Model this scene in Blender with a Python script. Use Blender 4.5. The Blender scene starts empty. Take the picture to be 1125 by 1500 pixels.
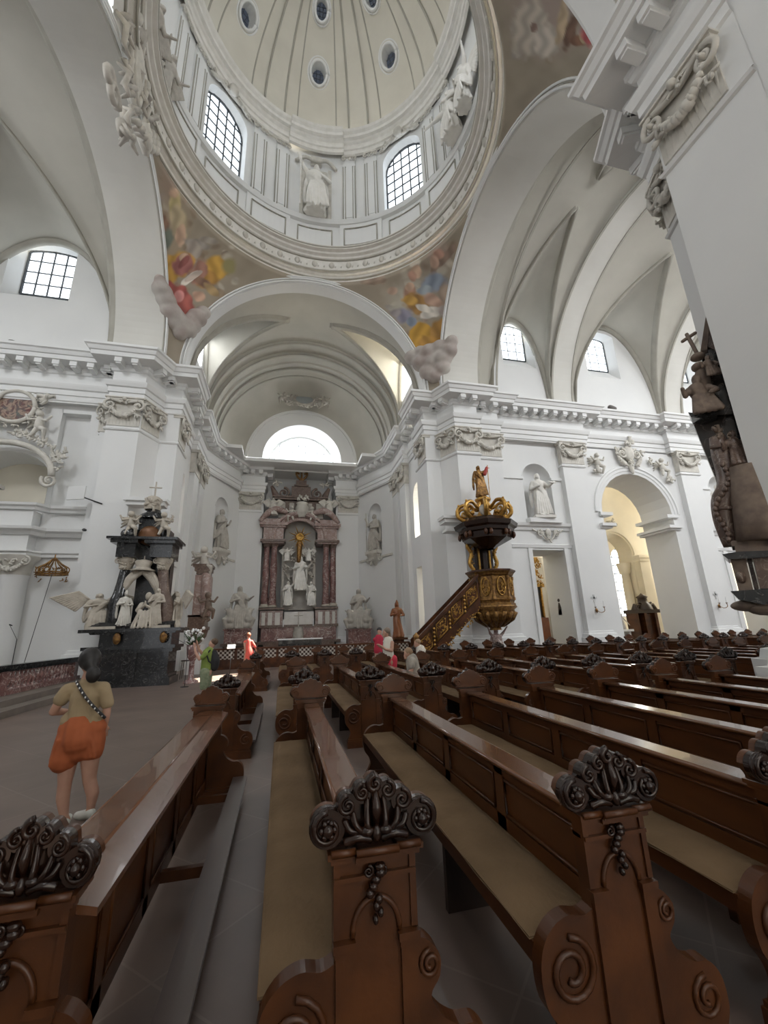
import bpy, math, random
import numpy as np
from mathutils import Matrix, Vector
random.seed(7)
PI = math.pi
R = math.radians
S = bpy.context.scene
COL = S.collection
CX, CY, ZS = 1.2, 13.1, 15.1      # centre of the crossing, height of the vault springing

# ------------------------------------------------------------------ materials
MATS = {}
def mat(name, col, rough=.6, metal=0., noise=None, bump=0., nscale=4., emis=None, coat=0., spec=.5, stretch=None, veins=None, fine=None):
    """noise=(colour2, amount); veins=[(colour, scale, width)]"""
    m = bpy.data.materials.new(name); m.use_nodes = True
    nt = m.node_tree; N = nt.nodes; L = nt.links
    b = N['Principled BSDF']
    b.inputs['Base Color'].default_value = (*col, 1); b.inputs['Roughness'].default_value = rough
    b.inputs['Metallic'].default_value = metal; b.inputs['Specular IOR Level'].default_value = spec
    b.inputs['Coat Weight'].default_value = coat
    tc = N.new('ShaderNodeTexCoord'); mp = N.new('ShaderNodeMapping'); L.new(tc.outputs['Object'], mp.inputs[0])
    if stretch: mp.inputs['Scale'].default_value = stretch
    out = None
    if noise:
        n = N.new('ShaderNodeTexNoise'); n.inputs['Scale'].default_value = nscale; n.inputs['Detail'].default_value = 6
        L.new(mp.outputs[0], n.inputs['Vector'])
        r = N.new('ShaderNodeValToRGB'); r.color_ramp.elements[0].position = .35; r.color_ramp.elements[1].position = .65
        r.color_ramp.elements[0].color = (*col, 1); r.color_ramp.elements[1].color = (*noise, 1)
        L.new(n.outputs['Fac'], r.inputs[0]); out = r.outputs[0]
    for vc, vs, vw in (veins or []):
        n = N.new('ShaderNodeTexNoise'); n.inputs['Scale'].default_value = vs; n.inputs['Detail'].default_value = 5; n.inputs['Distortion'].default_value = 1.2
        L.new(mp.outputs[0], n.inputs['Vector'])
        r = N.new('ShaderNodeValToRGB'); e = r.color_ramp.elements
        e[0].position = .5 - vw; e[0].color = (0, 0, 0, 1); e[1].position = .5; e[1].color = (1, 1, 1, 1)
        x = e.new(.5 + vw); x.color = (0, 0, 0, 1)
        L.new(n.outputs['Fac'], r.inputs[0])
        mx = N.new('ShaderNodeMixRGB'); mx.inputs[1].default_value = (*col, 1); mx.inputs[2].default_value = (*vc, 1)
        L.new(r.outputs[0], mx.inputs[0])
        if out: L.new(out, mx.inputs[1])
        out = mx.outputs[0]
    if out: L.new(out, b.inputs['Base Color'])
    if bump:
        n = N.new('ShaderNodeTexNoise'); n.inputs['Scale'].default_value = fine or nscale * 6; n.inputs['Detail'].default_value = 4
        L.new(mp.outputs[0], n.inputs['Vector'])
        bp = N.new('ShaderNodeBump'); bp.inputs['Strength'].default_value = bump; bp.inputs['Distance'].default_value = .02
        L.new(n.outputs['Fac'], bp.inputs['Height']); L.new(bp.outputs[0], b.inputs['Normal'])
    if emis:
        b.inputs['Emission Color'].default_value = (*emis[0], 1); b.inputs['Emission Strength'].default_value = emis[1]
    MATS[name] = m
    return m

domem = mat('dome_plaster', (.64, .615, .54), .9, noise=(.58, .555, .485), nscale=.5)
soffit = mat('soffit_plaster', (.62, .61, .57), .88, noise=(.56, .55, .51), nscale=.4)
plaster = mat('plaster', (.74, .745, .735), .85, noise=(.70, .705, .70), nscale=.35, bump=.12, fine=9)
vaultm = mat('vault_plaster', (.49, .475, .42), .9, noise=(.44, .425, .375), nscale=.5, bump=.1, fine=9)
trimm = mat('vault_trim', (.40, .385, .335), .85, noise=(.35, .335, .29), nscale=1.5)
grout = mat('grey_line', (.42, .41, .37), .9)
stucco = mat('stucco', (.62, .595, .54), .7, noise=(.50, .48, .43), nscale=3, bump=.1)
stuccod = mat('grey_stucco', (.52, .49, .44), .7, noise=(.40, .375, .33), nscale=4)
stuccow = mat('white_stucco', (.74, .72, .68), .7, noise=(.66, .64, .59), nscale=3)
iron = mat('iron', (.03, .03, .032), .5, .4)
leadm = mat('window_lead', (.10, .11, .12), .6, .2)
woodm = mat('pew_wood', (.098, .033, .009), .36, noise=(.042, .014, .005), nscale=3, stretch=(1, .25, 1), bump=.05, coat=.12, fine=40, spec=.35)
woodl = mat('pew_wood_top', (.150, .062, .026), .22, noise=(.105, .042, .018), nscale=3, stretch=(1.4, .15, 1), coat=.5)
woodc = mat('carved_wood', (.026, .010, .005), .26, noise=(.012, .005, .003), nscale=8, coat=.25, spec=.4)
woodo = mat('orange_wood', (.23, .075, .018), .3, noise=(.16, .05, .013), nscale=5, stretch=(4, 4, .5), coat=.3)
woodd = mat('dark_wood', (.035, .018, .011), .45, noise=(.022, .011, .007), nscale=5)
kneel = mat('kneeler_board', (.10, .075, .066), .3, noise=(.075, .055, .05), nscale=4, stretch=(2, .2, 1), coat=.2)
cush = mat('cushion_fabric', (.185, .122, .068), .92, noise=(.140, .092, .050), nscale=2.2, bump=.25, spec=.2, fine=30)
gold = mat('gilding', (.56, .33, .085), .34, .8, noise=(.32, .17, .04), nscale=7, bump=.2)
goldd = mat('old_gilding', (.33, .18, .05), .42, .6, noise=(.12, .055, .02), nscale=9, bump=.2)
redmar = mat('red_marble', (.16, .07, .062), .3, noise=(.27, .145, .13), nscale=2.2, veins=[((.52, .44, .41), 2.3, .03), ((.08, .03, .03), 5, .03)], coat=.2)
pinkmar = mat('pink_marble', (.36, .27, .245), .4, noise=(.26, .165, .145), nscale=2.4, veins=[((.55, .49, .45), 3, .03)])
blackmar = mat('black_marble', (.012, .013, .014), .18, noise=(.022, .022, .023), nscale=2, veins=[((.11, .11, .105), 3, .012)], coat=.3)
brownmar = mat('brown_marble', (.10, .065, .05), .3, noise=(.16, .11, .088), nscale=4, veins=[((.28, .22, .18), 4, .02)])
alab = mat('alabaster', (.50, .455, .385), .5, noise=(.40, .355, .29), nscale=5)
sandst = mat('old_sandstone', (.20, .15, .115), .65, noise=(.13, .095, .075), nscale=6, bump=.15)
whitem = mat('white_paint', (.78, .78, .78), .4)
blackc = mat('black_plastic', (.015, .015, .017), .45)
skin = mat('skin', (.50, .29, .21), .55, noise=(.46, .26, .19), nscale=9)
glass = mat('daylight_pane', (.8, .85, .9), .3, emis=((.86, .93, 1.0), 1.1))
glassd = mat('dim_pane', (.03, .035, .045), .15, emis=((.5, .6, .8), .03))

def floor_mat():
    m = bpy.data.materials.new('stone_floor'); m.use_nodes = True
    nt = m.node_tree; N = nt.nodes; L = nt.links; b = N['Principled BSDF']
    g = N.new('ShaderNodeNewGeometry'); mp = N.new('ShaderNodeMapping'); L.new(g.outputs['Position'], mp.inputs[0])
    mp.inputs['Rotation'].default_value = (0, 0, PI / 4)
    br = N.new('ShaderNodeTexBrick'); br.offset = 0; br.inputs['Scale'].default_value = 1.0
    br.inputs['Brick Width'].default_value = .85; br.inputs['Row Height'].default_value = .85; br.inputs['Mortar Size'].default_value = .008
    br.inputs['Color1'].default_value = (.150, .112, .095, 1); br.inputs['Color2'].default_value = (.135, .102, .088, 1); br.inputs['Mortar'].default_value = (.175, .14, .12, 1)
    L.new(mp.outputs[0], br.inputs['Vector'])
    n = N.new('ShaderNodeTexNoise'); n.inputs['Scale'].default_value = 1.3; n.inputs['Detail'].default_value = 8; L.new(g.outputs['Position'], n.inputs['Vector'])
    r = N.new('ShaderNodeValToRGB'); r.color_ramp.elements[0].color = (.62, .62, .62, 1); r.color_ramp.elements[1].color = (1.35, 1.3, 1.25, 1)
    L.new(n.outputs['Fac'], r.inputs[0])
    mx = N.new('ShaderNodeMixRGB'); mx.blend_type = 'MULTIPLY'; mx.inputs[0].default_value = 1
    L.new(br.outputs['Color'], mx.inputs[1]); L.new(r.outputs[0], mx.inputs[2]); L.new(mx.outputs[0], b.inputs['Base Color'])
    b.inputs['Roughness'].default_value = .42; b.inputs['Specular IOR Level'].default_value = .45
    return m
stonefl = floor_mat()

def checker_mat(name, c1, c2, sc):
    m = bpy.data.materials.new(name); m.use_nodes = True; N = m.node_tree.nodes; L = m.node_tree.links
    t = N.new('ShaderNodeTexCoord'); k = N.new('ShaderNodeTexChecker'); k.inputs['Scale'].default_value = sc
    k.inputs[1].default_value = (*c1, 1); k.inputs[2].default_value = (*c2, 1); L.new(t.outputs['Object'], k.inputs[0])
    L.new(k.outputs[0], N['Principled BSDF'].inputs['Base Color']); N['Principled BSDF'].inputs['Roughness'].default_value = .8
    return m

# ------------------------------------------------------------------ mesh toolkit
class MB:
    def __init__(s): s.v = []; s.f = []; s.sm = []
    def add(s, vs, fs, smooth=False):
        o = len(s.v); s.v += [tuple(p) for p in vs]; s.f += [tuple(i + o for i in f) for f in fs]; s.sm += [smooth] * len(fs); return s
    def box(s, x0, x1, y0, y1, z0, z1):
        return s.add([(x0, y0, z0), (x1, y0, z0), (x1, y1, z0), (x0, y1, z0), (x0, y0, z1), (x1, y0, z1), (x1, y1, z1), (x0, y1, z1)],
                     [(3, 2, 1, 0), (4, 5, 6, 7), (0, 1, 5, 4), (1, 2, 6, 5), (2, 3, 7, 6), (3, 0, 4, 7)])
    def cbox(s, c, d, b=0):
        return s.box(c[0] - d[0] / 2, c[0] + d[0] / 2, c[1] - d[1] / 2, c[1] + d[1] / 2, c[2] - d[2] / 2, c[2] + d[2] / 2)
    def prism(s, poly, lo, hi, ax=2):
        """poly of 2D points (ccw), extruded along axis ax from lo to hi"""
        n = len(poly)
        def P(p, h): return {2: (p[0], p[1], h), 1: (p[0], h, p[1]), 0: (h, p[0], p[1])}[ax]
        vs = [P(p, lo) for p in poly] + [P(p, hi) for p in poly]
        return s.add(vs, [tuple(range(n - 1, -1, -1)), tuple(range(n, 2 * n))] + [(i, (i + 1) % n, n + (i + 1) % n, n + i) for i in range(n)])
    def lathe(s, prof, c=(0, 0, 0), seg=24, a0=0., a1=2 * PI, smooth=True, sq=1.):
        full = abs(a1 - a0 - 2 * PI) < 1e-6; n = seg if full else seg + 1; vs = []; fs = []
        for i in range(n):
            a = a0 + (a1 - a0) * i / seg
            for r, z in prof: vs.append((c[0] + r * math.cos(a), c[1] + r * math.sin(a) * sq, c[2] + z))
        m = len(prof)
        for i in range(seg):
            j = (i + 1) % n
            for k in range(m - 1): fs.append((i * m + k, j * m + k, j * m + k + 1, i * m + k + 1))
        return s.add(vs, fs, smooth)
    def tube(s, pts, rad, seg=8, smooth=True, flat=1., up=None):
        pts = [Vector(p) for p in pts]; n = len(pts)
        if not hasattr(rad, '__len__'): rad = [rad] * n
        vs = []; fs = []; pu = None
        for i, p in enumerate(pts):
            t = (pts[min(i + 1, n - 1)] - pts[max(i - 1, 0)])
            if t.length < 1e-9: t = Vector((0, 0, 1))
            t.normalize()
            if up is not None: u = Vector(up)
            elif pu is None: u = Vector((0, 0, 1)) if abs(t.z) < .9 else Vector((1, 0, 0))
            else: u = pu
            w = t.cross(u)
            if w.length < 1e-6: w = t.cross(Vector((0, 1, .01)))
            w.normalize(); u = w.cross(t).normalized(); pu = u
            for k in range(seg):
                a = 2 * PI * k / seg; vs.append(p + w * (rad[i] * math.cos(a)) + u * (rad[i] * flat * math.sin(a)))
        for i in range(n - 1):
            for k in range(seg):
                k2 = (k + 1) % seg; fs.append((i * seg + k, i * seg + k2, (i + 1) * seg + k2, (i + 1) * seg + k))
        fs.append(tuple(range(seg - 1, -1, -1))); fs.append(tuple((n - 1) * seg + k for k in range(seg)))
        return s.add(vs, fs, smooth)
    def ell(s, c, r, seg=12, rings=8, rot=None):
        if not hasattr(r, '__len__'): r = (r, r, r)
        vs = [Vector((0, 0, r[2]))]
        for i in range(1, rings):
            a = PI * i / rings
            for k in range(seg):
                b = 2 * PI * k / seg; vs.append(Vector((r[0] * math.sin(a) * math.cos(b), r[1] * math.sin(a) * math.sin(b), r[2] * math.cos(a))))
        vs.append(Vector((0, 0, -r[2])))
        if rot is not None: vs = [rot @ v for v in vs]
        vs = [v + Vector(c) for v in vs]; fs = []
        for k in range(seg):
            k2 = (k + 1) % seg; fs.append((0, 1 + k, 1 + k2)); q = 1 + (rings - 2) * seg; fs.append((q + k2, q + k, len(vs) - 1))
            for i in range(rings - 2): fs.append((1 + i * seg + k, 1 + (i + 1) * seg + k, 1 + (i + 1) * seg + k2, 1 + i * seg + k2))
        return s.add(vs, fs, True)
    def cap(s, a, b, ra, rb, seg=10):
        """tapered capsule"""
        a = Vector(a); b = Vector(b); d = (b - a); n = d.normalized() if d.length > 1e-6 else Vector((0, 0, 1))
        P = []; Q = []
        for t in (1, .8, .5): P.append(a - n * ra * t * .98); Q.append(ra * math.sqrt(max(.0004, 1 - t * t)))
        P += [a, b]; Q += [ra, rb]
        for t in (.5, .8, 1): P.append(b + n * rb * t * .98); Q.append(rb * math.sqrt(max(.0004, 1 - t * t)))
        return s.tube(P, Q, seg)
    def sweep(s, prof, path, closed=False, smooth=False):
        """prof (d,z); path plan points; d is measured to the LEFT of travel; mitred"""
        n = len(path); P = [Vector((p[0], p[1])) for p in path]; vs = []; m = len(prof); fs = []
        for i in range(n):
            a = P[i - 1] if (i > 0 or closed) else None; b = P[(i + 1) % n] if (i < n - 1 or closed) else None
            d1 = (P[i] - a).normalized() if a is not None else None; d2 = (b - P[i]).normalized() if b is not None else None
            if d1 is None: d1 = d2
            if d2 is None: d2 = d1
            n1 = Vector((-d1.y, d1.x)); n2 = Vector((-d2.y, d2.x)); k = (n1 + n2)
            k = k / max(.25, 1 + n1.dot(n2))
            for d, z in prof: q = P[i] + k * d; vs.append((q.x, q.y, z))
        for i in range(n if closed else n - 1):
            j = (i + 1) % n
            for k in range(m - 1): fs.append((i * m + k, j * m + k, j * m + k + 1, i * m + k + 1))
        return s.add(vs, fs, smooth)
    def merge(s, o, M=None):
        vs = [M @ Vector(p) for p in o.v] if M is not None else o.v
        k = len(s.v); s.v += [tuple(p) for p in vs]; s.f += [tuple(i + k for i in f) for f in o.f]; s.sm += list(o.sm); return s
    def mesh(s, name):
        me = bpy.data.meshes.new(name); me.from_pydata(s.v, [], s.f)
        me.polygons.foreach_set('use_smooth', s.sm); me.update(); return me
    def build(s, name, m, parent=None, loc=None, rz=0., kind=None):
        o = bpy.data.objects.new(name, s.mesh(name)); COL.objects.link(o); o.data.materials.append(m)
        if loc is not None: o.location = loc
        o.rotation_euler.z = rz
        if parent: o.parent = parent
        if kind: o['kind'] = kind
        return o
def T(x=0, y=0, z=0, rz=0, sc=1., rx=0, ry=0):
    return Matrix.Translation((x, y, z)) @ Matrix.Rotation(rz, 4, 'Z') @ Matrix.Rotation(ry, 4, 'Y') @ Matrix.Rotation(rx, 4, 'X') @ Matrix.Scale(sc, 4)
def empty(name, loc=(0, 0, 0), rz=0., label=None, cat=None, group=None, kind=None):
    o = bpy.data.objects.new(name, None); COL.objects.link(o); o.location = loc; o.rotation_euler.z = rz
    o.empty_display_size = .1
    tag(o, label, cat, group, kind); return o
def tag(o, label=None, cat=None, group=None, kind=None):
    for k, v in (('label', label), ('category', cat), ('group', group), ('kind', kind)):
        if v: o[k] = v
    return o
def copy_tree(o, parent=None):
    c = o.copy(); COL.objects.link(c); c.parent = parent
    for ch in [q for q in KIDS.get(o, list(o.children))]: copy_tree(ch, c)
    return c
KIDS = {}
def remesh(mb, vox, smooth=2, dec=None):
    """fuse overlapping closed shapes into one continuous skin"""
    o = bpy.data.objects.new('tmp', mb.mesh('tmp')); COL.objects.link(o)
    r = o.modifiers.new('r', 'REMESH'); r.mode = 'VOXEL'; r.voxel_size = vox; r.use_smooth_shade = True
    if smooth: q = o.modifiers.new('s', 'SMOOTH'); q.factor = .5; q.iterations = smooth
    if dec: q = o.modifiers.new('d', 'DECIMATE'); q.ratio = dec
    dg = bpy.context.evaluated_depsgraph_get(); me = bpy.data.meshes.new_from_object(o.evaluated_get(dg))
    tmp = o.data; bpy.data.objects.remove(o); bpy.data.meshes.remove(tmp); return me
def obj(name, me, m, parent=None, loc=None, rz=0., sc=None):
    o = bpy.data.objects.new(name, me); COL.objects.link(o)
    if not me.materials: me.materials.append(m)
    if loc is not None: o.location = loc
    o.rotation_euler.z = rz
    if sc: o.scale = (sc, sc, sc) if not hasattr(sc, '__len__') else sc
    if parent: o.parent = parent
    return o
def bez(pts, n=10):
    """Catmull-Rom through the points"""
    P = [Vector(p) for p in pts]; out = []
    for i in range(len(P) - 1):
        p0 = P[max(i - 1, 0)]; p1 = P[i]; p2 = P[i + 1]; p3 = P[min(i + 2, len(P) - 1)]
        for k in range(n):
            t = k / n; out.append(.5 * ((2 * p1) + (-p0 + p2) * t + (2 * p0 - 5 * p1 + 4 * p2 - p3) * t * t + (-p0 + 3 * p1 - 3 * p2 + p3) * t ** 3))
    out.append(P[-1]); return out
def spiral(c, r0, r1, turns, a0, U, V, n=26):
    """points of a spiral in the plane U,V about c"""
    c = Vector(c); U = Vector(U); V = Vector(V); out = []
    for i in range(n + 1):
        t = i / n; a = a0 + turns * 2 * PI * t; r = r0 + (r1 - r0) * t; out.append(c + U * r * math.cos(a) + V * r * math.sin(a))
    return out
def volute(mb, c, r, sgn=1, w=.12, a0=PI / 2, turns=1.6, U=(1, 0, 0), seg=7, th=None):
    """scroll in the local XZ plane"""
    p = spiral(c, r, r * .16, turns * sgn, a0, U, (0, 0, 1), 24); th = th or r * .26
    mb.tube(p, [th * (1 - .55 * i / 24) for i in range(25)], seg, up=None)
    mb.ell(c, (r * .24, w * .6, r * .24), 8, 6)
def swag(mb, a, b, drop, r, rnd, leaf=True):
    """garland of fruit hanging from a to b"""
    a = Vector(a); b = Vector(b); n = max(7, int((b - a).length / (r * .75)))
    for i in range(n + 1):
        t = i / n; p = a.lerp(b, t); p.z -= drop * (1 - (2 * t - 1) ** 2); k = r * (.7 + .5 * math.sin(PI * t))
        mb.ell(p, k * (.85 + .3 * rnd.random()), 7, 5)
        for q in range(2):
            d = Vector((rnd.uniform(-1, 1), -abs(rnd.uniform(0, .8)), rnd.uniform(-1, 1))) * k * .75
            mb.ell(p + d, k * rnd.uniform(.4, .6), 6, 4)
def leafy(mb, c, size, n, rnd, depth=.35):
    """clump of curling leaves in the local XZ plane facing -Y"""
    c = Vector(c)
    for i in range(n):
        a = rnd.uniform(0, 2 * PI); l = size * rnd.uniform(.5, 1.05); d = Vector((math.cos(a), 0, math.sin(a)))
        s = Vector((-d.z, 0, d.x)) * rnd.choice((-1, 1)); o = Vector((0, -depth * size, 0))
        mb.tube([c, c + d * l * .5 + o * .8, c + d * l * .9 + s * l * .2 + o, c + d * l * .8 + s * l * .5 + o * .7], [size * .12, size * .2, size * .15, size * .05], 6)
# ------------------------------------------------------------------ architecture helpers
def structure(name, mb, m, **k):
    o = mb.build(name, m, **k); o['kind'] = 'structure'; return o
def outline(op, n=14):
    c, hw, zs, zt = op['c'], op['hw'], op['zs'], op['zt']; rise = op.get('rise', 0)
    pts = [(c - hw, zs), (c + hw, zs), (c + hw, zt)]
    if rise: pts += [(c + hw * math.cos(PI * i / n), zt + rise * math.sin(PI * i / n)) for i in range(1, n)]
    return pts + [(c - hw, zt)]
def panel(mb, O, D, N, W, z0, z1, ops=(), s0=0.):
    """flat wall with openings; O origin, D along, N towards the room"""
    O = Vector(O); D = Vector(D).normalized(); N = Vector(N)
    def P(s, z, d=0.): q = O + D * s + N * d; return (q.x, q.y, z)
    def quad(a, b, c, d): mb.add([P(*a), P(*b), P(*c), P(*d)], [(0, 1, 2, 3)])
    s = s0
    for op in sorted(ops, key=lambda o: o['c']):
        a, b = op['c'] - op['hw'], op['c'] + op['hw']
        if a > s: quad((s, z0), (a, z0), (a, z1), (s, z1))
        if op['zs'] > z0: quad((a, z0), (b, z0), (b, op['zs']), (a, op['zs']))
        ol = outline(op); up = ol[2:]
        for i in range(len(up) - 1): quad(up[i + 1], up[i], (up[i][0], z1), (up[i + 1][0], z1))
        dp = op.get('depth', .6); sp = op.get('splay', 0); fl = op.get('drop', 0)
        cz = (op['zs'] + op['zt']) / 2
        for i in range(len(ol)):
            p, q = ol[i], ol[(i + 1) % len(ol)]
            def inn(p):
                x = p[0] + sp * (1 if p[0] < op['c'] - .01 else -1 if p[0] > op['c'] + .01 else 0)
                z = p[1] + (fl if p[1] <= op['zs'] + .01 else 0)
                return (x, z, -dp)
            quad((*p, 0), (*q, 0), inn(q), inn(p))
        s = b
    if s < W: quad((s, z0), (W, z0), (W, z1), (s, z1))
    return P
def window(n, O, D, N, op, cols, rows, m=None, bar=.035, rise=None):
    """glazed window filling the back of a panel opening: pane + lead lattice"""
    O = Vector(O); D = Vector(D).normalized(); N = Vector(N); sp = op.get('splay', 0); fl = op.get('drop', 0)
    q = dict(op); q['hw'] = op['hw'] - sp; q['zs'] = op['zs'] + fl; dp = op.get('depth', .6) - .04
    if sp and op.get('rise'): q['rise'] = op['rise']
    def P(s, z, d): v = O + D * s + N * d; return (v.x, v.y, z)
    ol = outline(q); b = MB(); b.add([P(s, z, -dp - .02) for s, z in ol], [tuple(range(len(ol)))])
    o = b.build('window_%d' % n, m or glass); o['kind'] = 'structure'
    g = MB(); hw, zs = q['hw'], q['zs']; zt = q['zt']; rise = q.get('rise', 0)
    top = lambda s: zt + (rise * math.sqrt(max(0, 1 - ((s - q['c']) / hw) ** 2)) if rise else 0)
    def bar_(s0, z0, s1, z1, w=bar):
        g.tube([P(s0, z0, -dp + .02), P(s1, z1, -dp + .02)], w, 4)
    for i in range(1, cols): s = q['c'] - hw + 2 * hw * i / cols; bar_(s, zs, s, top(s))
    H = zt + rise - zs
    for j in range(1, rows):
        z = zs + H * j / rows; w = hw if z < zt else hw * math.sqrt(max(0, 1 - ((z - zt) / rise) ** 2)) if rise else hw
        bar_(q['c'] - w, z, q['c'] + w, z)
    for i in range(len(ol)): bar_(*ol[i], *ol[(i + 1) % len(ol)], w=bar * 1.8)
    g.build('window_lattice', leadm, o); return o
ENT = [(-.42, 12.65), (0, 12.65), (.06, 12.7), (.06, 12.95), (.12, 12.97), (.12, 13.22), (.2, 13.26), (.26, 13.42), (.28, 13.5), (.02, 13.52), (.02, 14.08), (.1, 14.12), (.14, 14.24), (.18, 14.26), (.18, 14.42),
       (.78, 14.46), (.8, 14.66), (.86, 14.68), (.94, 14.84), (1.02, 14.88), (1.02, 15.0), (-.4, 15.02)]
def modillions(mb, path, d0=.16, d1=.72, z0=14.22, z1=14.45, step=.72, w=.3):
    for i in range(len(path) - 1):
        a = Vector(path[i]); b = Vector(path[i + 1]); L = (b - a).length
        if L < .45: continue
        D = (b - a) / L; N = Vector((-D.y, D.x)); n = max(1, int(round(L / step)))
        for k in range(n):
            c = a + D * L * (k + .5) / n + N * (d0 + d1) / 2
            mm = Matrix.Translation((c.x, c.y, 0)) @ Matrix.Rotation(math.atan2(D.y, D.x), 4, 'Z')
            t = MB().box(-w / 2, w / 2, -(d1 - d0) / 2, (d1 - d0) / 2, z0, z1); t.box(-w * .36, w * .36, -(d1 - d0) / 2, (d1 - d0) / 2 * .8, z0 - .07, z0)
            mb.merge(t, mm)
def entab(path, parent, z=0):
    b = MB().sweep([(d, h + z) for d, h in ENT], path); modillions(b, path); return b.build('cornice', plaster, parent)
BASE = [(.0, 1.35), (.05, 1.33), (.07, 1.22), (.16, 1.18), (.18, 1.02), (.24, 1.0), (.24, 0)]
def capital_mesh(w, seed=1, h=1.55):
    """composite pilaster capital, local frame: front faces -Y, bottom at z=0"""
    rnd = random.Random(seed); b = MB(); hw = w / 2
    b.sweep([(0, 0), (.07, .02), (.09, .08), (.05, .13), (0, .14)], [(hw, .3), (hw, 0), (-hw, 0), (-hw, .3)][::-1])
    n = int(w / .14)
    for i in range(n): x = -hw + w * (i + .5) / n; b.tube([(x, -.0, .16), (x, -.02, .75)], [.04, .05], 6)
    b.box(-hw - .03, hw + .03, -.04, .3, .14, h - .1)
    b.box(-hw - .14, hw + .14, -.2, .3, h - .16, h - .06); b.box(-hw - .18, hw + .18, -.25, .3, h - .06, h)
    for sx in (-1, 1):
        volute(b, (sx * (hw - .05), -.2, 1.12), .27, -sx, w=.3, a0=PI / 2, turns=1.5)
        b.tube(bez([(sx * (hw - .1), -.2, 1.38), (sx * hw * .5, -.16, 1.34), (0, -.12, 1.3)], 4), [.07] * 9, 6)
        leafy(b, (sx * (hw - .08), -.12, .72), .24, 6, rnd)
    swag(b, (-hw + .12, -.2, 1.0), (hw - .12, -.2, 1.0), .42, .105, rnd)
    leafy(b, (0, -.16, 1.32), .2, 6, rnd); b.ell((0, -.26, 1.42), .1, 8, 6)
    return b.mesh('capital')
CAPS = {w: capital_mesh(w, int(w * 10)) for w in (.95, 1.3, 1.6, 1.9)}
def capital(parent, x, y, rz, w, z=11.12):
    k = min(CAPS, key=lambda q: abs(q - w)); o = obj('capital', CAPS[k], stucco, parent, (x, y, z), rz); o.scale = (w / k, 1, 1); return o
def arcpts(c, r, a0, a1, n): return [(c[0] + r * math.cos(a0 + (a1 - a0) * i / n), c[1] + r * math.sin(a0 + (a1 - a0) * i / n)) for i in range(n + 1)]
def arc_sweep(mb, ax, pos, c, prof, n=48, a0=0., a1=PI, zc=ZS):
    """profile (along-axis offset, radius) swept round a semicircle. ax 'x': arch plane x=pos, c is the y centre"""
    vs = []; fs = []; m = len(prof)
    for i in range(n + 1):
        a = a0 + (a1 - a0) * i / n
        for u, r in prof:
            p, q = c + r * math.cos(a), zc + r * math.sin(a)
            vs.append((pos + u, p, q) if ax == 'x' else (p, pos + u, q))
    for i in range(n):
        for k in range(m - 1): fs.append((i * m + k, (i + 1) * m + k, (i + 1) * m + k + 1, i * m + k + 1))
    return mb.add(vs, fs, False)
def vault(ax, c, Rv, a0, a1, lun, parent_name, n=24):
    """barrel vault with lunettes; lun: (pos, half width, tip distance, peak height)"""
    xs = set(np.linspace(a0, a1, int(abs(a1 - a0) / .35) + 2).tolist())
    for p, a, vt, zp in lun:
        for t in np.linspace(-1, 1, 29): xs.add(p + a * float(t))
    xs = sorted(x for x in xs if min(a0, a1) - 1e-6 <= x <= max(a0, a1) + 1e-6)
    def vl(x):
        for p, a, vt, zp in lun:
            t = abs(x - p) / a
            if t < 1: return vt + (Rv - vt) * t
        return Rv
    zb = lambda v: ZS + math.sqrt(max(0, Rv * Rv - v * v))
    pt = (lambda x, v, z: (x, c + v, z)) if ax == 'x' else (lambda x, v, z: (c + v, x, z))
    b = MB(); vs = []; fs = []
    for x in xs:
        ph = math.asin(min(1, vl(x) / Rv))
        for k in range(n + 1): v = Rv * math.sin(-ph + 2 * ph * k / n); vs.append(pt(x, v, zb(v)))
    for i in range(len(xs) - 1):
        for k in range(n): fs.append((i * (n + 1) + k, (i + 1) * (n + 1) + k, (i + 1) * (n + 1) + k + 1, i * (n + 1) + k + 1))
    b.add(vs, fs, True)
    rib = MB(); arc = MB()
    for p, a, vt, zp in lun:
        for sg in (-1, 1):
            vs = []; fs = []; T_ = np.linspace(-1, 1, 29); M_ = 8
            for t in T_:
                v = vt + (Rv - vt) * abs(t); x = p + a * float(t); zg = zb(v); za = ZS + (zp - ZS) * math.sqrt(max(0, 1 - t * t))
                for k in range(M_ + 1):
                    s = k / M_; vs.append(pt(x, sg * (v + (Rv + .02 - v) * s), zg + (za - zg) * s + .25 * math.sin(PI * s) * (1 - abs(t))))
            for i in range(28):
                for k in range(M_): fs.append((i * (M_ + 1) + k, (i + 1) * (M_ + 1) + k, (i + 1) * (M_ + 1) + k + 1, i * (M_ + 1) + k + 1))
            b.add(vs, fs, True)
            for s2 in (-1, 1):
                g = []
                for t in np.linspace(1, 0, 20):
                    v = vt + (Rv - vt) * t; g.append(pt(p + s2 * a * t, sg * v, zb(v) - .02))
                rib.tube(g, .27, 8, flat=.32); rib.tube([Vector(q_) - Vector((0, 0, .05)) for q_ in g], .07, 5)
            arc.tube([pt(p + a * math.cos(q), sg * (Rv - .05), ZS + (zp - ZS) * math.sin(q)) for q in np.linspace(0, PI, 30)], .22, 6, flat=.8)
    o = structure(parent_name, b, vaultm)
    if lun: rib.build('groin_ribs', trimm, o); arc.build('lunette_moulding', trimm, o)
    return o

# ------------------------------------------------------------------ floor
f = MB().box(-30, 45, -8, 45, -.3, 0); structure('floor', f, stonefl)
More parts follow.
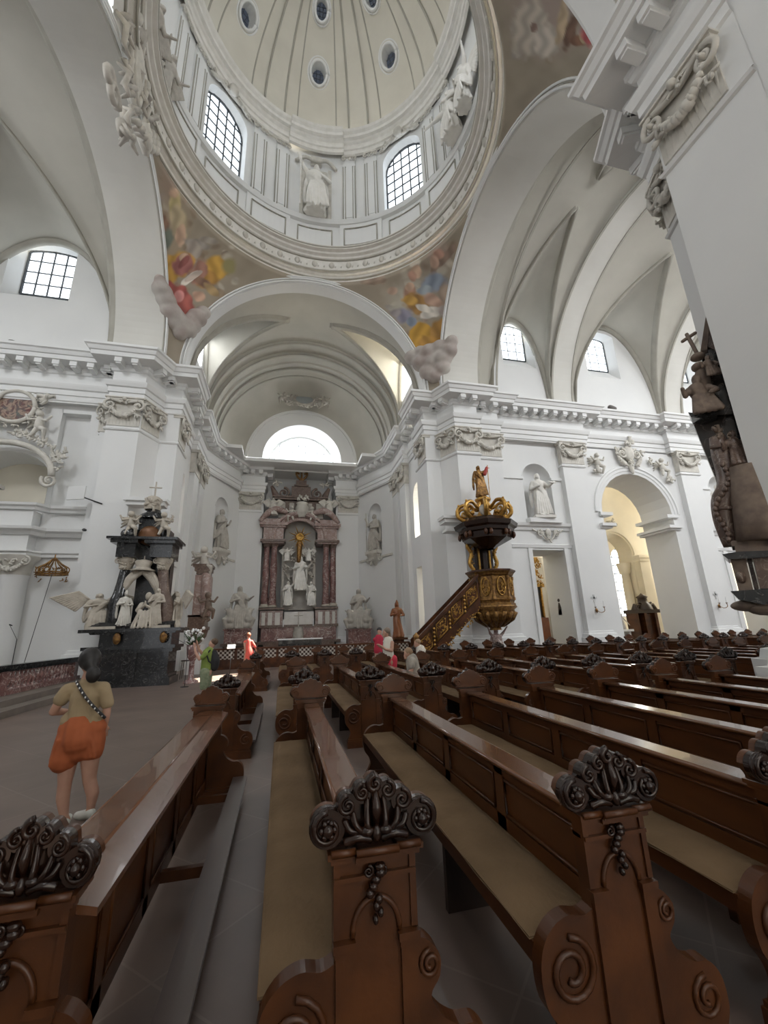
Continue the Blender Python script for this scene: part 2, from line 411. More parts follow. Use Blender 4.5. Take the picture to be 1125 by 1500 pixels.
# ------------------------------------------------------------------ crossing piers
PQ = [(6.6, 9.85), (6.6, 8.0), (7.45, 8.0), (8.0, 6.8), (9.4, 6.8), (9.4, 7.3), (11.0, 7.3), (11.0, 7.95)]
def pier(name, sx, sy):
    path = [(CX + sx * u, CY + sy * v) for u, v in (PQ if sx > 0 else PQ[:5] + [(9.4, 7.55)])]
    if sx * sy > 0: path = path[::-1]
    b = MB().sweep([(0, 0), (0, 12.7)], path); o = structure(name, b, plaster)
    MB().sweep([(d * (1.8 if sy < 0 else 1), z) for d, z in BASE], path).build('pier_base', plaster, o)
    MB().sweep([(0, 11.02), (.06, 11.04), (.09, 11.1), (.04, 11.16), (0, 11.18)], path).build('necking', plaster, o)
    entab(path, o)
    fr = PI if sy < 0 else 0
    capital(o, CX + sx * 8.7, CY + sy * 6.8, fr, 1.3); (capital(o, CX + sx * 10.2, CY + sy * 7.3, fr, 1.6) if sx > 0 else capital(o, CX + sx * 9.7, CY + sy * 7.6, fr, .6))
    dx, dy = (7.45 + 8.0) / 2, (8.0 + 6.8) / 2; a = math.atan2(sy * -.4167, sx * -.909)   # outward normal of the bevel
    capital(o, CX + sx * dx, CY + sy * dy, a + PI / 2, 1.1)
    capital(o, CX + sx * 6.6, CY + sy * 8.75, -sx * PI / 2, 1.3)
    m = MB(); am = Matrix.Translation((CX + sx * dx, CY + sy * dy, 0)) @ Matrix.Rotation(a + PI / 2, 4, 'Z')
    return o
pn = pier('wall_pier_north_west', -1, 1); pe = pier('wall_pier_north_east', 1, 1); ps = pier('wall_pier_south_east', 1, -1)
# solid of the south east pier seen from the side
MB().box(CX + 6.62, CX + 6.9, -5, CY - 8.0, 0, 15).build('pier_flank', plaster, ps)
# cornice ledges above the north piers
# ------------------------------------------------------------------ crossing ceiling: pendentives with painting
RS = math.hypot(6.6, 7.4)
CAMM = None
def cam_matrix():
    yaw, pitch, roll = R(13.82), R(15.75), R(-1.84)
    cy, sy, cp, sp = math.cos(yaw), math.sin(yaw), math.cos(pitch), math.sin(pitch)
    f = Vector((sy * cp, cy * cp, sp)); r = Vector((cy, -sy, 0)); u = r.cross(f)
    r2 = r * math.cos(roll) + u * math.sin(roll); u2 = -r * math.sin(roll) + u * math.cos(roll)
    return r2, u2, f
CR, CU, CF = cam_matrix(); HC = 1.75; FL = 611.7
def pix(P):
    d = np.asarray(P, float) - np.array([0, 0, HC]); z = d @ np.array(CF)
    return 562.5 + FL * (d @ np.array(CR)) / z, 750 - FL * (d @ np.array(CU)) / z
def pendentive(name, q, strokes, n=150):
    """q quadrant; strokes: (centre x, y in image pixels, pixel radii rx, ry, rot, colour, softness) painted on the plaster"""
    qx, qy = q; V = []; UV = []; F = []
    z0, z1 = ZS - .05, 21.95
    for j in range(n + 1):
        w = j / n; z = z0 + (z1 - z0) * w; rho = math.sqrt(max(RS * RS - (z - ZS) ** 2, 0)); rho = max(rho, 7.4001)
        f0 = math.acos(min(1, 7.4 / rho)); f1 = PI / 2 - f0
        for i in range(n + 1):
            p = f0 + (f1 - f0) * i / n; x, y = rho * math.cos(p), rho * math.sin(p)
            V.append((CX + qx * x, CY + qy * y, z)); UV.append((p / (PI / 2), (z - ZS) / 6.8))
    for j in range(n):
        for i in range(n): a = j * (n + 1) + i; F.append((a, a + 1, a + n + 2, a + n + 1))
    b = MB().add(V, F, True); o = b.build(name, None); o.data.materials.clear()
    V = np.array(V); px, py = pix(V); UV = np.array(UV)
    rs = np.random.RandomState(3)
    def nz(x, y, s, k):
        t = 0
        for a in range(3): t = t + np.sin(x / s * (1.3 + a) + 2.1 * a + k + 1.7 * np.sin(y / s * (1.1 + .6 * a) + k * 2)) / (a + 1)
        return t / 1.8
    base = np.array([.31, .265, .205]); C = np.tile(base, (len(V), 1)) * (1 + .10 * nz(px, py, 14, 1))[:, None]
    for k, (cx, cy, rx, ry, rot, col, soft) in enumerate(strokes):
        a = R(rot); dx = px - cx; dy = py - cy; e = dx * math.cos(a) + dy * math.sin(a); g = -dx * math.sin(a) + dy * math.cos(a)
        d = np.sqrt((e / rx) ** 2 + (g / ry) ** 2) + .13 * nz(px, py, 6, k)
        w = np.clip((1 - d) / max(soft, .02), 0, 1)[:, None]
        fold = (1 + .20 * np.sin(e / 3.2 + 1.3 * np.sin(g / 6 + k)) * (soft < .5))[:, None]
        C = C * (1 - w) + np.array(col) * fold * w
    C = np.clip(C, 0, 1)
    at = o.data.attributes.new('paint', 'FLOAT_COLOR', 'POINT'); at.data.foreach_set('color', np.c_[C, np.ones(len(C))].ravel())
    m = MATS.get('fresco')
    if not m:
        m = bpy.data.materials.new('fresco'); m.use_nodes = True; N = m.node_tree.nodes; t = N.new('ShaderNodeAttribute'); t.attribute_name = 'paint'
        m.node_tree.links.new(t.outputs['Color'], N['Principled BSDF'].inputs['Base Color']); N['Principled BSDF'].inputs['Roughness'].default_value = .9; MATS['fresco'] = m
    o.data.materials.append(m); o['kind'] = 'structure'; return o
OC = (.50, .29, .07); RD = (.36, .10, .085); PK = (.60, .27, .25); BL = (.23, .27, .33); GR = (.42, .39, .36); BR = (.22, .13, .09); FLE = (.52, .36, .26); WH = (.62, .58, .52); DK = (.16, .12, .09); LB = (.33, .37, .40)
nw = [(250, 265, 22, 40, 0, (.30, .23, .18), .6), (250, 340, 30, 60, 10, (.36, .29, .21), .6), (256, 300, 9, 20, 10, (.50, .42, .22), .3), (262, 325, 12, 26, -10, (.46, .38, .25), .3), (240, 330, 8, 20, 0, BR, .4),
      (255, 283, 7, 7, 0, FLE, .2), (246, 350, 9, 16, 10, (.15, .17, .14), .4), (265, 345, 8, 16, 10, FLE, .25), (288, 358, 20, 8, 14, (.30, .27, .24), .3), (284, 366, 12, 14, 0, (.36, .31, .27), .3), (305, 352, 16, 5, 10, (.33, .29, .25), .3),
      (262, 388, 24, 18, -20, OC, .25), (248, 402, 14, 22, 20, (.45, .26, .06), .3), (316, 393, 20, 18, 0, (.52, .31, .07), .25), (300, 408, 20, 14, 10, (.40, .22, .06), .3), (335, 390, 12, 14, 0, (.28, .25, .12), .5),
      (268, 388, 15, 17, 20, (.32, .13, .12), .25), (270, 378, 8, 7, 0, FLE, .2), (270, 383, 5, 12, 40, (.25, .09, .08), .3), (292, 398, 11, 20, 25, (.33, .17, .13), .3), (300, 415, 18, 7, 30, BR, .4),
      (278, 408, 5, 16, 50, (.66, .60, .53), .15), (284, 404, 4, 14, 60, (.50, .42, .36), .15), (244, 420, 16, 10, 30, (.28, .07, .07), .3), (262, 440, 17, 24, -10, RD, .2), (270, 452, 14, 20, 10, (.40, .12, .10), .2), (262, 434, 8, 9, 0, PK, .25), (272, 470, 8, 12, 0, (.45, .15, .12), .3),
      (292, 434, 10, 8, 20, (.52, .33, .24), .3), (310, 425, 14, 6, 40, (.40, .28, .14), .3)]
ne = [(600, 440, 40, 30, -30, (.44, .41, .34), .7), (640, 370, 22, 20, 0, (.34, .27, .22), .6), (548, 412, 18, 5, -8, (.27, .20, .15), .2), (650, 378, 26, 6, -48, (.25, .18, .14), .2), (610, 398, 8, 10, 10, FLE, .25), (604, 404, 6, 9, -30, (.45, .27, .20), .3), (642, 372, 9, 8, 0, (.42, .25, .19), .3), (636, 384, 7, 10, 0, (.48, .32, .24), .3),
      (575, 426, 8, 6, 0, (.47, .33, .25), .3), (637, 414, 20, 14, -10, BL, .3), (622, 425, 12, 7, -10, LB, .3), (650, 430, 8, 18, 0, (.36, .28, .22), .4), (600, 428, 9, 12, 0, (.42, .25, .18), .25), (600, 420, 7, 6, 0, FLE, .2), (612, 445, 22, 15, 20, (.33, .19, .07), .25), (600, 440, 12, 7, 10, (.50, .30, .08), .3), (634, 440, 16, 9, 30, (.48, .32, .24), .3),
      (632, 458, 17, 8, -15, (.60, .56, .50), .2), (622, 452, 14, 5, 20, (.66, .62, .55), .2), (592, 462, 14, 12, 0, (.25, .24, .30), .4), (603, 471, 8, 7, 0, BL, .3), (650, 455, 9, 8, 0, (.42, .36, .33), .3), (580, 458, 9, 6, 0, (.30, .27, .27), .4),
      (618, 490, 18, 17, 0, (.47, .27, .05), .2), (612, 508, 12, 16, 0, (.52, .30, .06), .25), (645, 485, 16, 18, 0, (.36, .20, .06), .25), (630, 505, 18, 14, 0, (.42, .23, .06), .25), (652, 497, 7, 16, 0, (.30, .15, .06), .3), (606, 525, 8, 9, 0, (.50, .33, .12), .3)]
se = [(800, 20, 60, 70, 0, (.34, .27, .23), .6), (775, 40, 26, 45, 10, (.44, .39, .33), .3), (800, 60, 18, 25, 0, (.50, .45, .39), .3), (782, 40, 5, 7, 0, (.25, .17, .14), .2), (824, 30, 8, 40, 10, (.47, .36, .24), .3), (836, 45, 8, 30, 15, (.16, .09, .06), .3), (846, 60, 12, 8, 0, (.20, .10, .06), .2), (855, 55, 6, 8, 0, (.50, .40, .25), .2),
      (872, 20, 18, 45, 12, (.42, .09, .10), .25), (862, 50, 10, 14, 0, (.40, .08, .09), .3), (890, 5, 16, 22, 0, (.30, .27, .36), .4), (845, 10, 16, 14, 0, (.33, .28, .26), .4)]
def more(L, x0, x1, y0, y1, n, cols, seed):
    r = random.Random(seed); return [(r.uniform(x0, x1), r.uniform(y0, y1), r.uniform(4, 12), r.uniform(4, 11), r.uniform(0, 180), r.choice(cols), r.uniform(.25, .7)) for _ in range(n)] + [(a, b_, c * 1.12, d * 1.12, e, f_, g) for a, b_, c, d, e, f_, g in L]
pal = ((.36, .31, .24), (.27, .21, .15), (.42, .37, .30), (.22, .17, .13), (.34, .26, .20), (.45, .40, .33), (.30, .27, .25))
nw = more(nw, 228, 345, 250, 430, 60, pal, 4); ne = more(ne, 540, 668, 360, 500, 60, pal, 5); se = more(se, 750, 900, -20, 90, 40, pal, 6)
pw = pendentive('ceiling_pendentive_north_west', (-1, 1), nw); pendentive('ceiling_pendentive_north_east', (1, 1), ne); pendentive('ceiling_pendentive_south_east', (1, -1), se, 90)
# stucco clouds swelling over the feet of the pendentives (relief of the painting)
def onsphere(x, y):
    d = (CR * ((x - 562.5) / FL) - CU * ((y - 750) / FL) + CF).normalized(); o = Vector((0, 0, HC)) - Vector((CX, CY, ZS)); b = o.dot(d)
    return Vector((0, 0, HC)) + d * (-b + math.sqrt(b * b - o.dot(o) + RS * RS))
cloudm = mat('cloud_stucco', (.46, .43, .395), .9, noise=(.34, .285, .26), nscale=1.1)
def clouds(par, L):
    b = MB()
    for x, y, r in L:
        p = onsphere(x, y); n = (Vector((CX, CY, ZS)) - p).normalized(); b.ell(p + n * .02, (r * .036, r * .036, r * .030), 14, 9)
    o = obj('painted_cloud', remesh(b, .06, 16), cloudm, par); return o
clouds(pw, [(236, 424, 13), (243, 440, 14), (234, 410, 8), (250, 458, 16), (256, 466, 16), (268, 476, 15), (280, 470, 12), (264, 482, 14), (262, 474, 15), (274, 484, 14), (288, 466, 15), (298, 458, 11), (252, 474, 10), (240, 428, 12), (262, 490, 10), (282, 478, 12)])
clouds(bpy.data.objects['ceiling_pendentive_north_east'], [(604, 524, 14), (618, 532, 17), (634, 532, 18), (630, 518, 18), (645, 510, 15), (616, 516, 12), (648, 526, 17), (658, 514, 14), (662, 500, 11), (628, 546, 16), (638, 552, 14), (648, 540, 14)])
# arch faces below the pendentive feet and archivolts
for nm, ax, sg in (('north', 'y', 1), ('east', 'x', 1), ('west', 'x', -1)):
    b = MB(); pos = (CY if ax == 'y' else CX) + sg * 7.4; c = CX if ax == 'y' else CY
    arc_sweep(b, ax, pos, c, [(sg * -.02, 6.9), (-sg * .12, 6.88), (-sg * .14, 6.8), (-sg * .08, 6.77), (-sg * .08, 6.68), (-sg * .04, 6.65), (-sg * .04, 6.57), (0, 6.5), (sg * 2.15, 6.5)] if nm != 'north' else
              [(sg * -.02, 6.9), (-sg * .12, 6.88), (-sg * .14, 6.8), (-sg * .08, 6.77), (-sg * .08, 6.68), (-sg * .04, 6.65), (-sg * .04, 6.57), (0, 6.5), (.75, 6.5), (.75, 6.62)], 64)
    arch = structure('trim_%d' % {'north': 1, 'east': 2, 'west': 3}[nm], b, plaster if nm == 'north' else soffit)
    e_ = MB()
    for r_, t_ in ((6.56, .05), (6.72, .045), (6.86, .05)): e_.tube([(pos - sg * .13, c + r_ * math.cos(a), ZS + r_ * math.sin(a)) if ax == 'x' else (c + r_ * math.cos(a), pos - sg * .13, ZS + r_ * math.sin(a)) for a in np.linspace(.01, PI - .01, 70)], t_, 6)
    e_.build('archivolt_beads', plaster, arch)
    if nm != 'north':
        g = MB(); arc_sweep(g, ax, pos + sg * 2.15, c, [(0, 6.5), (sg * .05, 6.9), (sg * .35, 6.95), (sg * .4, 7.2), (sg * .55, 7.25), (sg * .6, 8.2)], 64); g.build('arch_groove', trimm, arch)
# ------------------------------------------------------------------ ring and drum
def ring(prof, name, m, parent=None, seg=96, kind=None):
    b = MB().lathe(prof, (CX, CY, 0), seg, smooth=False); o = b.build(name, m, parent)
    if kind: o['kind'] = kind
    return o
rg = ring([(7.75, 21.7), (7.5, 22.0), (7.52, 22.2), (7.42, 22.24), (7.4, 22.36), (7.26, 22.4), (7.24, 22.5), (7.1, 22.54), (7.12, 23.2), (6.98, 23.24), (6.94, 23.34), (6.8, 23.42), (6.78, 23.55), (6.62, 23.6), (6.58, 23.8), (6.66, 23.84), (7.35, 23.9)], 'trim_4', stuccow, kind='structure')
rnd = random.Random(5); b = MB()
for k in range(132):
    a = 2 * PI * k / 132; c = Vector((CX + 7.1 * math.cos(a), CY + 7.1 * math.sin(a), 22.87)); M = T(c.x, c.y, c.z, a + PI / 2 + PI)
    t = MB()
    if k % 3 == 0: t.ell((0, 0, 0), (.17, .12, .23), 8, 6); t.ell((0, .1, 0), (.08, .07, .12), 6, 4)
    else:
        for q in range(3): t.tube([(-.14, 0, -.16), (0, .13, .16 - .14 * q), (.17, .04, .26 - .24 * q)], [.04, .075, .03], 5)
    b.merge(t, M)
b.build('ring_frieze', stucco, rg)
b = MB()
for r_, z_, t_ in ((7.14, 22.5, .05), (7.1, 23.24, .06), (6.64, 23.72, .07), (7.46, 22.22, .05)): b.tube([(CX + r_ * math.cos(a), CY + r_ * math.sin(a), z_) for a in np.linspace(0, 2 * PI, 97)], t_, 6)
b.build('ring_beads', trimm, rg)  # darker trim colour stands in for shadow on the ring mouldings
DR = 7.35
def cyl(a, r, z): return (CX + r * math.sin(a), CY + r * math.cos(a), z)       # azimuth from +Y towards +X
dr = MB(); WH_ = R(10.4); ZW0, ZW1, WR = 26.5, 30.55, 1.3
wins = [R(45 + 90 * k) for k in range(4)]
N_ = 144
def hole(a):
    """top of opening for an azimuth, or None"""
    for w in wins:
        d = (a - w + PI) % (2 * PI) - PI
        if abs(d) < WH_: return ZW1 + WR * math.sqrt(max(0, 1 - (d / WH_) ** 2))
    return None
azs = sorted(set([2 * PI * k / N_ for k in range(N_)] + [w + s * WH_ * t for w in wins for s in (-1, 1) for t in (1, .97, .9, .8)])) + [2 * PI]
for a, c in zip(azs[:-1], azs[1:]):
    h = hole((a + c) / 2)
    if h is None: dr.add([cyl(a, DR, 23.8), cyl(c, DR, 23.8), cyl(c, DR, 34.6), cyl(a, DR, 34.6)], [(0, 1, 2, 3)])
    else:
        w = min(wins, key=lambda w: abs((a + c) / 2 - w)); ta = min(1, abs(a - w) / WH_); tb = min(1, abs(c - w) / WH_)
        ha, hb = ZW1 + WR * math.sqrt(1 - ta ** 2), ZW1 + WR * math.sqrt(1 - tb ** 2); DO = 7.95
        dr.add([cyl(a, DR, 23.8), cyl(c, DR, 23.8), cyl(c, DR, ZW0), cyl(a, DR, ZW0), cyl(a, DR, ha), cyl(c, DR, hb), cyl(c, DR, 34.6), cyl(a, DR, 34.6)], [(0, 1, 2, 3), (4, 5, 6, 7)])
        dr.add([cyl(a, DR, ha), cyl(c, DR, hb), cyl(c, DO, hb - .15), cyl(a, DO, ha - .15), cyl(a, DR, ZW0), cyl(c, DR, ZW0), cyl(c, DO, ZW0 + .1), cyl(a, DO, ZW0 + .1)], [(0, 1, 2, 3), (4, 5, 6, 7)])
for w in wins:
    for s in (-1, 1): a = w + s * WH_; dr.add([cyl(a, DR, ZW0), cyl(a, DR, ZW1), cyl(a, 7.95, ZW1), cyl(a, 7.95, ZW0)], [(0, 1, 2, 3)])
drum = structure('wall_drum', dr, plaster)
def cylbox(b, a0, a1, r0, r1, z0, z1, n=4):
    for i in range(n):
        a = a0 + (a1 - a0) * i / n; c = a0 + (a1 - a0) * (i + 1) / n
        b.add([cyl(a, r0, z0), cyl(c, r0, z0), cyl(c, r1, z0), cyl(a, r1, z0), cyl(a, r0, z1), cyl(c, r0, z1), cyl(c, r1, z1), cyl(a, r1, z1)], [(0, 1, 2, 3), (4, 5, 6, 7), (0, 1, 5, 4), (3, 2, 6, 7), (0, 3, 7, 4), (1, 2, 6, 5)])
pil = MB(); cps = MB(); rnd = random.Random(9)
for k in range(8):
    for da in (17, 28.5):
        a = R(90 * (k // 2) + (da if k % 2 else -da))
        cylbox(pil, a - R(3.1), a + R(3.1), DR, DR - .16, 26.4, 31.9); cylbox(pil, a - R(2.3), a + R(2.3), DR - .16, DR - .19, 26.7, 30.9)
        M = T(*cyl(a, DR - .18, 31.2), -a); t = MB(); t.box(-.42, .42, -.12, .1, .55, .7)
        for s in (-1, 1): volute(t, (s * .33, -.1, .4), .16, -s, w=.2)
        leafy(t, (0, -.08, .3), .2, 6, rnd); cps.merge(t, M)

pe_ = MB()
for k in range(8): cylbox(pil, R(45 * k + 22.5 - 10.5), R(45 * k + 22.5 + 10.5), DR, DR - .14, 23.9, 26.2, 8)
for k in range(8):
    for da in (17, 28.5):
        a = R(90 * (k // 2) + (da if k % 2 else -da))
        for s in (-3.1, -1.9, 1.9, 3.1): pe_.tube([cyl(a + R(s), DR - (.17 if abs(s) > 2 else .18), 26.6), cyl(a + R(s), DR - (.17 if abs(s) > 2 else .18), 31)], .035, 4)
pe_.build('pilaster_edges', trimm, drum)
pil.build('drum_pilasters', plaster, drum); cps.build('drum_capitals', stucco, drum)
b = MB().lathe([(DR, 26.12), (DR - .2, 26.16), (DR - .26, 26.3), (DR - .3, 26.42), (DR - .05, 26.44), (DR, 26.44)], (CX, CY, 0), 96, smooth=False); b.build('sill_moulding', plaster, drum)
pnl = MB()
for k in range(16):
    a0, a1 = R(22.5 * k - 8.2), R(22.5 * k + 8.2); DR_ = DR - (.14 if k % 2 else 0)
    for i in range(6):
        a, c = a0 + (a1 - a0) * i / 6, a0 + (a1 - a0) * (i + 1) / 6
        for z in (24.5, 25.8): pnl.tube([cyl(a, DR_ - .03, z), cyl(c, DR_ - .03, z)], .045, 5)
    for a in (a0, a1): pnl.tube([cyl(a, DR_ - .03, 24.5), cyl(a, DR_ - .03, 25.8)], .045, 5)
pnl.build('panel_moulding', trimm, drum)
for i, w in enumerate(wins):
    c = Vector(cyl(w, 7.86, 0)); D = Vector((math.cos(w), -math.sin(w))); hw = 7.86 * math.sin(WH_)
    window(1 + i, (c.x - D.x * hw, c.y - D.y * hw), (D.x, D.y), (-math.sin(w), -math.cos(w)), dict(c=hw, hw=hw, zs=ZW0 + .1, zt=ZW1 - .1, rise=WR, depth=.02), 5, 7, bar=.05)
# ornament over the windows and drum cornice
orn = MB(); rnd = random.Random(12)
for w in wins:
    M = T(*cyl(w, DR - .2, 31.9), -w); t = MB()
    for s in (-1, 1):
        volute(t, (s * .45, -.1, .15), .28, s, w=.2); swag(t, (s * .5, -.1, .2), (s * 1.4, -.1, -.25), .1, .1, rnd); leafy(t, (s * 1.1, -.05, 0), .3, 6, rnd)
    t.ell((0, -.2, .25), (.3, .25, .35), 10, 8); orn.merge(t, M)
orn.build('window_garlands', stucco, drum)
cor = MB()
pr = [(0, 31.95), (.14, 32.0), (.14, 32.3), (.22, 32.34), (.22, 32.7), (.3, 32.8), (.34, 32.95), (.5, 33.0), (.52, 33.2), (.64, 33.35), (.7, 33.5), (0, 33.55)]
for k in range(8):
    a0, a1 = R(45 * k - 22.5), R(45 * k + 22.5)
    for (p, q, ex) in ((a0, a0 + R(8), .0), (a0 + R(8), a1 - R(8), .16 if k % 2 == 0 else .0), (a1 - R(8), a1, .0)):
        n = 6; vs = []; fs = []
        for i in range(n + 1):
            a = p + (q - p) * i / n
            for d, z in pr: vs.append(cyl(a, DR - .1 - d - ex, z))
        for i in range(n):
            for j in range(len(pr) - 1): fs.append((i * len(pr) + j, (i + 1) * len(pr) + j, (i + 1) * len(pr) + j + 1, i * len(pr) + j + 1))
        for i in (0, n): vs.append(cyl(p if i == 0 else q, DR, 33.5)); vs.append(cyl(p if i == 0 else q, DR, 31.95)); fs.append(tuple(i * len(pr) + j for j in range(len(pr))) + (len(vs) - 2, len(vs) - 1))
        cor.add(vs, fs)
cor.build('drum_cornice', stuccow, drum)
# dome shell with two rows of oval lights
Z0, RD_ = 34.5, 7.25
oc = [(R(45 * k), R(29.8)) for k in range(8)] + [(R(45 * k), R(54.3)) for k in range(8)]
def sph(a, e, r=RD_): return (CX + r * math.cos(e) * math.sin(a), CY + r * math.cos(e) * math.cos(a), Z0 + r * math.sin(e))
def ocr(e): return (.50, .66) if e < R(40) else (.40, .52)
dome = MB(); NA, NE = 240, 90; vs = []; fs = []
el = [PI / 2 * .94 * j / NE for j in range(NE + 1)]
for e in el:
    for k in range(NA): vs.append(sph(2 * PI * k / NA, e))
def inoc(a, e):
    for oa, oe in oc:
        d = (a - oa + PI) % (2 * PI) - PI; rx, ry = ocr(oe)
        if (d * math.cos(oe) * RD_ / rx) ** 2 + ((e - oe) * RD_ / ry) ** 2 < 1: return True
    return False
for j in range(NE):
    for k in range(NA):
        if not inoc(2 * PI * (k + .5) / NA, (el[j] + el[j + 1]) / 2): fs.append((j * NA + k, j * NA + (k + 1) % NA, (j + 1) * NA + (k + 1) % NA, (j + 1) * NA + k))
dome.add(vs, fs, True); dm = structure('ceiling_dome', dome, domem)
fr = MB(); frw = MB()
for i, (oa, oe) in enumerate(oc):
    if 100 < math.degrees(oa) < 260 and False: continue
    rx, ry = ocr(oe); C = Vector(sph(oa, oe)); nrm = (C - Vector((CX, CY, Z0))).normalized(); U = Vector((math.cos(oa), -math.sin(oa), 0)); V = nrm.cross(U); V = V if V.z > 0 else -V
    def rg_(k, f, d): return [C + U * (rx * f * math.cos(t)) + V * (ry * f * math.sin(t)) + nrm * d for t in [2 * PI * q / 28 for q in range(29)]]
    fr.tube(rg_(0, 1.1, -.05), .10, 6); fr.tube(rg_(0, 1.42, -.0), .07, 6)
    A = rg_(0, 1.35, -.02); B_ = rg_(0, 1.02, -.06); Cc = rg_(0, .8, .55)
    for L1, L2, mb in ((A, B_, fr), (B_, Cc, frw)):
        for q in range(28): mb.add([L1[q], L1[q + 1], L2[q + 1], L2[q]], [(0, 1, 2, 3)], True)
    g = MB().add(Cc[:-1], [tuple(range(28))]); o = g.build('window_%d' % (10 + i), glassd); o['kind'] = 'structure'
    l = MB()
    for s in (-.33, .33): l.tube([C + U * rx * .8 * s + V * ry * .75 + nrm * .5, C + U * rx * .8 * s - V * ry * .75 + nrm * .5], .02, 4)
    for s in (-.4, 0, .4): l.tube([C + U * rx * .75 + V * ry * s + nrm * .5, C - U * rx * .75 + V * ry * s + nrm * .5], .02, 4)
    l.build('window_lattice', leadm, o)
fr.build('oval_frames', plaster, dm); frw.build('oval_reveals', plaster, dm)
rb = MB(); rl = MB()
for k in range(8):
    for ac, w0 in ((R(45 * k + 22.5), R(5.2)),):
        for j in range(30):
            e0, e1 = PI / 2 * .9 * j / 30, PI / 2 * .9 * (j + 1) / 30
            for s0, s1, r in ((-1, 1, RD_ - .07),):
                rb.add([sph(ac + s0 * w0, e0, r), sph(ac + s1 * w0, e0, r), sph(ac + s1 * w0, e1, r), sph(ac + s0 * w0, e1, r)], [(0, 1, 2, 3)])
        for s in (-1, 1): rl.tube([sph(ac + s * w0, PI / 2 * .9 * j / 30, RD_ - .05) for j in range(31)], .075, 5)
        for s in (-2.35, 2.35): rl.tube([sph(ac + s * w0, PI / 2 * .9 * j / 30, RD_ + .01) for j in range(31)], .05, 5)
rb.build('dome_ribs', domem, dm); rl.build('dome_rib_edges', trimm, dm)
# ------------------------------------------------------------------ vaults
vault('y', CX, 6.55, CY + 8.1, 25.7, [(23.6, 1.95, 1.35, 21.0)], 'ceiling_transept')
vault('x', CY, 7.9, CX + 9.9, 46, [(14.4, 2.1, .8, 21.6), (21.7, 3.45, 2.0, 22.2), (29.0, 2.2, .8, 21.6), (36.3, 3.4, 2.0, 22.2)], 'ceiling_nave')
vault('x', CY, 7.9, -22, CX - 9.9, [(-12.3, 3.6, 2.0, 22.2), (-19.5, 2.6, 2.0, 22)], 'ceiling_choir')
b = MB()
for x in (17.3, 26.2, 31.8): arc_sweep(b, 'x', x, CY, [(-.75, 7.95), (-.75, 7.65), (.75, 7.65), (.75, 7.95)], 60)
structure('trim_5', b, soffit)
rl = MB()
for x in (16.55, 18.05, 25.45, 26.95, 12.6): arc_sweep(rl, 'x', x, CY, [(-.06, 7.66), (-.06, 7.6), (.06, 7.6), (.06, 7.66)], 60)
rl.build('arch_band_edges', trimm, bpy.data.objects['trim_5'])
# near transept arm and south nave wall (beside and behind the visitor), clerestory openings let daylight in
vault('y', CX, 6.55, -10, CY - 8.1, [(2.3, 1.95, 1.35, 21.0), (-4, 1.95, 1.35, 21.0)], 'ceiling_transept_south')
b = MB(); arc_sweep(b, 'y', CY - 7.4, CX, [(.02, 7.05), (.1, 6.6), (0, 6.5), (-.75, 6.5), (-.75, 6.62)], 48); structure('trim_6', b, plaster)
b = MB()
for sx in (-1, 1): panel(b, (CX + sx * 6.6, -10), (0, 1), (-sx, 0), 15.1, 14.9, 24, [dict(c=6, hw=1.1, zs=17.4, zt=20, depth=1), dict(c=12.3, hw=1.1, zs=17.4, zt=20, depth=1)])
panel(b, (CX - 6.9, -10), (0, 1), (1, 0), 15, 0, 15, [dict(c=12.3, hw=.85, zs=7, zt=10, depth=1)])
structure('wall_transept_south', b, plaster)
b = MB(); panel(b, (-22, 5.2), (1, 0), (0, 1), 13.2, 0, 15, []); panel(b, (12.2, 5.2), (1, 0), (0, 1), 34, 0, 15, [dict(c=9.5, hw=2.65, zs=0, zt=8.35, rise=2.65, depth=2)])
for x0, x1, cs in ((-22, -7.6, (-19, -12.3)), (10, 46, (14.5, 21.6, 28.9, 36))): panel(b, (x0, 5.2), (1, 0), (0, 1), x1 - x0, 14.9, 24, [dict(c=c - x0, hw=1.2, zs=18, zt=21, depth=1) for c in cs])
structure('wall_nave_south', b, plaster)
b = MB(); panel(b, (-6, -10), (1, 0), (0, 1), 14.5, 0, 24, [dict(c=7.2, hw=1.6, zs=15, zt=18, rise=1.6, depth=1)]); structure('wall_transept_back', b, plaster)
b = MB(); panel(b, (46, 4), (0, 1), (-1, 0), 18, 0, 24, [dict(c=9.1, hw=1.6, zs=14, zt=17, rise=1.6, depth=1)]); structure('wall_nave_east', b, plaster)
b = MB(); panel(b, (-22, 4), (0, 1), (1, 0), 18, 0, 24, [dict(c=9.1, hw=2.2, zs=12, zt=17, rise=2.2, depth=1)]); structure('wall_choir_west', b, plaster)
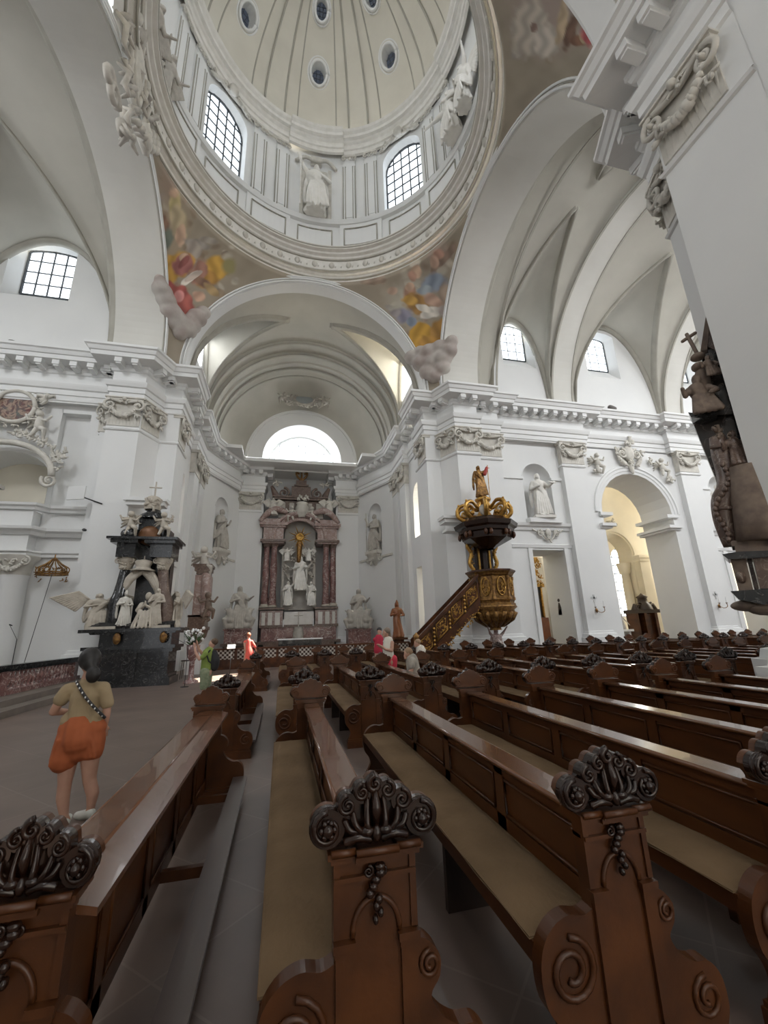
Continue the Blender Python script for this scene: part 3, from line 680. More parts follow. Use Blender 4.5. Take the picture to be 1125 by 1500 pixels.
# daylight falling in through the windows that lie behind and beside the visitor
def daylight(nm, loc, aim, sx, sy, power, col=(.95, .97, 1)):
    l = bpy.data.lights.new(nm, 'AREA'); l.shape = 'RECTANGLE'; l.size = sx; l.size_y = sy; l.energy = power; l.color = col
    o = bpy.data.objects.new(nm, l); COL.objects.link(o); o.location = loc; o.rotation_euler = (Vector(aim) - Vector(loc)).to_track_quat('-Z', 'Y').to_euler(); return o
LK = .22
for i, x in enumerate((-12.3, 14.5, 21.6, 28.9, 36)): daylight('daylight_south_%d' % i, (x, 5.3, 19.6), (x, 18.5, 7), 2.2, 2.8, 1500 * LK)
for i, (x, y) in enumerate(((-5.3, -4), (-5.3, 2.3), (7.7, -4))): daylight('daylight_transept_%d' % i, (x, y, 18.8), (1.2, y + 3, 8), 2, 2.4, 160 * LK)
daylight('daylight_north_west', (-5.45, 23.6, 19.2), (3, 31, 6), 1.9, 2.2, 170 * LK); daylight('daylight_north_east', (7.72, 23.7, 19.2), (-1, 31, 6), 3.2, 2.8, 150 * LK, (1, .97, .9)); daylight('daylight_lunette', (1.2, 33.1, 16.2), (1.2, 27, 9), 4, 1.6, 800 * LK)
daylight('daylight_back', (1.2, -9.8, 17), (1.2, 6, 9), 3, 3.5, 700 * LK); daylight('daylight_east', (45.6, 13.1, 16.5), (20, 13.1, 9), 3, 4, 3400 * LK); daylight('daylight_west', (-21.6, 13.1, 15.5), (-8, 13.1, 9), 4, 6, 800 * LK)
for i, a in enumerate((135, 225)): p = cyl(R(a), 7.6, 28.8); daylight('daylight_drum_%d' % i, p, (CX, CY, 24), 2.2, 4, 500 * LK)
daylight('daylight_lantern', (CX, CY, 41.4), (CX, CY, 0), 2.5, 2.5, 500 * LK)
# ------------------------------------------------------------------ north nave wall
nv = MB(); O, D, N = (0, 21.0), (1, 0), (0, -1)
door = lambda c: dict(c=c, hw=1.05, zs=0, zt=5.9, depth=2.2)
archo = dict(c=21.7, hw=2.65, zs=0, zt=8.35, rise=2.65, depth=2.4)
nich = lambda c: dict(c=c, hw=.95, zs=7.6, zt=10.3, rise=.95, depth=.05)
panel(nv, O, D, N, 17, 0, 7.5, [door(14.9)], s0=12.2); panel(nv, O, D, N, 17, 7.5, 12.7, [nich(14.75)], s0=12.2)
panel(nv, O, D, N, 27, 0, 12.7, [archo], s0=17)
panel(nv, O, D, N, 31.5, 0, 7.5, [dict(door(29.2), depth=1.5)], s0=27); panel(nv, O, D, N, 31.5, 7.5, 12.7, [nich(28.9)], s0=27)
panel(nv, O, D, N, 46, 0, 12.7, [], s0=31.5)
cw = lambda c, hw=1.2: dict(c=c, hw=hw, zs=18.1, zt=21.5, rise=.3, depth=.75, splay=.25, drop=1.0)
cws = [cw(14.7), cw(21.25, 1.3), cw(28.5), cw(36)]
panel(nv, O, D, N, 46, 15, 24, cws, s0=9.5)
wn = structure('wall_nave_north', nv, plaster)
for i, c in enumerate(cws[:3]): window(40 + i, O, D, N, c, 3, 4, bar=.03)
npath = [(46, 20.65), (25.0, 20.65), (25.0, 21.0), (18.4, 21.0), (18.4, 20.65), (12.2, 20.65), (12.2, 20.4)]
entab(npath, wn); MB().sweep([(0, 12.6), (0, 15)], npath).build('frieze_backing', plaster, wn)
def pilaster(par, xa, xb, yf, yw, sg=-1, cap=True):
    b = MB().box(xa, xb, min(yf, yw), max(yf, yw), 0, 12.7); pth = [(xb, yw), (xb, yf), (xa, yf), (xa, yw)]
    if sg > 0: pth = pth[::-1]
    b.sweep(BASE, pth); b.sweep([(0, 11.02), (.06, 11.04), (.09, 11.1), (.04, 11.16), (0, 11.18)], pth); b.build('pilaster', plaster, par)
    if cap: capital(par, (xa + xb) / 2, yf, 0 if sg < 0 else PI, xb - xa)
pilaster(wn, 16.45, 18.0, 20.65, 21.0); pilaster(wn, 25.4, 26.95, 20.65, 21.0); pilaster(wn, 31.5, 33.0, 20.65, 21.0)
def niche(par, cx, y, op, m=plaster, rz=0.):
    """half round niche: back, half dome, edge; local frame at cx,y facing -Y"""
    b = MB(); hw = op['hw']; zs, zt = op['zs'], op['zt']
    b.lathe([(hw, zs), (hw, zt)], (0, 0, 0), 16, 0, PI, sq=.75); b.lathe([(hw * math.cos(PI / 2 * i / 8), zt + hw * math.sin(PI / 2 * i / 8)) for i in range(9)], (0, 0, 0), 16, 0, PI, sq=.75)
    b.add([(hw * math.cos(PI * i / 16), .75 * hw * math.sin(PI * i / 16), zs) for i in range(17)], [tuple(range(17))])
    b.tube([(hw * math.cos(a) * 1.04, -.02, zt + hw * math.sin(a) * 1.04) for a in np.linspace(0, PI, 20)], .05, 5)
    return b.build('niche', m, par, (cx, y, 0), rz)
for c in (14.75, 28.9):
    op = nich(c); niche(wn, c, 21.05, op)
    b = MB()
    for xa, xb in ((c - 2.3, c - .95), (c + .95, c + (1.7 if c < 20 else 2.3))): b.box(xa, xb, 20.9, 21.02, 10.2, 10.36)
    b.sweep([(0, 7.0), (.1, 7.05), (.14, 7.2), (.26, 7.28), (.3, 7.45), (0, 7.5)], [(c + 2, 21.0), (c - 2.3, 21.0)])
    b.box(c - 1.05, c + 1.05, 20.55, 21.0, 7.45, 7.72)
    b.sweep([(0, 6.0), (.06, 6.02), (.1, 6.2), (0, 6.25)], [(c + 1.9, 21), (c - 2.2, 21)])
    for xa, xb in ((c - 1.2, c - .95), (c + 1.15, c + 1.4)): b.box(xa, xb, 20.92, 21.02, 0, 6.0)
    b.build('string_course', plaster, wn)
    t = MB(); rnd = random.Random(4)
    for s in (-1, 1): volute(t, (s * .55, -.1, .1), .2, s, w=.1); t.tube(bez([(s * .55, -.08, .3), (s * .3, -.1, -.1), (s * .1, -.1, -.3)], 4), .05, 6); t.tube(bez([(s * 1.0, -.06, .35), (s * .75, -.1, .2), (s * .6, -.1, .3)], 4), .04, 6)
    leafy(t, (0, -.08, -.25), .25, 8, rnd); t.ell((0, -.08, .15), (.2, .1, .25), 8, 6); t.build('shell_ornament', stucco, wn, (c + .2, 20.95, 6.75))
# nave arch order and archivolt
b = MB(); arc_sweep(b, 'y', 21.0, 21.7, [(0, 3.2), (-.1, 3.18), (-.12, 3.05), (-.06, 3.0), (-.06, 2.84), (-.02, 2.8), (0, 2.65)], 40, zc=8.35)
for s in (-1, 1):
    b.box(21.7 + s * 2.5 - .45, 21.7 + s * 2.5 + .45, 20.82, 23.4, 8.1, 8.3); b.box(21.7 + s * 2.6 - .4, 21.7 + s * 2.6 + .4, 20.9, 23.4, 7.3, 7.42)
    b.box(21.7 + s * 2.5 - .5, 21.7 + s * 2.5 + .5, 20.76, 23.4, 7.42, 7.6)
b.build('archivolt', plaster, wn)
# aisle beyond the arch: inner arch, column, chapel with bright window
ai = MB(); panel(ai, (0, 27.5), D, N, 34, 0, 12.7, [dict(c=25.3, hw=1.7, zs=0, zt=6.9, rise=1.7, depth=1.4)], s0=12); panel(ai, (0, 23.4), (1, 0), (0, 1), 18.9, 0, 12.7, [dict(door(14.9), depth=.01)], s0=12); panel(ai, (0, 23.4), (1, 0), (0, 1), 34, 0, 12.7, [dict(door(29.2), depth=.01)], s0=24.5)
panel(ai, (0, 32.0), D, N, 46, 0, 14, [dict(c=30.2, hw=1.15, zs=2.2, zt=7.4, rise=1.0, depth=.8)], s0=12)
ai.add([(12, 23.3, 12.5), (34, 23.3, 12.5), (34, 32, 12.5), (12, 32, 12.5)], [(0, 1, 2, 3)]); ai.add([(34, 23.3, 0), (34, 32, 0), (34, 32, 12.5), (34, 23.3, 12.5)], [(0, 1, 2, 3)]); ai.add([(12, 23.3, 0), (12, 32, 0), (12, 32, 12.5), (12, 23.3, 12.5)], [(0, 1, 2, 3)])
warm = mat('aisle_plaster', (.76, .71, .60), .9, noise=(.68, .64, .54), nscale=.6)
wa = structure('wall_aisle', ai, warm); daylight('daylight_aisle', (30.2, 31.7, 5.5), (26, 24, 3), 2, 4.5, 260, (1, .95, .84)); daylight('fill_aisle_west', (13.5, 28, 8), (20, 26, 3), 2, 3, 200, (1, .95, .84)); daylight('fill_aisle_east', (33.5, 25.5, 8), (22, 25, 5), 2, 3, 220, (1, .95, .84))  # west and east lamps are added fill; no window stands at those ends
window(44, (0, 32.0), D, N, dict(c=30.2, hw=1.15, zs=2.2, zt=7.4, rise=1.0, depth=.8), 3, 8)
b = MB(); arc_sweep(b, 'y', 27.5, 25.3, [(-.02, 2.15), (-.14, 2.1), (-.14, 1.85), (-.05, 1.8), (-.05, 1.7), (0, 1.68)], 30, zc=6.9)
for xx in (23.15, 27.45): b.box(xx - .42, xx + .42, 26.9, 27.5, 0, 6.4); b.box(xx - .55, xx + .55, 26.75, 27.5, 6.55, 6.75); b.box(xx - .48, xx + .48, 26.82, 27.5, 6.3, 6.55)
b.build('chapel_archivolt', warm, wa)
for xx in (23.9, 26.7): MB().lathe([(.42, 0), (.42, .3), (.34, .45), (.32, 4.5), (.28, 5.4), (.36, 5.5), (.42, 5.6), (.5, 6.1), (.55, 6.3)], (xx, 28.2, 0), 18).build('aisle_column', warm, wa)
t = MB(); rnd = random.Random(8)
for s in (-1, 1): volute(t, (s * .4, -.1, .1), .24, s, w=.15)
leafy(t, (0, -.1, .1), .45, 10, rnd); t.build('cartouche', stucco, wa, (25.3, 27.3, 9.2))
# ornament over the nave arch
def cherub(t, x, z, s=1., rnd=random):
    t.ell((x, -.25, z + .62 * s), .17 * s, 10, 8); t.cap((x, -.15, z + .4 * s), (x + .05 * s, -.2, z), .16 * s, .2 * s)
    t.cap((x, -.2, z), (x + .35 * s, -.35, z - .2 * s), .13 * s, .1 * s); t.cap((x + .35 * s, -.35, z - .2 * s), (x + .3 * s, -.2, z - .6 * s), .1 * s, .06 * s)
    t.cap((x, -.2, z - .05), (x - .15 * s, -.3, z - .5 * s), .13 * s, .07 * s)
    for q in (-1, 1): t.cap((x, -.2, z + .36 * s), (x + q * .35 * s, -.35, z + .25 * s), .07 * s, .06 * s); t.cap((x + q * .35 * s, -.35, z + .25 * s), (x + q * .5 * s, -.3, z + .5 * s), .06 * s, .05 * s)
    for q in range(4): t.tube([(x, -.1, z + .3 * s), (x - .3 * s, 0, z + (.45 - .1 * q) * s), (x - .55 * s, .0, z + (.5 - .2 * q) * s)], [.06 * s, .09 * s, .03 * s], 6)
t = MB(); rnd = random.Random(21)
volute(t, (-.55, -.2, .3), .35, -1, w=.2); volute(t, (.55, -.2, .3), .35, 1, w=.2); t.ell((0, -.15, .35), (.42, .2, .55), 12, 8); leafy(t, (0, -.2, 1.1), .45, 12, rnd); leafy(t, (0, -.2, -.4), .3, 8, rnd); t.cap((0, -.1, -.4), (0, -.2, -1.0), .2, .1)
swag(t, (-.9, -.15, .1), (-.35, -.2, -.5), .1, .12, rnd); swag(t, (.9, -.15, .1), (.35, -.2, -.5), .1, .12, rnd); leafy(t, (-.9, -.1, .4), .35, 7, rnd); leafy(t, (.9, -.1, .4), .35, 7, rnd)
cherub(t, -2.6, -.6, .95); cherub(t, 2.4, -.6, .95); leafy(t, (-2.7, -.05, -1.1), .4, 8, rnd); leafy(t, (2.9, -.05, -1.4), .4, 8, rnd); leafy(t, (1.7, -.05, -.1), .35, 7, rnd)
t.build('arch_sculpture', stucco, wn, (21.7, 20.95, 12.0))
# ------------------------------------------------------------------ choir side wall
cvw = MB(); trib = dict(c=1.9, hw=1.75, zs=7.45, zt=8.8, rise=1.35, depth=1.6); low = dict(c=1.6, hw=1.9, zs=0, zt=5.2, depth=1.6)
O2 = (-14.2, 21.0)
panel(cvw, O2, D, N, 6.0, 6.2, 12.7, [trib, dict(c=4.25, hw=.62, zs=7.5, zt=12.25, depth=.4)], s0=-8); cvw.add([(-10.7, 21.4, 7.4), (-9.2, 21.4, 7.4), (-9.2, 21.4, 12.4), (-10.7, 21.4, 12.4)], [(0, 1, 2, 3)]); panel(cvw, O2, D, N, 6.0, 0, 6.2, [low], s0=-8)
cwl = dict(c=1.4, hw=1.5, zs=18.6, zt=22.1, rise=.28, depth=.95, splay=.3, drop=.8)
panel(cvw, O2, D, N, 6.6, 15, 24, [cwl], s0=-8); wc = structure('wall_choir_north', cvw, plaster); window(50, O2, D, N, cwl, 4, 4, bar=.045)
cpath = [(-8.2, 20.65), (-24, 20.65)]; entab(cpath, wc)
MB().sweep([(0, 12.6), (0, 15)], cpath).build('frieze_backing', plaster, wc)
b = MB().box(-8.75, -8.2, 20.7, 21.0, 0, 12.65)
for zz, pr_ in ((7.2, [(0, 0), (.15, .03), (.18, .14), (.28, .2), (.3, .3), (0, .32)]), (6.1, [(0, 0), (.12, .03), (.2, .16), (.34, .24), (.36, .36), (0, .38)]), (5.2, [(0, 0), (.1, .03), (.1, .14), (.18, .2), (.18, .27), (0, .28)])):
    b.sweep([(d, zz + z) for d, z in pr_], [(-8.75, 20.95), (-10.3, 20.95), (-10.6, 20.45), (-16, 20.45)])
b.box(-16, -10.6, 20.4, 21, 5.2, 7.2); b.build('tribune_mouldings', plaster, wc)
b = MB()
for i in range(9): b.lathe([(.13, 0), (.07, .08), (.1, .2), (.15, .34), (.08, .52), (.06, .6), (.11, .68)], (-15.6 + i * .42, 20.6, 7.5), 10)
b.box(-16, -12.05, 20.45, 20.75, 8.18, 8.34); b.build('tribune_balustrade', stucco, wc)
b = MB(); b.add([(-16, 22.6, 5), (-9, 22.6, 5), (-9, 22.6, 13), (-16, 22.6, 13)], [(0, 1, 2, 3)]); b.add([(-16, 22.6, 0), (-9, 22.6, 0), (-9, 22.6, 5), (-16, 22.6, 5)], [(0, 1, 2, 3)]); b.build('tribune_room', warm, wc)
t = MB().lathe([(.62, 0), (.62, .4), (.5, .6), (.48, .8), (.46, 4.3), (.5, 4.4)], (-10.9, 20.6, 0), 22); t.build('column', plaster, wc)
t = MB().lathe([(.48, 4.38), (.55, 4.9), (.75, 5.15), (.75, 5.2)], (0, 0, 0), 16); rnd = random.Random(3)
for s in (-1, 1): volute(t, (s * .5, -.5, 4.95), .2, -s, w=.15)
swag(t, (-.45, -.55, 4.85), (.45, -.55, 4.85), .25, .09, rnd); leafy(t, (0, -.5, 4.9), .3, 8, rnd); t.build('column_capital', stucco, wc, (-10.9, 20.6, 0))
# scroll frame and oval painting above the tribune
t = MB(); rnd = random.Random(31)
for k, r in enumerate((.12, .2, .1)): t.tube([(2.0 * math.cos(a), -.12 - .05 * k, 8.85 - 9.0 + 1.55 * math.sin(a)) for a in np.linspace(0, PI, 26)], r * .7, 6)
volute(t, (1.95, -.2, -.35), .32, 1, w=.2, a0=PI / 2 + 1); volute(t, (-1.95, -.2, -.35), .32, -1, w=.2)
for i in range(26): a = rnd.uniform(.1, 3.0); leafy(t, (2.25 * math.cos(a), -.12, .0 + 1.9 * math.sin(a)), .28, 5, rnd)
for s in (-1, 1): cherub(t, s * 1.1, 2.25, 1.0)
for i in range(14): a = 2 * PI * i / 14; leafy(t, (.95 * math.cos(a), -.1, 3.2 + .95 * math.sin(a)), .2, 4, rnd)
t.tube([(.8 * math.cos(a), -.15, 3.2 + .8 * math.sin(a)) for a in np.linspace(0, 2 * PI, 30)], .1, 6); leafy(t, (1.2, -.1, 3.7), .4, 10, rnd); leafy(t, (2.3, -.1, 1.0), .35, 10, rnd)
t.build('tribune_stucco', stucco, wc, (-12.3, 20.75, 9.0))
pnt = mat('dark_painting', (.12, .035, .03), .5, noise=(.09, .10, .09), nscale=3, veins=[((.32, .22, .16), 2.4, .08)])
MB().add([(.78 * math.cos(a), -.08, 3.2 + .78 * math.sin(a)) for a in np.linspace(0, 2 * PI, 29)[:-1]], [tuple(range(28))]).build('oval_painting', pnt, wc, (-12.3, 20.75, 9.0))
# ------------------------------------------------------------------ transept arm: side walls, conch, end wall
b = MB(); tsw = dict(c=2.5, hw=1.0, zs=17.6, zt=20.0, rise=.5, depth=1.3, splay=.1, drop=.3)
for nm, sx, k in (('wall_transept_west', -1, 60), ('wall_transept_east', 1, 61)):
    b = MB(); X = CX + sx * 6.9; Dv = (0, 1); Nv = (-sx, 0)
    tr = dict(c=2.9, hw=.85, zs=7.3, zt=9.9, rise=.85, depth=1.0); dd = dict(c=2.9, hw=.9, zs=0, zt=5.4, depth=1.0)
    panel(b, (X, 21.1), Dv, Nv, 8.2, 6.4, 12.7, [tr]); panel(b, (X, 21.1), Dv, Nv, 8.2, 0, 6.4, [dd]); panel(b, (CX + sx * 6.6, 21.1), Dv, Nv, 8.6, 14.8, 24, [tsw if sx < 0 else dict(c=2.6, hw=1.75, zs=17.3, zt=20.3, rise=.5, depth=.3)])
    o = structure(nm, b, plaster); (window(k, (CX + sx * 6.6, 21.1), Dv, Nv, tsw, 3, 4) if sx < 0 else None)
    pth = [(CX + sx * 6.6, 22.9), (CX + sx * 6.9, 22.95), (CX + sx * 6.9, 25.4), (CX + sx * 6.6, 25.4), (CX + sx * 6.6, 28.6), (CX + sx * 6.2, 29.6), (CX + sx * 4.75, 32.6), (CX + sx * 4.75, 33.35), (CX + sx * 2.9, 33.35), (CX + sx * 2.9, 35.2)]
    if sx < 0: pth = pth[::-1]
    pth = pth if sx > 0 else pth
    e = MB().sweep([(d * .85 * (1 if sx > 0 else 1), h) for d, h in ENT], pth); modillions(e, pth, d1=.62); e.build('cornice', plaster, o)
    MB().sweep([(0, 12.6), (0, 15)], pth).build('frieze_backing', plaster, o)
    g = MB()
    for y0, y1 in ((25.6, 26.9), (27.5, 28.8)): g.box(X - sx * .3 if sx > 0 else X, X if sx > 0 else X + .3, y0, y1, 0, 12.7); 
    g.sweep(BASE, pth[2:5] if sx > 0 else pth[-5:-2]); g.build('pilaster', plaster, o)
    for yc in (26.2, 28.1): capital(o, CX + sx * 6.6, yc, -sx * PI / 2, 1.3)
    # slanted niche wall
    A = Vector((CX + sx * 6.75, 28.7)); B2 = Vector((CX + sx * 4.72, 33.4)); w = MB(); dv = (B2 - A); Lw = dv.length
    nn = Vector((-dv.y, dv.x)).normalized(); nn = nn if nn.x * sx < 0 else -nn
    wop = dict(c=Lw * .52, hw=.85, zs=7.6, zt=10.6, rise=.85, depth=.05); panel(w, A, dv, nn, Lw, 0, 12.7, [wop]); w.build('niche_wall', plaster, o)
    mid = A + dv * .52; ang = math.atan2(nn.y, nn.x) + PI / 2; niche(o, mid.x - nn.x * .05, mid.y - nn.y * .05, wop, plaster, ang)
    t = MB(); rnd = random.Random(40); t.box(-.8, .8, -.45, .3, 7.35, 7.62); t.lathe([(.1, 6.5), (.45, 6.9), (.75, 7.35)], (0, 0, 0), 14, PI, 2 * PI)
    for s in (-1, 1): volute(t, (s * .8, -.2, 7.0), .28, s, w=.15); t.box(s * 1.55 - .6, s * 1.55 + .6, -.1, .05, 7.0, 7.15)
    leafy(t, (0, -.35, 6.8), .4, 10, rnd); t.build('niche_bracket', stucco, o, (mid.x, mid.y, 0), ang)
    xa, xb = sorted((CX + sx * 3.1, CX + sx * 4.75)); pilaster(o, xa, xb, 33.35, 34.2)
    xa, xb = sorted((CX + sx * 2.9, CX + sx * 4.75)); MB().box(xa, xb, 33.4, 35.4, 0, 15).build('altar_recess_cheek', plaster, o)
b = MB(); panel(b, (CX - 3.2, 35.3), D, N, 6.4, 0, 14.8, []); ew = structure('wall_transept_end', b, plaster)
b = MB(); NB = 20; vs = []; fs = []; NJ = 12
for i in range(49):
    a = PI * i / 48
    for j in range(NJ + 1):
        t = j / NJ; r = 6.1 + (4.4 - 6.1) * (1 - math.cos(t * PI / 2)) ** 1.0; y = 28.9 + (31.6 - 28.9) * math.sin(t * PI / 2); vs.append((CX + r * math.cos(a), y, ZS - .05 + r * math.sin(a)))
for i in range(48):
    for j in range(NJ): fs.append((i * (NJ + 1) + j, (i + 1) * (NJ + 1) + j, (i + 1) * (NJ + 1) + j + 1, i * (NJ + 1) + j + 1))
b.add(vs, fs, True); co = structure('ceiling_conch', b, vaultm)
b = MB(); arc_sweep(b, 'y', 31.6, CX, [(0, 4.42), (-.1, 4.4), (-.1, 4.2), (0, 4.18), (0, 3.1), (.1, 3.08), (1.5, 2.75), (1.5, 2.62), (1.65, 2.6)], 48, zc=15.0); b.add([(CX - 4.4, 31.6, 14.6), (CX + 4.4, 31.6, 14.6), (CX + 4.4, 31.6, 15.0), (CX - 4.4, 31.6, 15.0)], [(0, 1, 2, 3)]) if False else None
b.build('lunette_wall', plaster, co)
b = MB().box(CX - 6.6, CX + 6.6, 31.55, 35.4, 14.7, 14.95).box(CX - 6.6, CX - 4.4, 29.3, 31.7, 14.7, 14.95).box(CX + 4.4, CX + 6.6, 29.3, 31.7, 14.7, 14.95); b.sweep([(0, 14.6), (.06, 14.64), (.1, 14.8), (.16, 14.95), (0, 15)], [(CX + 2.9, 33.2), (CX - 2.9, 33.2)]); b.build('window_sill', plaster, co)
b = MB(); pts = [(CX + 2.6 * math.cos(a), 33.2, 15.0 + 2.6 * math.sin(a)) for a in np.linspace(0, PI, 30)]; b.add(pts, [tuple(range(30))]); o = b.build('window_70', glass); o['kind'] = 'structure'
l = MB(); Y = 33.12
for s in (-1.55, -.0, 1.55):
    l.tube([(CX + s - .3, Y, 15.75), (CX + s + .3, Y, 15.75), (CX + s + .3, Y, 16.95 if s == 0 else 16.8), (CX + s - .3, Y, 16.95 if s == 0 else 16.8), (CX + s - .3, Y, 15.75)], .03, 4)
for s in (-2.2, -.78, .78, 2.2): l.tube([(CX + s, Y, 15), (CX + s, Y, 15 + math.sqrt(2.6 ** 2 - s * s))], .016, 4)
for z in (15.6, 16.3, 16.9): w = math.sqrt(2.6 ** 2 - (z - 15) ** 2); l.tube([(CX - w, Y, z), (CX + w, Y, z)], .016, 4)
l.build('window_lattice', leadm, o)
# stepped arch bands in front of the conch
b = MB(); arc_sweep(b, 'y', 25.7, CX, [(0, 6.7), (0, 6.36), (.35, 6.34), (.4, 6.5), (1.2, 6.5), (1.25, 6.3), (1.5, 6.28), (2.1, 6.3), (2.15, 6.18), (2.7, 6.2), (2.75, 6.12), (3.5, 6.1)], 56)
structure('ceiling_arch_bands', b, vaultm)
g = MB()
for y, r in ((25.72, 6.36), (26.9, 6.28), (28.4, 6.12), (29.2, 6.05)): arc_sweep(g, 'y', y, CX, [(-.05, r), (-.05, r - .07), (.08, r - .07), (.08, r)], 56)
g.build('band_edges', trimm, bpy.data.objects['ceiling_arch_bands'])
# cartouche with two putti on the conch
t = MB(); rnd = random.Random(51)
for k in range(20): a = 2 * PI * k / 20; leafy(t, (.95 * math.cos(a), 0, .95 * math.sin(a)), .26, 5, rnd)
t.tube([(.8 * math.cos(a), -.1, .8 * math.sin(a)) for a in np.linspace(0, 2 * PI, 30)], .12, 6)
for s in (-1, 1):
    c = MB(); cherub(c, 0, 0, 1.1); t.merge(c, Matrix.Translation((s * 1.55, 0, -.35)) @ Matrix.Diagonal((s, 1, 1, 1))); leafy(t, (s * 1.2, 0, -.9), .35, 6, rnd)
cr = t.build('cartouche', stuccod, co, (CX, 30.95, 20.0)); cr.rotation_euler.x = R(-28)
MB().add([(.78 * math.cos(a), -.06, .78 * math.sin(a)) for a in np.linspace(0, 2 * PI, 25)[:-1]], [tuple(range(24))]).build('shield', mat('shield_blue', (.36, .40, .41), .7), cr)
# ------------------------------------------------------------------ camera, world, light
cam = bpy.data.cameras.new('camera'); co_ = bpy.data.objects.new('camera', cam); COL.objects.link(co_); S.camera = co_
cam.sensor_fit = 'VERTICAL'; cam.sensor_height = 36; cam.lens = FL / 1500 * 36; cam.clip_end = 300; cam.clip_start = .05
co_.matrix_world = Matrix(((CR.x, CU.x, -CF.x, 0), (CR.y, CU.y, -CF.y, 0), (CR.z, CU.z, -CF.z, HC), (0, 0, 0, 1)))
w = bpy.data.worlds.new('world'); S.world = w; w.use_nodes = True; w.node_tree.nodes['Background'].inputs[0].default_value = (.93, .96, 1, 1); w.node_tree.nodes['Background'].inputs[1].default_value = .6
S.view_settings.view_transform = 'Standard'; S.view_settings.look = 'None'; S.view_settings.exposure = 1.25; S.view_settings.gamma = 1
S.cycles.max_bounces = 8; S.cycles.diffuse_bounces = 6; S.cycles.use_denoising = True; S.cycles.sample_clamp_indirect = 6
# ------------------------------------------------------------------ helpers for furniture and figures
def G(x, y, z=0.):
    """point of the place at height z met by the sight line x,y of the photograph"""
    d = CR * ((x - 562.5) / FL) - CU * ((y - 750) / FL) + CF; return Vector((0, 0, HC)) + d * ((z - HC) / d.z)
def W(x, y, Y):
    d = CR * ((x - 562.5) / FL) - CU * ((y - 750) / FL) + CF; return Vector((0, 0, HC)) + d * (Y / d.y)
# ------------------------------------------------------------------ pews
def crest_shape():
    L = [(-.182, .068, .064), (.182, .068, .064), (-.105, .135, .042), (.105, .135, .042), (-.048, .172, .036), (.048, .172, .036), (0, .19, .034)]
    pts = []
    for i in range(61):
        x = -.245 + .49 * i / 60; z = .035 + .085 * max(0, 1 - (abs(x) / .12) ** 4)
        for cx, cz, r in L:
            if abs(x - cx) < r: z = max(z, cz + math.sqrt(r * r - (x - cx) ** 2))
        pts.append((x, z))
    return L, [(-.2, 0)] + pts + [(.2, 0)]
def crest_carving(fine=True):
    L, _ = crest_shape(); b = MB(); y = -.055; rnd = random.Random(2)
    for s in (-1, 1):
        volute(b, (s * .182, y, .068), .058, -s, w=.03, turns=1.5, th=.0125); b.tube([(s * .182 + .058 * math.cos(a), y + .02, .068 + .058 * math.sin(a)) for a in np.linspace(0, 2 * PI, 24)], .012, 6)
        b.ell((s * .182, y - .012, .068), (.022, .02, .022), 8, 6)
        for k in range(6): a = k * PI / 3; b.ell((s * .182 + .024 * math.cos(a), y - .006, .068 + .024 * math.sin(a)), (.012, .012, .012), 6, 4)
        for cx, cz, r in ((.107, .137, .036), (.05, .176, .03)):
            volute(b, (s * cx, y, cz), r, -s, w=.03, turns=1.3, th=.0105); b.tube([(s * (cx - .012), y, cz - .03), (s * cx * .8, y - .012, .08), (s * cx * .35, y, .03)], [.006, .010, .006], 6)
            b.tube(bez([(s * cx * .25, y, .03), (s * cx * .7, y - .015, .07), (s * (cx - .02), y, cz - .02)], 5), [.007, .009, .011, .012, .012, .012, .011, .010, .009, .008, .006], 6)
        b.tube(bez([(s * .02, y, .02), (s * .07, y - .01, .035), (s * .12, y, .02)], 5), .016, 6); b.ell((s * .035, y - .01, .05), (.03, .02, .018), 8, 6)
        b.tube(bez([(s * .06, y, .05), (s * .10, y - .012, .06), (s * .12, y, .09)], 5), .012, 6)
    volute(b, (0, y, .2), .032, 1, w=.03, th=.015, turns=1.1); b.tube([(0, y, .06), (0, y - .02, .12), (0, y, .18)], [.01, .02, .012], 6); b.ell((0, y - .01, .04), (.02, .02, .03), 8, 6)
    c = MB().prism(crest_shape()[1], -.028, .0, 1)
    for cx, cz, r in L: c.prism([(cx + r * math.cos(a), cz + r * math.sin(a)) for a in np.linspace(0, 2 * PI, 19)[:-1]], -.052, .0, 1)
    b.merge(c)
    return b.mesh('carving') if fine else remesh(b, .012, 1)
CREST_F = crest_carving(); CREST_C = crest_carving(False)
def crest_plate():
    b = MB().prism(crest_shape()[1], 0, .03, 1)
    for s in (-1, 1): b.tube(spiral((s * .18, .032, .068), .052, .02, -1.2 * s, PI / 2, (1, 0, 0), (0, 0, 1), 18), .008, 5)
    b.tube([(-.2, .033, .008), (.2, .033, .008)], .008, 5); return b.mesh('crest')
PLATE = crest_plate()
ENDP = [(-.155, .93), (-.155, .62), (-.20, .605), (-.27, .615), (-.34, .59), (-.395, .53), (-.415, .44), (-.40, .34), (-.35, .27), (-.33, .2), (-.36, .13), (-.36, 0), (.40, 0), (.40, .13), (.43, .2), (.42, .30), (.37, .36), (.30, .37),
        (.235, .41), (.20, .47), (.235, .52), (.24, .58), (.20, .63), (.158, .65), (.155, .93)]
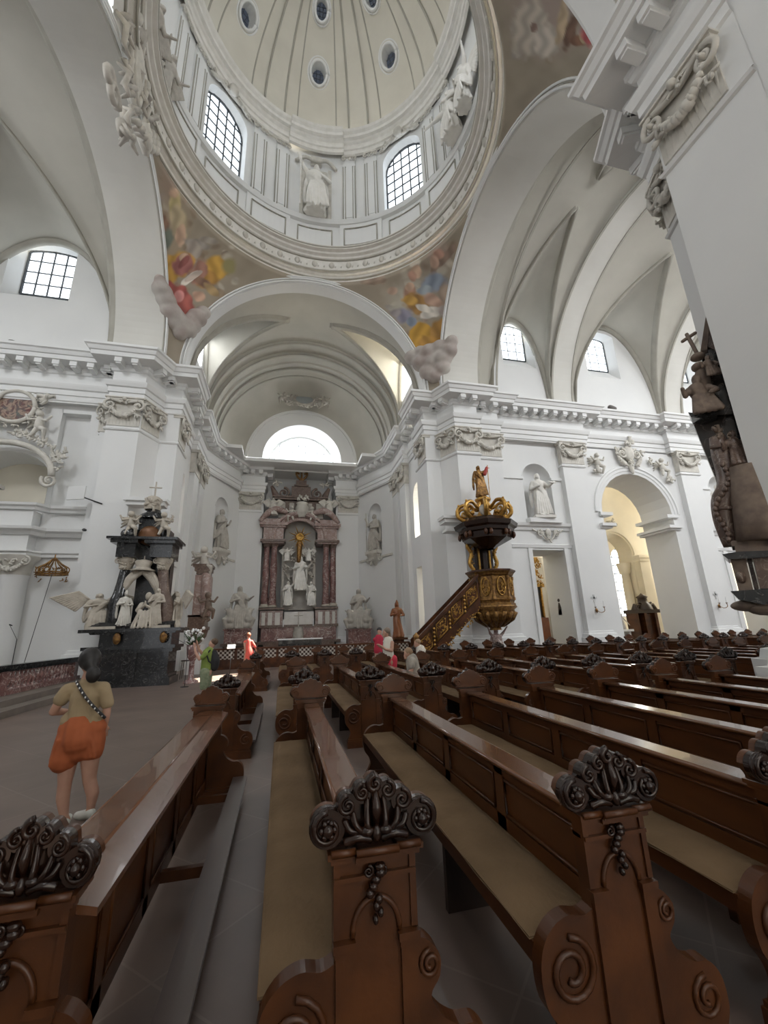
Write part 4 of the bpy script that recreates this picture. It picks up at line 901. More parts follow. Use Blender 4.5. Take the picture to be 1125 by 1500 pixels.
def end_mesh():
    cv = lambda q: [(p.x, p.z) for p in bez([(x, 0, z) for x, z in q], 4)]
    b = MB().prism(([ENDP[0]] + cv(ENDP[1:11]) + ENDP[11:13] + cv(ENDP[13:24]) + [ENDP[24]])[::-1], 0, .065, 1)
    for s in (-1, 1): b.box(s * .12 - .03, s * .12 + .03, -.016, .01, .13, .66); b.box(s * .12 - .04, s * .12 + .04, -.03, .01, .66, .685); b.box(s * .12 - .034, s * .12 + .034, -.022, .01, .64, .66); b.box(s * .145 - .012, s * .145 + .012, -.01, .01, .69, .93)
    b.tube([(.088 * math.cos(a), -.006, .69 + .11 * math.sin(a)) for a in np.linspace(0, PI, 16)], .011, 5)
    b.tube(spiral((-.285, -.005, .44), .11, .03, -1.6, PI / 2, (1, 0, 0), (0, 0, 1), 26), .014, 5); b.tube(spiral((.20, -.005, .565), .042, .012, 1.5, PI / 2, (1, 0, 0), (0, 0, 1), 18), .009, 5); b.tube(spiral((.33, -.005, .25), .075, .02, 1.5, PI / 2, (1, 0, 0), (0, 0, 1), 20), .011, 5)
    b.box(-.38, .42, -.02, .085, 0, .10); b.box(-.37, .41, -.012, .078, .10, .125)
    return b.mesh('end_panel')
ENDM = end_mesh()
def cap_mesh():
    b = MB()
    for x0, x1, e in ((-.17, -.08, 0), (-.08, .08, .018), (.08, .17, 0)):
        b.box(x0, x1, -.03 - e, .085, .925, .945); b.box(x0 - (e == 0) * .012, x1 + (e == 0) * .012, -.045 - e, .095, .945, .965); b.tube([(x0, -.045 - e, .965), (x1, -.045 - e, .965)], .014, 6)
    b.box(-.155, .155, -.02, .08, .86, .875); return b.mesh('capping')
CAPM = cap_mesh()
def drop_mesh():
    b = MB(); rnd = random.Random(6)
    for i in range(9): b.ell((rnd.uniform(-.025, .025), -.025, .90 - .02 * i), (.022 * (1 - i * .06), .018, .016), 7, 5)
    for s in (-1, 1): volute(b, (s * .028, -.02, .885), .02, s, w=.02, th=.007)
    return b.mesh('carved_drop')
DROPM = drop_mesh()
def pew_end(parent, y, flip, fine, desk=False):
    e = obj('end_panel', ENDM, woodm, parent, (0, y, 0)); 
    if flip: e.scale = (1, -1, 1)
    obj('capping', CAPM, woodm, e); obj('carved_drop', DROPM, woodc, e)
    c = obj('crest', PLATE, woodm, e, (0, .02, .975)); 
    g = obj('crest_carving', CREST_F if fine else CREST_C, woodc, e, (0, .018, .975))
    if desk:
        for q in (c, g): q.scale = (.8, 1, .92); q.location.x = .025
    return e
PBASE = MB()
def make_pew(L, fine, desk=False, nk=4):
    r = empty('church_pew'); r['category'] = 'pew'
    pew_end(r, 0, False, fine, desk); pew_end(r, L, True, False, desk)
    b = MB(); b.box(-.02, .02, .06, L - .06, .12 if desk else .3, .90); n = nk; w = (L - .12) / n
    for sx in (-1, 1):
        xs = sorted((sx * .02, sx * .035)); b.box(xs[0], xs[1], .06, L - .06, .83, .89); b.box(xs[0], xs[1], .06, L - .06, .5 if not desk else .12, .60 if not desk else .22)
        for i in range(n + 1): y = .06 + w * i; b.box(xs[0], xs[1], max(.06, y - .055), min(L - .06, y + .055), .12 if desk else .5, .88)
        for i in range(n):
            y0, y1 = .06 + w * i + .075, .06 + w * (i + 1) - .075; z0, z1 = (.62, .81) if not desk else (.24, .81)
            b.tube([(sx * .034, y0, z0), (sx * .034, y1, z0), (sx * .034, y1, z1), (sx * .034, y0, z1), (sx * .034, y0, z0)], .009, 5)
    b.build('backrest', woodm, r)
    t = MB(); t.box(-.065, .085, .05, L - .05, .892, .922); t.tube([(-.07, .05, .907), (-.07, L - .05, .907)], .017, 6); t.tube([(.085, .05, .907), (.085, L - .05, .907)], .015, 6); t.build('top_rail', woodl, r)
    if desk:
        d = MB(); d.add([(.085, .05, .915), (.22, .05, .88), (.22, L - .05, .88), (.085, L - .05, .915), (.085, .05, .885), (.22, .05, .855), (.22, L - .05, .855), (.085, L - .05, .885)], [(0, 1, 2, 3), (7, 6, 5, 4), (0, 4, 5, 1), (3, 2, 6, 7), (1, 5, 6, 2)]); d.build('book_ledge', woodl, r)
    else:
        s = MB(); s.box(-.40, -.02, .06, L - .06, .485, .52); s.box(-.405, -.375, .06, L - .06, .44, .52); s.build('seat', woodm, r)
        c = MB(); ny, nx = 90, 10; vs = []; fs = []; rnd = random.Random(17)
        for i in range(ny + 1):
            for j in range(nx + 1):
                u, v = i / ny, j / nx; e = min(min(u, 1 - u) * 14, min(v, 1 - v) * 5, 1); vs.append((-.415 + .375 * v, .07 + (L - .14) * u, .522 + .034 * math.sqrt(max(0, e)) + .004 * math.sin(u * 37 + v * 5) * math.sin(v * 7 + u * 11) + .003 * abs(math.sin(u * 23 + 2 * math.sin(v * 6)))))
        for i in range(ny):
            for j in range(nx): a = i * (nx + 1) + j; fs.append((a, a + 1, a + nx + 2, a + nx + 1))
        o = len(vs); c.add(vs, fs, True); c.box(-.412, -.042, .072, L - .072, .52, .53); c.build('seat_cushion', cush, r)
        for y in (L * .33, L * .66): MB().box(-.34, -.02, y - .025, y + .025, 0, .48).build('seat_support', woodd, r)
    k = MB(); k.box(.22 + .1 * desk, .37 + .1 * desk, .10, L - .08, .185, .215); k.build('kneeler', kneel, r)
    for y in (.5, L / 2, L - .5): MB().box(.02, .30 + .1 * desk, y - .025, y + .025, .12, .185).build('kneeler_bracket', woodm, r)
    return r
def ordn(i): return ['first', 'second', 'third', 'fourth', 'fifth', 'sixth', 'seventh', 'eighth', 'ninth', 'tenth', 'eleventh', 'twelfth', 'thirteenth', 'fourteenth', 'fifteenth', 'sixteenth', 'seventeenth', 'eighteenth', 'nineteenth', 'twentieth', 'twenty-first', 'twenty-second', 'twenty-third', 'twenty-fourth', 'twenty-fifth', 'twenty-sixth'][i]
bpy.context.view_layer.update()
def block(y0, L, n, fine, where, x0=.375, dx=1.062, skip=()):
    pr = make_pew(L, fine); bpy.context.view_layer.update(); KIDS[pr] = list(pr.children)
    for k in KIDS[pr]: KIDS[k] = list(k.children)
    for i in range(n):
        if i in skip: continue
        p = pr if i == 0 else copy_tree(pr)
        p.location = (x0 + dx * i, y0, 0); p['label'] = 'carved oak pew with olive cushion, %s row behind the desk in the %s' % (ordn(i), where); p['group'] = 'pews of the %s' % where
for y0, L, n, fine, where in ((1.85, 3.8, 7, True, 'near block'), (7.15, 3.8, 15, False, 'middle block'), (14.8, 2.95, 25, False, 'far block')):
    block(y0, L, n, fine, where)
    d = make_pew(L, fine, True, 5); d.name = 'prayer_desk'; d['category'] = 'prayer desk'; d.location = (-.79, y0, 0); d['label'] = 'oak prayer desk with ledge and kneeler heading the pews of the %s' % where; d['group'] = 'front prayer desks'
# ------------------------------------------------------------------ figures
def robe(b, h, seed, w=1., turn=0.):
    """standing robed body, feet at z=0, facing -Y"""
    rnd = random.Random(seed); n = 26; m = 34; ph = rnd.uniform(0, 6); vs = []; fs = []
    prof = [(0, .150), (.04, .158), (.2, .135), (.4, .118), (.52, .112), (.60, .100), (.68, .108), (.76, .118), (.81, .105), (.835, .06), (.85, .038)]
    for i in range(n + 1):
        z = .85 * i / n
        for (z0, r0), (z1, r1) in zip(prof[:-1], prof[1:]):
            if z0 <= z <= z1: r = r0 + (r1 - r0) * (z - z0) / (z1 - z0); break
        am = .16 * max(0, 1 - z / .62) + .02; ox = .018 * math.sin(z * 7 + ph); oy = .012 * math.cos(z * 6 + ph)
        for k in range(m):
            a = 2 * PI * k / m; f = 1 + am * (math.sin(a * 7 + ph + z * 5) * .6 + math.sin(a * 11 + 2 * ph - z * 4) * .5)
            vs.append(((ox + r * f * math.cos(a) * (1.12 if z > .6 else 1)) * h * w, (oy + r * f * math.sin(a) * (.72 if z > .6 else .85)) * h * w, z * h))
    for i in range(n):
        for k in range(m): fs.append((i * m + k, i * m + (k + 1) % m, (i + 1) * m + (k + 1) % m, (i + 1) * m + k))
    fs.append(tuple(range(m - 1, -1, -1))); fs.append(tuple(n * m + k for k in range(m))); b.add(vs, fs, True)
def arm(b, h, s, el, ha, r=.034):
    sh = Vector((s * .115, 0, .775)) * h; e = Vector(el) * h; q = Vector(ha) * h
    b.cap(sh, e, r * 1.35 * h, r * 1.15 * h); b.cap(e, q, r * 1.0 * h, r * .62 * h); d = (q - e).normalized()
    b.ell(q + d * .02 * h, (.024 * h, .02 * h, .026 * h), 8, 6)
    for k in range(4): o = Vector((-d.z, 0, d.x)) * ((k - 1.5) * .011 * h); b.cap(q + d * .02 * h + o, q + d * .062 * h + o * 1.3, .007 * h, .005 * h, 6)
def head(b, h, z=.925, x=0., y=-.01, hair='long', tilt=0, hat=None, r=.058):
    c = Vector((x, y, z)) * h; b.ell(c, (r * .80 * h, r * .92 * h, r * 1.12 * h), 14, 10); b.cap(c + Vector((0, .01, -.03)) * h, c + Vector((-x * .5, .015, -.11)) * h, .028 * h, .036 * h)
    b.cap(c + Vector((0, -.05, .008)) * h, c + Vector((0, -.06, -.014)) * h, .006 * h, .010 * h, 6)
    for s in (-1, 1): b.ell(c + Vector((s * .021, -.043, .012)) * h, (.013 * h, .010 * h, .006 * h), 6, 4)
    if hair in ('long', 'beard'):
        for k in range(9): a = PI * (k / 8); b.cap(c + Vector((r * .75 * math.cos(a), .02 + .02 * math.sin(a), .03)) * h, c + Vector((r * 1.0 * math.cos(a), .035 * math.sin(a) + .01, -.055)) * h, .016 * h, .012 * h, 6)
    if hair == 'beard':
        for k in range(5): b.cap(c + Vector(((k - 2) * .014, -.045, -.03)) * h, c + Vector(((k - 2) * .008, -.055, -.085 + abs(k - 2) * .012)) * h, .014 * h, .007 * h, 6)
    if hat == 'mitre': b.cap(c + Vector((0, 0, .04)) * h, c + Vector((0, 0, .13)) * h, .055 * h, .012 * h)
def mantle(b, h, seed, s=1):
    rnd = random.Random(seed)
    for k in range(4): b.tube(bez([(s * .12 * h, -.05 * h, (.77 - .02 * k) * h), (0, -.11 * h, (.66 - .035 * k) * h), (-s * .13 * h, -.07 * h, (.5 - .05 * k) * h), (-s * .16 * h, .02 * h, (.40 - .05 * k) * h)], 5), [.022 * h] * 16, 6)
    for k in range(7): x = (-.13 + .045 * k); b.tube(bez([(x * .7 * h, -.09 * h, .55 * h), (x * 1.0 * h, -.125 * h, .3 * h), (x * 1.25 * h + .01 * h, -.12 * h, .03 * h)], 4), [.014 * h, .018 * h, .018 * h, .02 * h, .02 * h, .02 * h, .022 * h, .024 * h, .02 * h], 6)
    for q in (-1, 1): b.tube(bez([(q * .13 * h, .03 * h, .78 * h), (q * .175 * h, .05 * h, .5 * h), (q * .17 * h, .05 * h, .22 * h)], 4), [.03 * h, .035 * h, .04 * h, .04 * h, .035 * h, .035 * h, .04 * h, .03 * h, .02 * h], 6)
def wings(b, h, s=1., spread=.4, lift=.15, z=.72):
    for q in (-1, 1):
        for k in range(11):
            t = k / 10; b.tube([(q * .05 * h, .06 * h, z * h), (q * (.16 + spread * .3 * (1 - t)) * h, .10 * h, (z + lift * (1 - t * .6)) * h), (q * (.2 + spread * (1 - t * .75)) * h, .09 * h, (z + lift * .8 - .12 - .33 * t) * h)], [.035 * h, .06 * h, .03 * h], 6, flat=.6)
def feet(b, h):
    for s in (-1, 1): b.cap((s * .05 * h, -.1 * h, .02 * h), (s * .06 * h, -.17 * h, .012 * h), .026 * h, .016 * h)
def statue_mesh(h, seed, el, er, hair='beard', extra=None, w=1., wing=None, hat=None, hx=0.):
    b = MB(); robe(b, h, seed, w); head(b, h, hair=hair, hat=hat, x=hx); arm(b, h, -1, *el); arm(b, h, 1, *er); mantle(b, h, seed, random.Random(seed).choice((-1, 1))); feet(b, h)
    if wing: wings(b, h, *wing)
    if extra: extra(b, h)
    return remesh(b, h / 85, 1)
BENT = ((-.19, -.03, .62), (-.06, -.14, .66)); BENTR = ((.19, -.03, .62), (.07, -.15, .60)); OUT = ((.2, -.05, .66), (.27, -.17, .72)); DOWN = ((-.17, 0, .60), (-.17, -.06, .44)); UPL = ((-.2, -.03, .86), (-.28, -.1, 1.0)); DOWNR = ((.17, 0, .60), (.18, -.06, .44)); UPR = ((.2, -.03, .86), (.28, -.1, 1.0))
def book(b, h): b.merge(MB().cbox((0, 0, 0), (.10 * h, .035 * h, .13 * h)), T(.1 * h, -.17 * h, .66 * h, .5, 1, .4))
def openbook(b, h): b.merge(MB().cbox((0, 0, 0), (.17 * h, .02 * h, .10 * h)), T(.24 * h, -.18 * h, .72 * h, .3, 1, -1.0))
def staff(b, h): b.cap((-.25 * h, -.1 * h, 0), (-.25 * h, -.1 * h, 1.05 * h), .012 * h, .012 * h)
def saint(name, me, loc, rz, label, cat='statue', m=None, group=None):
    r = empty(name, loc, rz, label, cat, group); obj('figure', me, m or stuccow, r); return r
h = 2.75
s1 = saint('niche_statue', statue_mesh(h, 3, BENT, OUT, 'beard', openbook), (14.75, 20.95, 7.72), -.15, 'white stucco apostle holding an open book in the niche beside the pulpit'); MB().box(-.62, .62, -.5, .3, 0, .16).build('plinth', stuccow, s1)
for c in list(s1.children): c.location.z += .0 if c.name.startswith('plinth') else .16
s2 = saint('niche_statue', statue_mesh(h, 5, ((-.19, -.03, .66), (.0, -.15, .74)), BENTR, 'beard', book), (28.6, 20.95, 7.72), -.5, 'white stucco saint in the niche behind the dark wall monument'); MB().box(-.62, .62, -.5, .3, 0, .16).build('plinth', stuccow, s2)
s2.children[0].location.z += .16
for sx, lab, sd, a1, a2 in ((-1, 'grey stucco robed saint in the niche to the left of the high altar', 7, BENT, BENTR), (1, 'grey stucco robed saint in the niche to the right of the high altar', 8, ((-.22, -.05, .70), (-.24, -.12, .86)), BENTR)):
    mx, my = CX + sx * 5.7, 31.15; rz = -sx * -1.16; ang = math.atan2(-.397, -sx * .918) + PI / 2
    q = saint('niche_statue', statue_mesh(3.0, sd, a1, a2, 'beard', book if sx < 0 else staff), (mx - .02 * sx, my, 7.62), ang, lab, m=stuccod)
# drum statues on the sill
nb = MB(); 
for k in (0, 2):
    a = R(90 * k); M = T(*cyl(a, DR - .02, 26.5), -a); t = MB(); t.box(-1.0, -.78, -.1, .1, 0, 4.3); t.box(.78, 1.0, -.1, .1, 0, 4.3); t.box(-.78, .78, -.02, .0, 0, 4.2); t.tube(bez([(-1.3, -.2, 4.4), (-.7, -.3, 4.75), (0, -.35, 4.5), (.7, -.3, 4.75), (1.3, -.2, 4.3)], 6), [.12] * 25, 6); t.box(-.35, .35, -.15, .1, 4.5, 5.2)
    nb.merge(t, M)
nb.build('niche_frames', stucco, drum)
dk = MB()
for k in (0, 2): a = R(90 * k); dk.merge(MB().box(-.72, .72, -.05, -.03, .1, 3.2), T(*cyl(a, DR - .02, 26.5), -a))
dk.build('niche_shade', stuccod, drum)  # flat grey sheets stand in for the shade inside the niches
for k, lab, a1, a2, hh in ((0, 'white angel with raised arm standing in the drum niche between two windows', UPL, ((.21, -.03, .66), (.1, -.14, .60)), 3.9), (1, 'white statue group with outstretched arm high on the right side of the drum', ((-.3, -.1, .82), (-.5, -.2, .90)), BENTR, 3.5)):
    p = Vector(cyl(R((0, 80)[k]), DR - .55, 26.44)); saint('drum_statue', statue_mesh(hh, 20 + k, a1, a2, 'long', staff if k == 0 else None, 1.05), p, -R(90 * k), lab)
a = R(92); saint('drum_statue', statue_mesh(2.9, 33, BENT, UPR, 'long', wing=(1, .35, .1)), Vector(cyl(a, DR - .6, 26.44)), -a, 'winged companion beside the outstretched statue at the right of the drum')
# ------------------------------------------------------------------ cartouche with angels on the key of the choir arch
t = MB(); rnd = random.Random(77)
def PW(x, y, X=-6.0): d = CR * ((x - 562.5) / FL) - CU * ((y - 750) / FL) + CF; return Vector((0, 0, HC)) + d * (X / d.x)
kc = empty('keystone_sculpture', (-6.0, 11.5, 20.4), 0, 'cream stucco cartouche with angels and banners hanging on the choir arch', 'sculpture')
def addk(name, m, fn):
    q = MB(); fn(q); o = q.build(name, m, kc); o.matrix_parent_inverse = Matrix.Translation((6.0, -11.5, -20.4)); return o
def shield(q):
    c = PW(198, 95); U = (PW(198, 60) - c).normalized(); V = (PW(215, 95) - c).normalized()
    q.tube([c + U * 1.35 * math.cos(a) + V * .55 * math.sin(a) for a in np.linspace(0, 2 * PI, 30)], .14, 7)
    for s in (-1, 1): q.tube([c + U * (1.35 * math.cos(a)) + V * .5 * math.sin(a) + Vector((.12 * s, 0, 0)) for a in np.linspace(0, 2 * PI, 24)], .1, 6)
    q.ell(c, (.3, .5, 1.1), 14, 10, (Matrix.Rotation(math.atan2(-U.y, U.z), 3, 'X')))
def scrolls(q):
    for x, y, r, s in ((160, 112, .35, 1), (166, 140, .45, 1), (185, 175, .4, -1), (212, 138, .4, 1), (235, 165, .35, -1), (228, 130, .3, 1), (178, 190, .35, 1)):
        c = PW(x, y); p = spiral(c, r * .8, r * .12, 1.5 * s, 0, (0, 1, 0), (0, 0, 1), 20); q.tube(p, [.15 * (1 - .5 * i / 20) for i in range(21)], 7)
    for i in range(54):
        x, y = rnd.uniform(165, 240), rnd.uniform(20, 205); x = 160 + (x - 160) * (.5 + y / 400) + 10; c = PW(min(x, 244), y); d = Vector((.3, rnd.uniform(-1, 1), rnd.uniform(-1, 1))) * .35
        q.tube([c - d, c + Vector((.25, 0, .1)), c + d, c + d * 1.3 + Vector((.1, .2, -.1))], [.05, .12, .1, .04], 6)
def foot(q):
    for i in range(9): c = PW(215 + (i % 3) * 6, 195 + i * 3); q.ell(c, (.22, .2, .28), 8, 6)
    q.tube([PW(208, 178), PW(212, 205), PW(214, 228)], [.28, .3, .12], 8); q.tube([PW(225, 170), PW(230, 195), PW(238, 215)], [.25, .26, .1], 8)
addk('shield', stucco, shield); addk('scrollwork', stuccod, scrolls); addk('foot', stucco, foot)
def kangel(nm, x, y, s):
    q = MB(); robe(q, 2.4, int(x), 1.0); head(q, 2.4, hair='long'); arm(q, 2.4, -1, *UPL); arm(q, 2.4, 1, *OUT); wings(q, 2.4, 1, .35, .15); o = obj(nm, remesh(q, .035, 1), stuccod, kc); p = PW(x, y) - Vector((-6.0, 11.5, 20.4)); o.location = p; o.rotation_euler = (R(18), R(8 * s), R(70))
kangel('angel', 195, 55, 1); kangel('angel', 232, 150, -1)
t = MB()
for x, y in ((205, 20), (222, 70), (228, 100)):
    a = PW(x, y); t.cap(a, a + Vector((.3, .9, .6)), .04, .03); t.cap(a + Vector((.3, .9, .6)) + Vector((0, -.2, .15)), a + Vector((.3, .9, .6)) + Vector((0, .2, -.15)), .03, .03)
o = t.build('banner_staff', stucco, kc); o.matrix_parent_inverse = Matrix.Translation((6.0, -11.5, -20.4))
# ------------------------------------------------------------------ left: black marble tomb monument
def TH(name, label, cat, group=None): return empty(name, (0, 0, 0), 0, label, cat, group)
def place(root, loc):
    """set the origin of a thing to its base without moving the parts"""
    root.location = loc
    for c in root.children: c.location = Vector(c.location) - Vector(loc)
tm = TH('tomb_monument', 'black marble tomb monument with kneeling praying figure and two marble angels before the left pier', 'tomb monument')
YT = 18.9
def X(px, py, Y=YT): return W(px, py, Y).x
def Z(px, py, Y=YT): return W(px, py, Y).z
x0, x1, zc = -7.0, -4.05, Z(200, 921)
q = MB().box(x0 - .1, x1, YT - .55, YT + .9, 0, .28).box(x0 + .05, x1 - .08, YT - .48, YT + .9, .28, .4); q.box(x0 + .18, x1 - .15, YT - .42, YT + .9, .4, 1.2); q.box(x0, x1, YT - .55, YT + .9, 1.2, 1.34); q.box(x0 - .15, x1 + .1, YT - .65, YT + .9, 1.34, 1.46)
q.box(-5.35, -5.28, YT - .57, YT - .4, 0, 1.3); q.build('base', blackmar, tm)
q = MB(); q.box(x0 + .35, x1 - .1, YT - .45, YT + .9, 1.46, 1.9); q.box(x0 + .2, x1 + .05, YT - .55, YT + .9, 1.9, zc - .12); q.box(x0 - .3, x1 + .25, YT - .7, YT + .9, zc - .12, zc)
q.sweep([(0, 1.9), (.2, 2.0), (.26, 2.2), (.1, 2.35)], [(x1, YT - .4), (x0, YT - .4)]); q.build('sarcophagus', blackmar, tm)
for px in (172, 240):
    c = W(px, 930, YT - .6); MB().ell((c.x, YT - .62, zc - .35), (.14, .06, .22), 10, 8).build('gilt_emblem', goldd, tm)
MB().box(X(137, 921), X(178, 921), YT - .72, YT + .5, zc, zc + .1).build('marble_slab', alab, tm); MB().box(X(227, 921), X(255, 921), YT - .72, YT + .5, zc, zc + .1).build('marble_slab', alab, tm)
zcol, ztop = zc + .1, Z(200, 836)
for nm, pb, pt_ in (('column', 170, 184), ('column', 243, 239)):
    xb, xt = X(pb, 915), X(pt_, 845); pts = bez([(xb, YT - .2, zcol), (xb, YT - .3, zcol + (ztop - zcol) * .35), ((xb + xt) / 2, YT - .25, zcol + (ztop - zcol) * .6), (xt, YT - .1, ztop)], 6)
    o = MB().tube(pts, [.30, .31, .31, .30, .29, .28, .28, .27, .26, .25, .23, .22, .21, .21, .2, .2, .2, .2, .2], 14).build(nm, blackmar if pb < 200 else brownmar, tm)
    t = MB().lathe([(.2, 0), (.23, .12), (.3, .3), (.34, .4), (.34, .48)], (xt, YT - .1, ztop), 14); rnd = random.Random(5)
    for s in (-1, 1): volute(t, (xt + s * .24, YT - .35, ztop + .34), .11, -s, w=.1)
    leafy(t, (xt, YT - .33, ztop + .16), .2, 9, rnd); t.build('capital', alab, o)
zt2 = ztop + .48; zt3 = Z(200, 804)
q = MB()
for a, c in ((X(180, 820), X(199, 820)), (X(228, 820), X(252, 820))):
    q.box(a - .12, c + .08, YT - .5, YT + .7, zt2, zt2 + .55); q.box(a - .3, c + .2, YT - .7, YT + .7, zt2 + .55, zt2 + .68); q.box(a - .42, c + .32, YT - .82, YT + .7, zt2 + .68, zt2 + .78)
q.box(X(197, 820), X(232, 820), YT + .1, YT + .7, zt2, zt2 + .6); q.box(X(190, 900), X(240, 900), YT + .25, YT + .8, zcol, zt2 + .6)
q.box(X(184, 790), X(248, 790), YT + .0, YT + .7, zt2 + .6, zt2 + 1.25); q.box(X(203, 780), X(238, 780), YT - .1, YT + .7, zt2 + 1.2, zt2 + 1.75); q.lathe([(.55, 0), (.5, .18), (.3, .3), (.25, .42), (.0, .5)], (X(221, 772), YT + .2, zt2 + 1.72), 16)
q.ell((X(190, 800), YT - .2, zt2 + 1.0), (.34, .25, .25), 12, 8); q.build('entablature', blackmar, tm)
MB().ell((X(219, 800), YT - .2, zt2 + .95), (.42, .2, .42), 16, 10).build('inscription_shield', mat('bronze_plaque', (.14, .06, .022), .4, .3), tm)
t = MB(); rnd = random.Random(15); xc = X(219, 765); zz = zt2 + 2.15
t.lathe([(.3, 0), (.34, .12), (.28, .3), (.36, .48), (.2, .6), (0, .62)], (xc, YT + .2, zz), 14); leafy(t, (xc, YT, zz + .2), .35, 12, rnd); t.cap((xc + .05, YT + .1, zz + .5), (xc + .05, YT + .1, zz + 1.25), .035, .03); t.cap((xc - .18, YT + .1, zz + 1.0), (xc + .28, YT + .1, zz + 1.0), .03, .03); t.build('crown_and_cross', alab, tm)
for px in (192, 240):
    b_ = MB(); cherub(b_, 0, 0, .75); leafy(b_, (.2, 0, .3), .25, 6, random.Random(px)); o = b_.build('putto', alab, tm, (X(px, 790), YT - .1, zt2 + 1.35))
t = MB(); xc = X(212, 835); zz = Z(212, 838); t.lathe([(.42, 0), (.46, .05), (.3, .1), (.25, .2), (.34, .38), (.3, .42), (0, .5)], (xc, YT - .2, zz), 16); t.cap((xc, YT - .2, zz + .45), (xc, YT - .2, zz + .62), .03, .02)
for s in (-1, 1):
    for k in range(4): t.tube(bez([(xc + s * .1 * k, YT - .2, zz), (xc + s * (.35 + .12 * k), YT - .28, zz - .35 - .12 * k), (xc + s * (.65 + .05 * k), YT - .2, zz - .95 - .1 * k), (xc + s * .62, YT - .15, zz - 1.5 + .1 * k)], 5), [.09, .1, .11, .11, .11, .1, .1, .1, .09, .09, .08, .08, .07, .07, .06, .05], 6)
t.build('canopy', alab, tm)
b_ = MB(); hk = 1.25                      # kneeling prelate
b_.lathe([(.44, 0), (.42, .12), (.36, .35), (.27, .62), (.24, .85), (.2, .98), (.1, 1.06)], (0, 0, 0), 26, sq=.85); b_.ell((0, -.02, 1.22), (.125, .14, .17), 12, 9)
for s in (-1, 1): b_.cap((s * .22, 0, .9), (s * .3, -.15, .68), .11, .09); b_.cap((s * .3, -.15, .68), (s * .03, -.34, .85), .09, .05); b_.cap((s * .02, -.34, .83), (s * .015, -.38, 1.02), .035, .02); b_.cap((s * .2, -.2, .6), (s * .36, -.25, .05), .08, .1)
for k in range(5): b_.cap((.1 * (k - 2), -.3, .65), (.14 * (k - 2), -.42, .03), .04, .05)
me = remesh(b_, .025, 1); c = W(212, 916, YT - .45); obj('praying_figure', me, alab, tm, (c.x, YT - .35, zc + .0))
o = obj('standing_figure', statue_mesh(1.45, 61, BENT, BENTR, 'long'), alab, tm, (X(232, 912), YT - .5, zc + .1)); o = obj('standing_figure', statue_mesh(1.3, 62, BENT, BENTR, 'short', hat='mitre'), stucco, tm, (X(186, 912), YT - .5, zc + .1), .5)
am = statue_mesh(1.75, 63, BENT, OUT, 'long', wing=(1, .5, .3)); o = obj('marble_angel', am, alab, tm, (X(144, 920), YT - .3, zc - .05), .5); o.scale = (1.25, 1.1, .82)
o = obj('marble_angel', am, alab, tm, (X(257, 918), YT - .1, zc), -.9); o.scale = (.8, .9, .8)
place(tm, (-5.5, 18.9, 0))
b = MB().sweep([(0, 7.35), (.1, 7.4), (.2, 7.6), (.3, 7.65), (.32, 7.8), (0, 7.85)], [(-6.2, 19.6), (-7.9, 19.85)][::1])
pm = MB()
pm.box(-6.95, -5.2, 19.6, 20.3, 7.6, 7.75); pm.box(-6.85, -5.3, 19.7, 20.3, 7.42, 7.6); pm.build('console_moulding', plaster, pn)
# holder on the pier right of the pulpit: console ledge on the east pier
q = MB().box(8.0, 9.35, 19.6, 20.5, 7.25, 7.4); q.box(8.1, 9.25, 19.7, 20.5, 7.05, 7.25); q.box(8.2, 9.2, 19.8, 20.5, 6.6, 6.72); q.build('console_moulding', plaster, pe)
# ------------------------------------------------------------------ side altar seen in profile
sa = TH('side_altar', 'tall slim pink marble altarpiece seen edge-on beside the black tomb monument', 'altar'); YS = 23.0
def bx(q, pa, pb, za, zb, y0=YS - .5, y1=YS + .6): q.box(min(X(pa, 900, YS), X(pb, 900, YS)), max(X(pa, 900, YS), X(pb, 900, YS)), y0, y1, za, zb)
zs_ = lambda py: Z(300, py, YS)
q = MB(); bx(q, 284, 305, zs_(902), zs_(844)); q.cap((X(303, 850, YS), YS - .4, zs_(846)), (X(303, 900, YS), YS - .4, zs_(898)), .22, .28, 12); q.build('shaft', pinkmar, sa)
q = MB(); bx(q, 279, 307, zs_(832), zs_(828)); bx(q, 282, 305, zs_(838), zs_(832)); bx(q, 285, 303, zs_(843), zs_(838)); q.build('cornice', brownmar, sa)
q = MB(); bx(q, 276, 306, zs_(923), zs_(918)); bx(q, 279, 303, zs_(918), zs_(902)); bx(q, 278, 306, zs_(904), zs_(901)); q.lathe([(.05, 0), (.35, .35), (.45, .75)], (X(291, 930, YS), YS, zs_(944)), 12); q.build('pedestal', brownmar, sa)
b_ = MB(); cherub(b_, 0, 0, 1.1); leafy(b_, (.1, -.1, .1), .4, 9, random.Random(3)); b_.build('top_figure', stuccod, sa, (X(300, 820, YS), YS - .1, zs_(826)))
b_ = MB(); cherub(b_, 0, 0, .9); leafy(b_, (0, -.1, -.5), .3, 9, random.Random(3)); b_.build('bust', sandst, sa, (X(307, 885, YS), YS - .4, zs_(890)))
bx(q := MB(), 281, 301, 0, zs_(944)); q.build('base', plaster, sa); place(sa, (X(291, 944, YS), YS, 0))
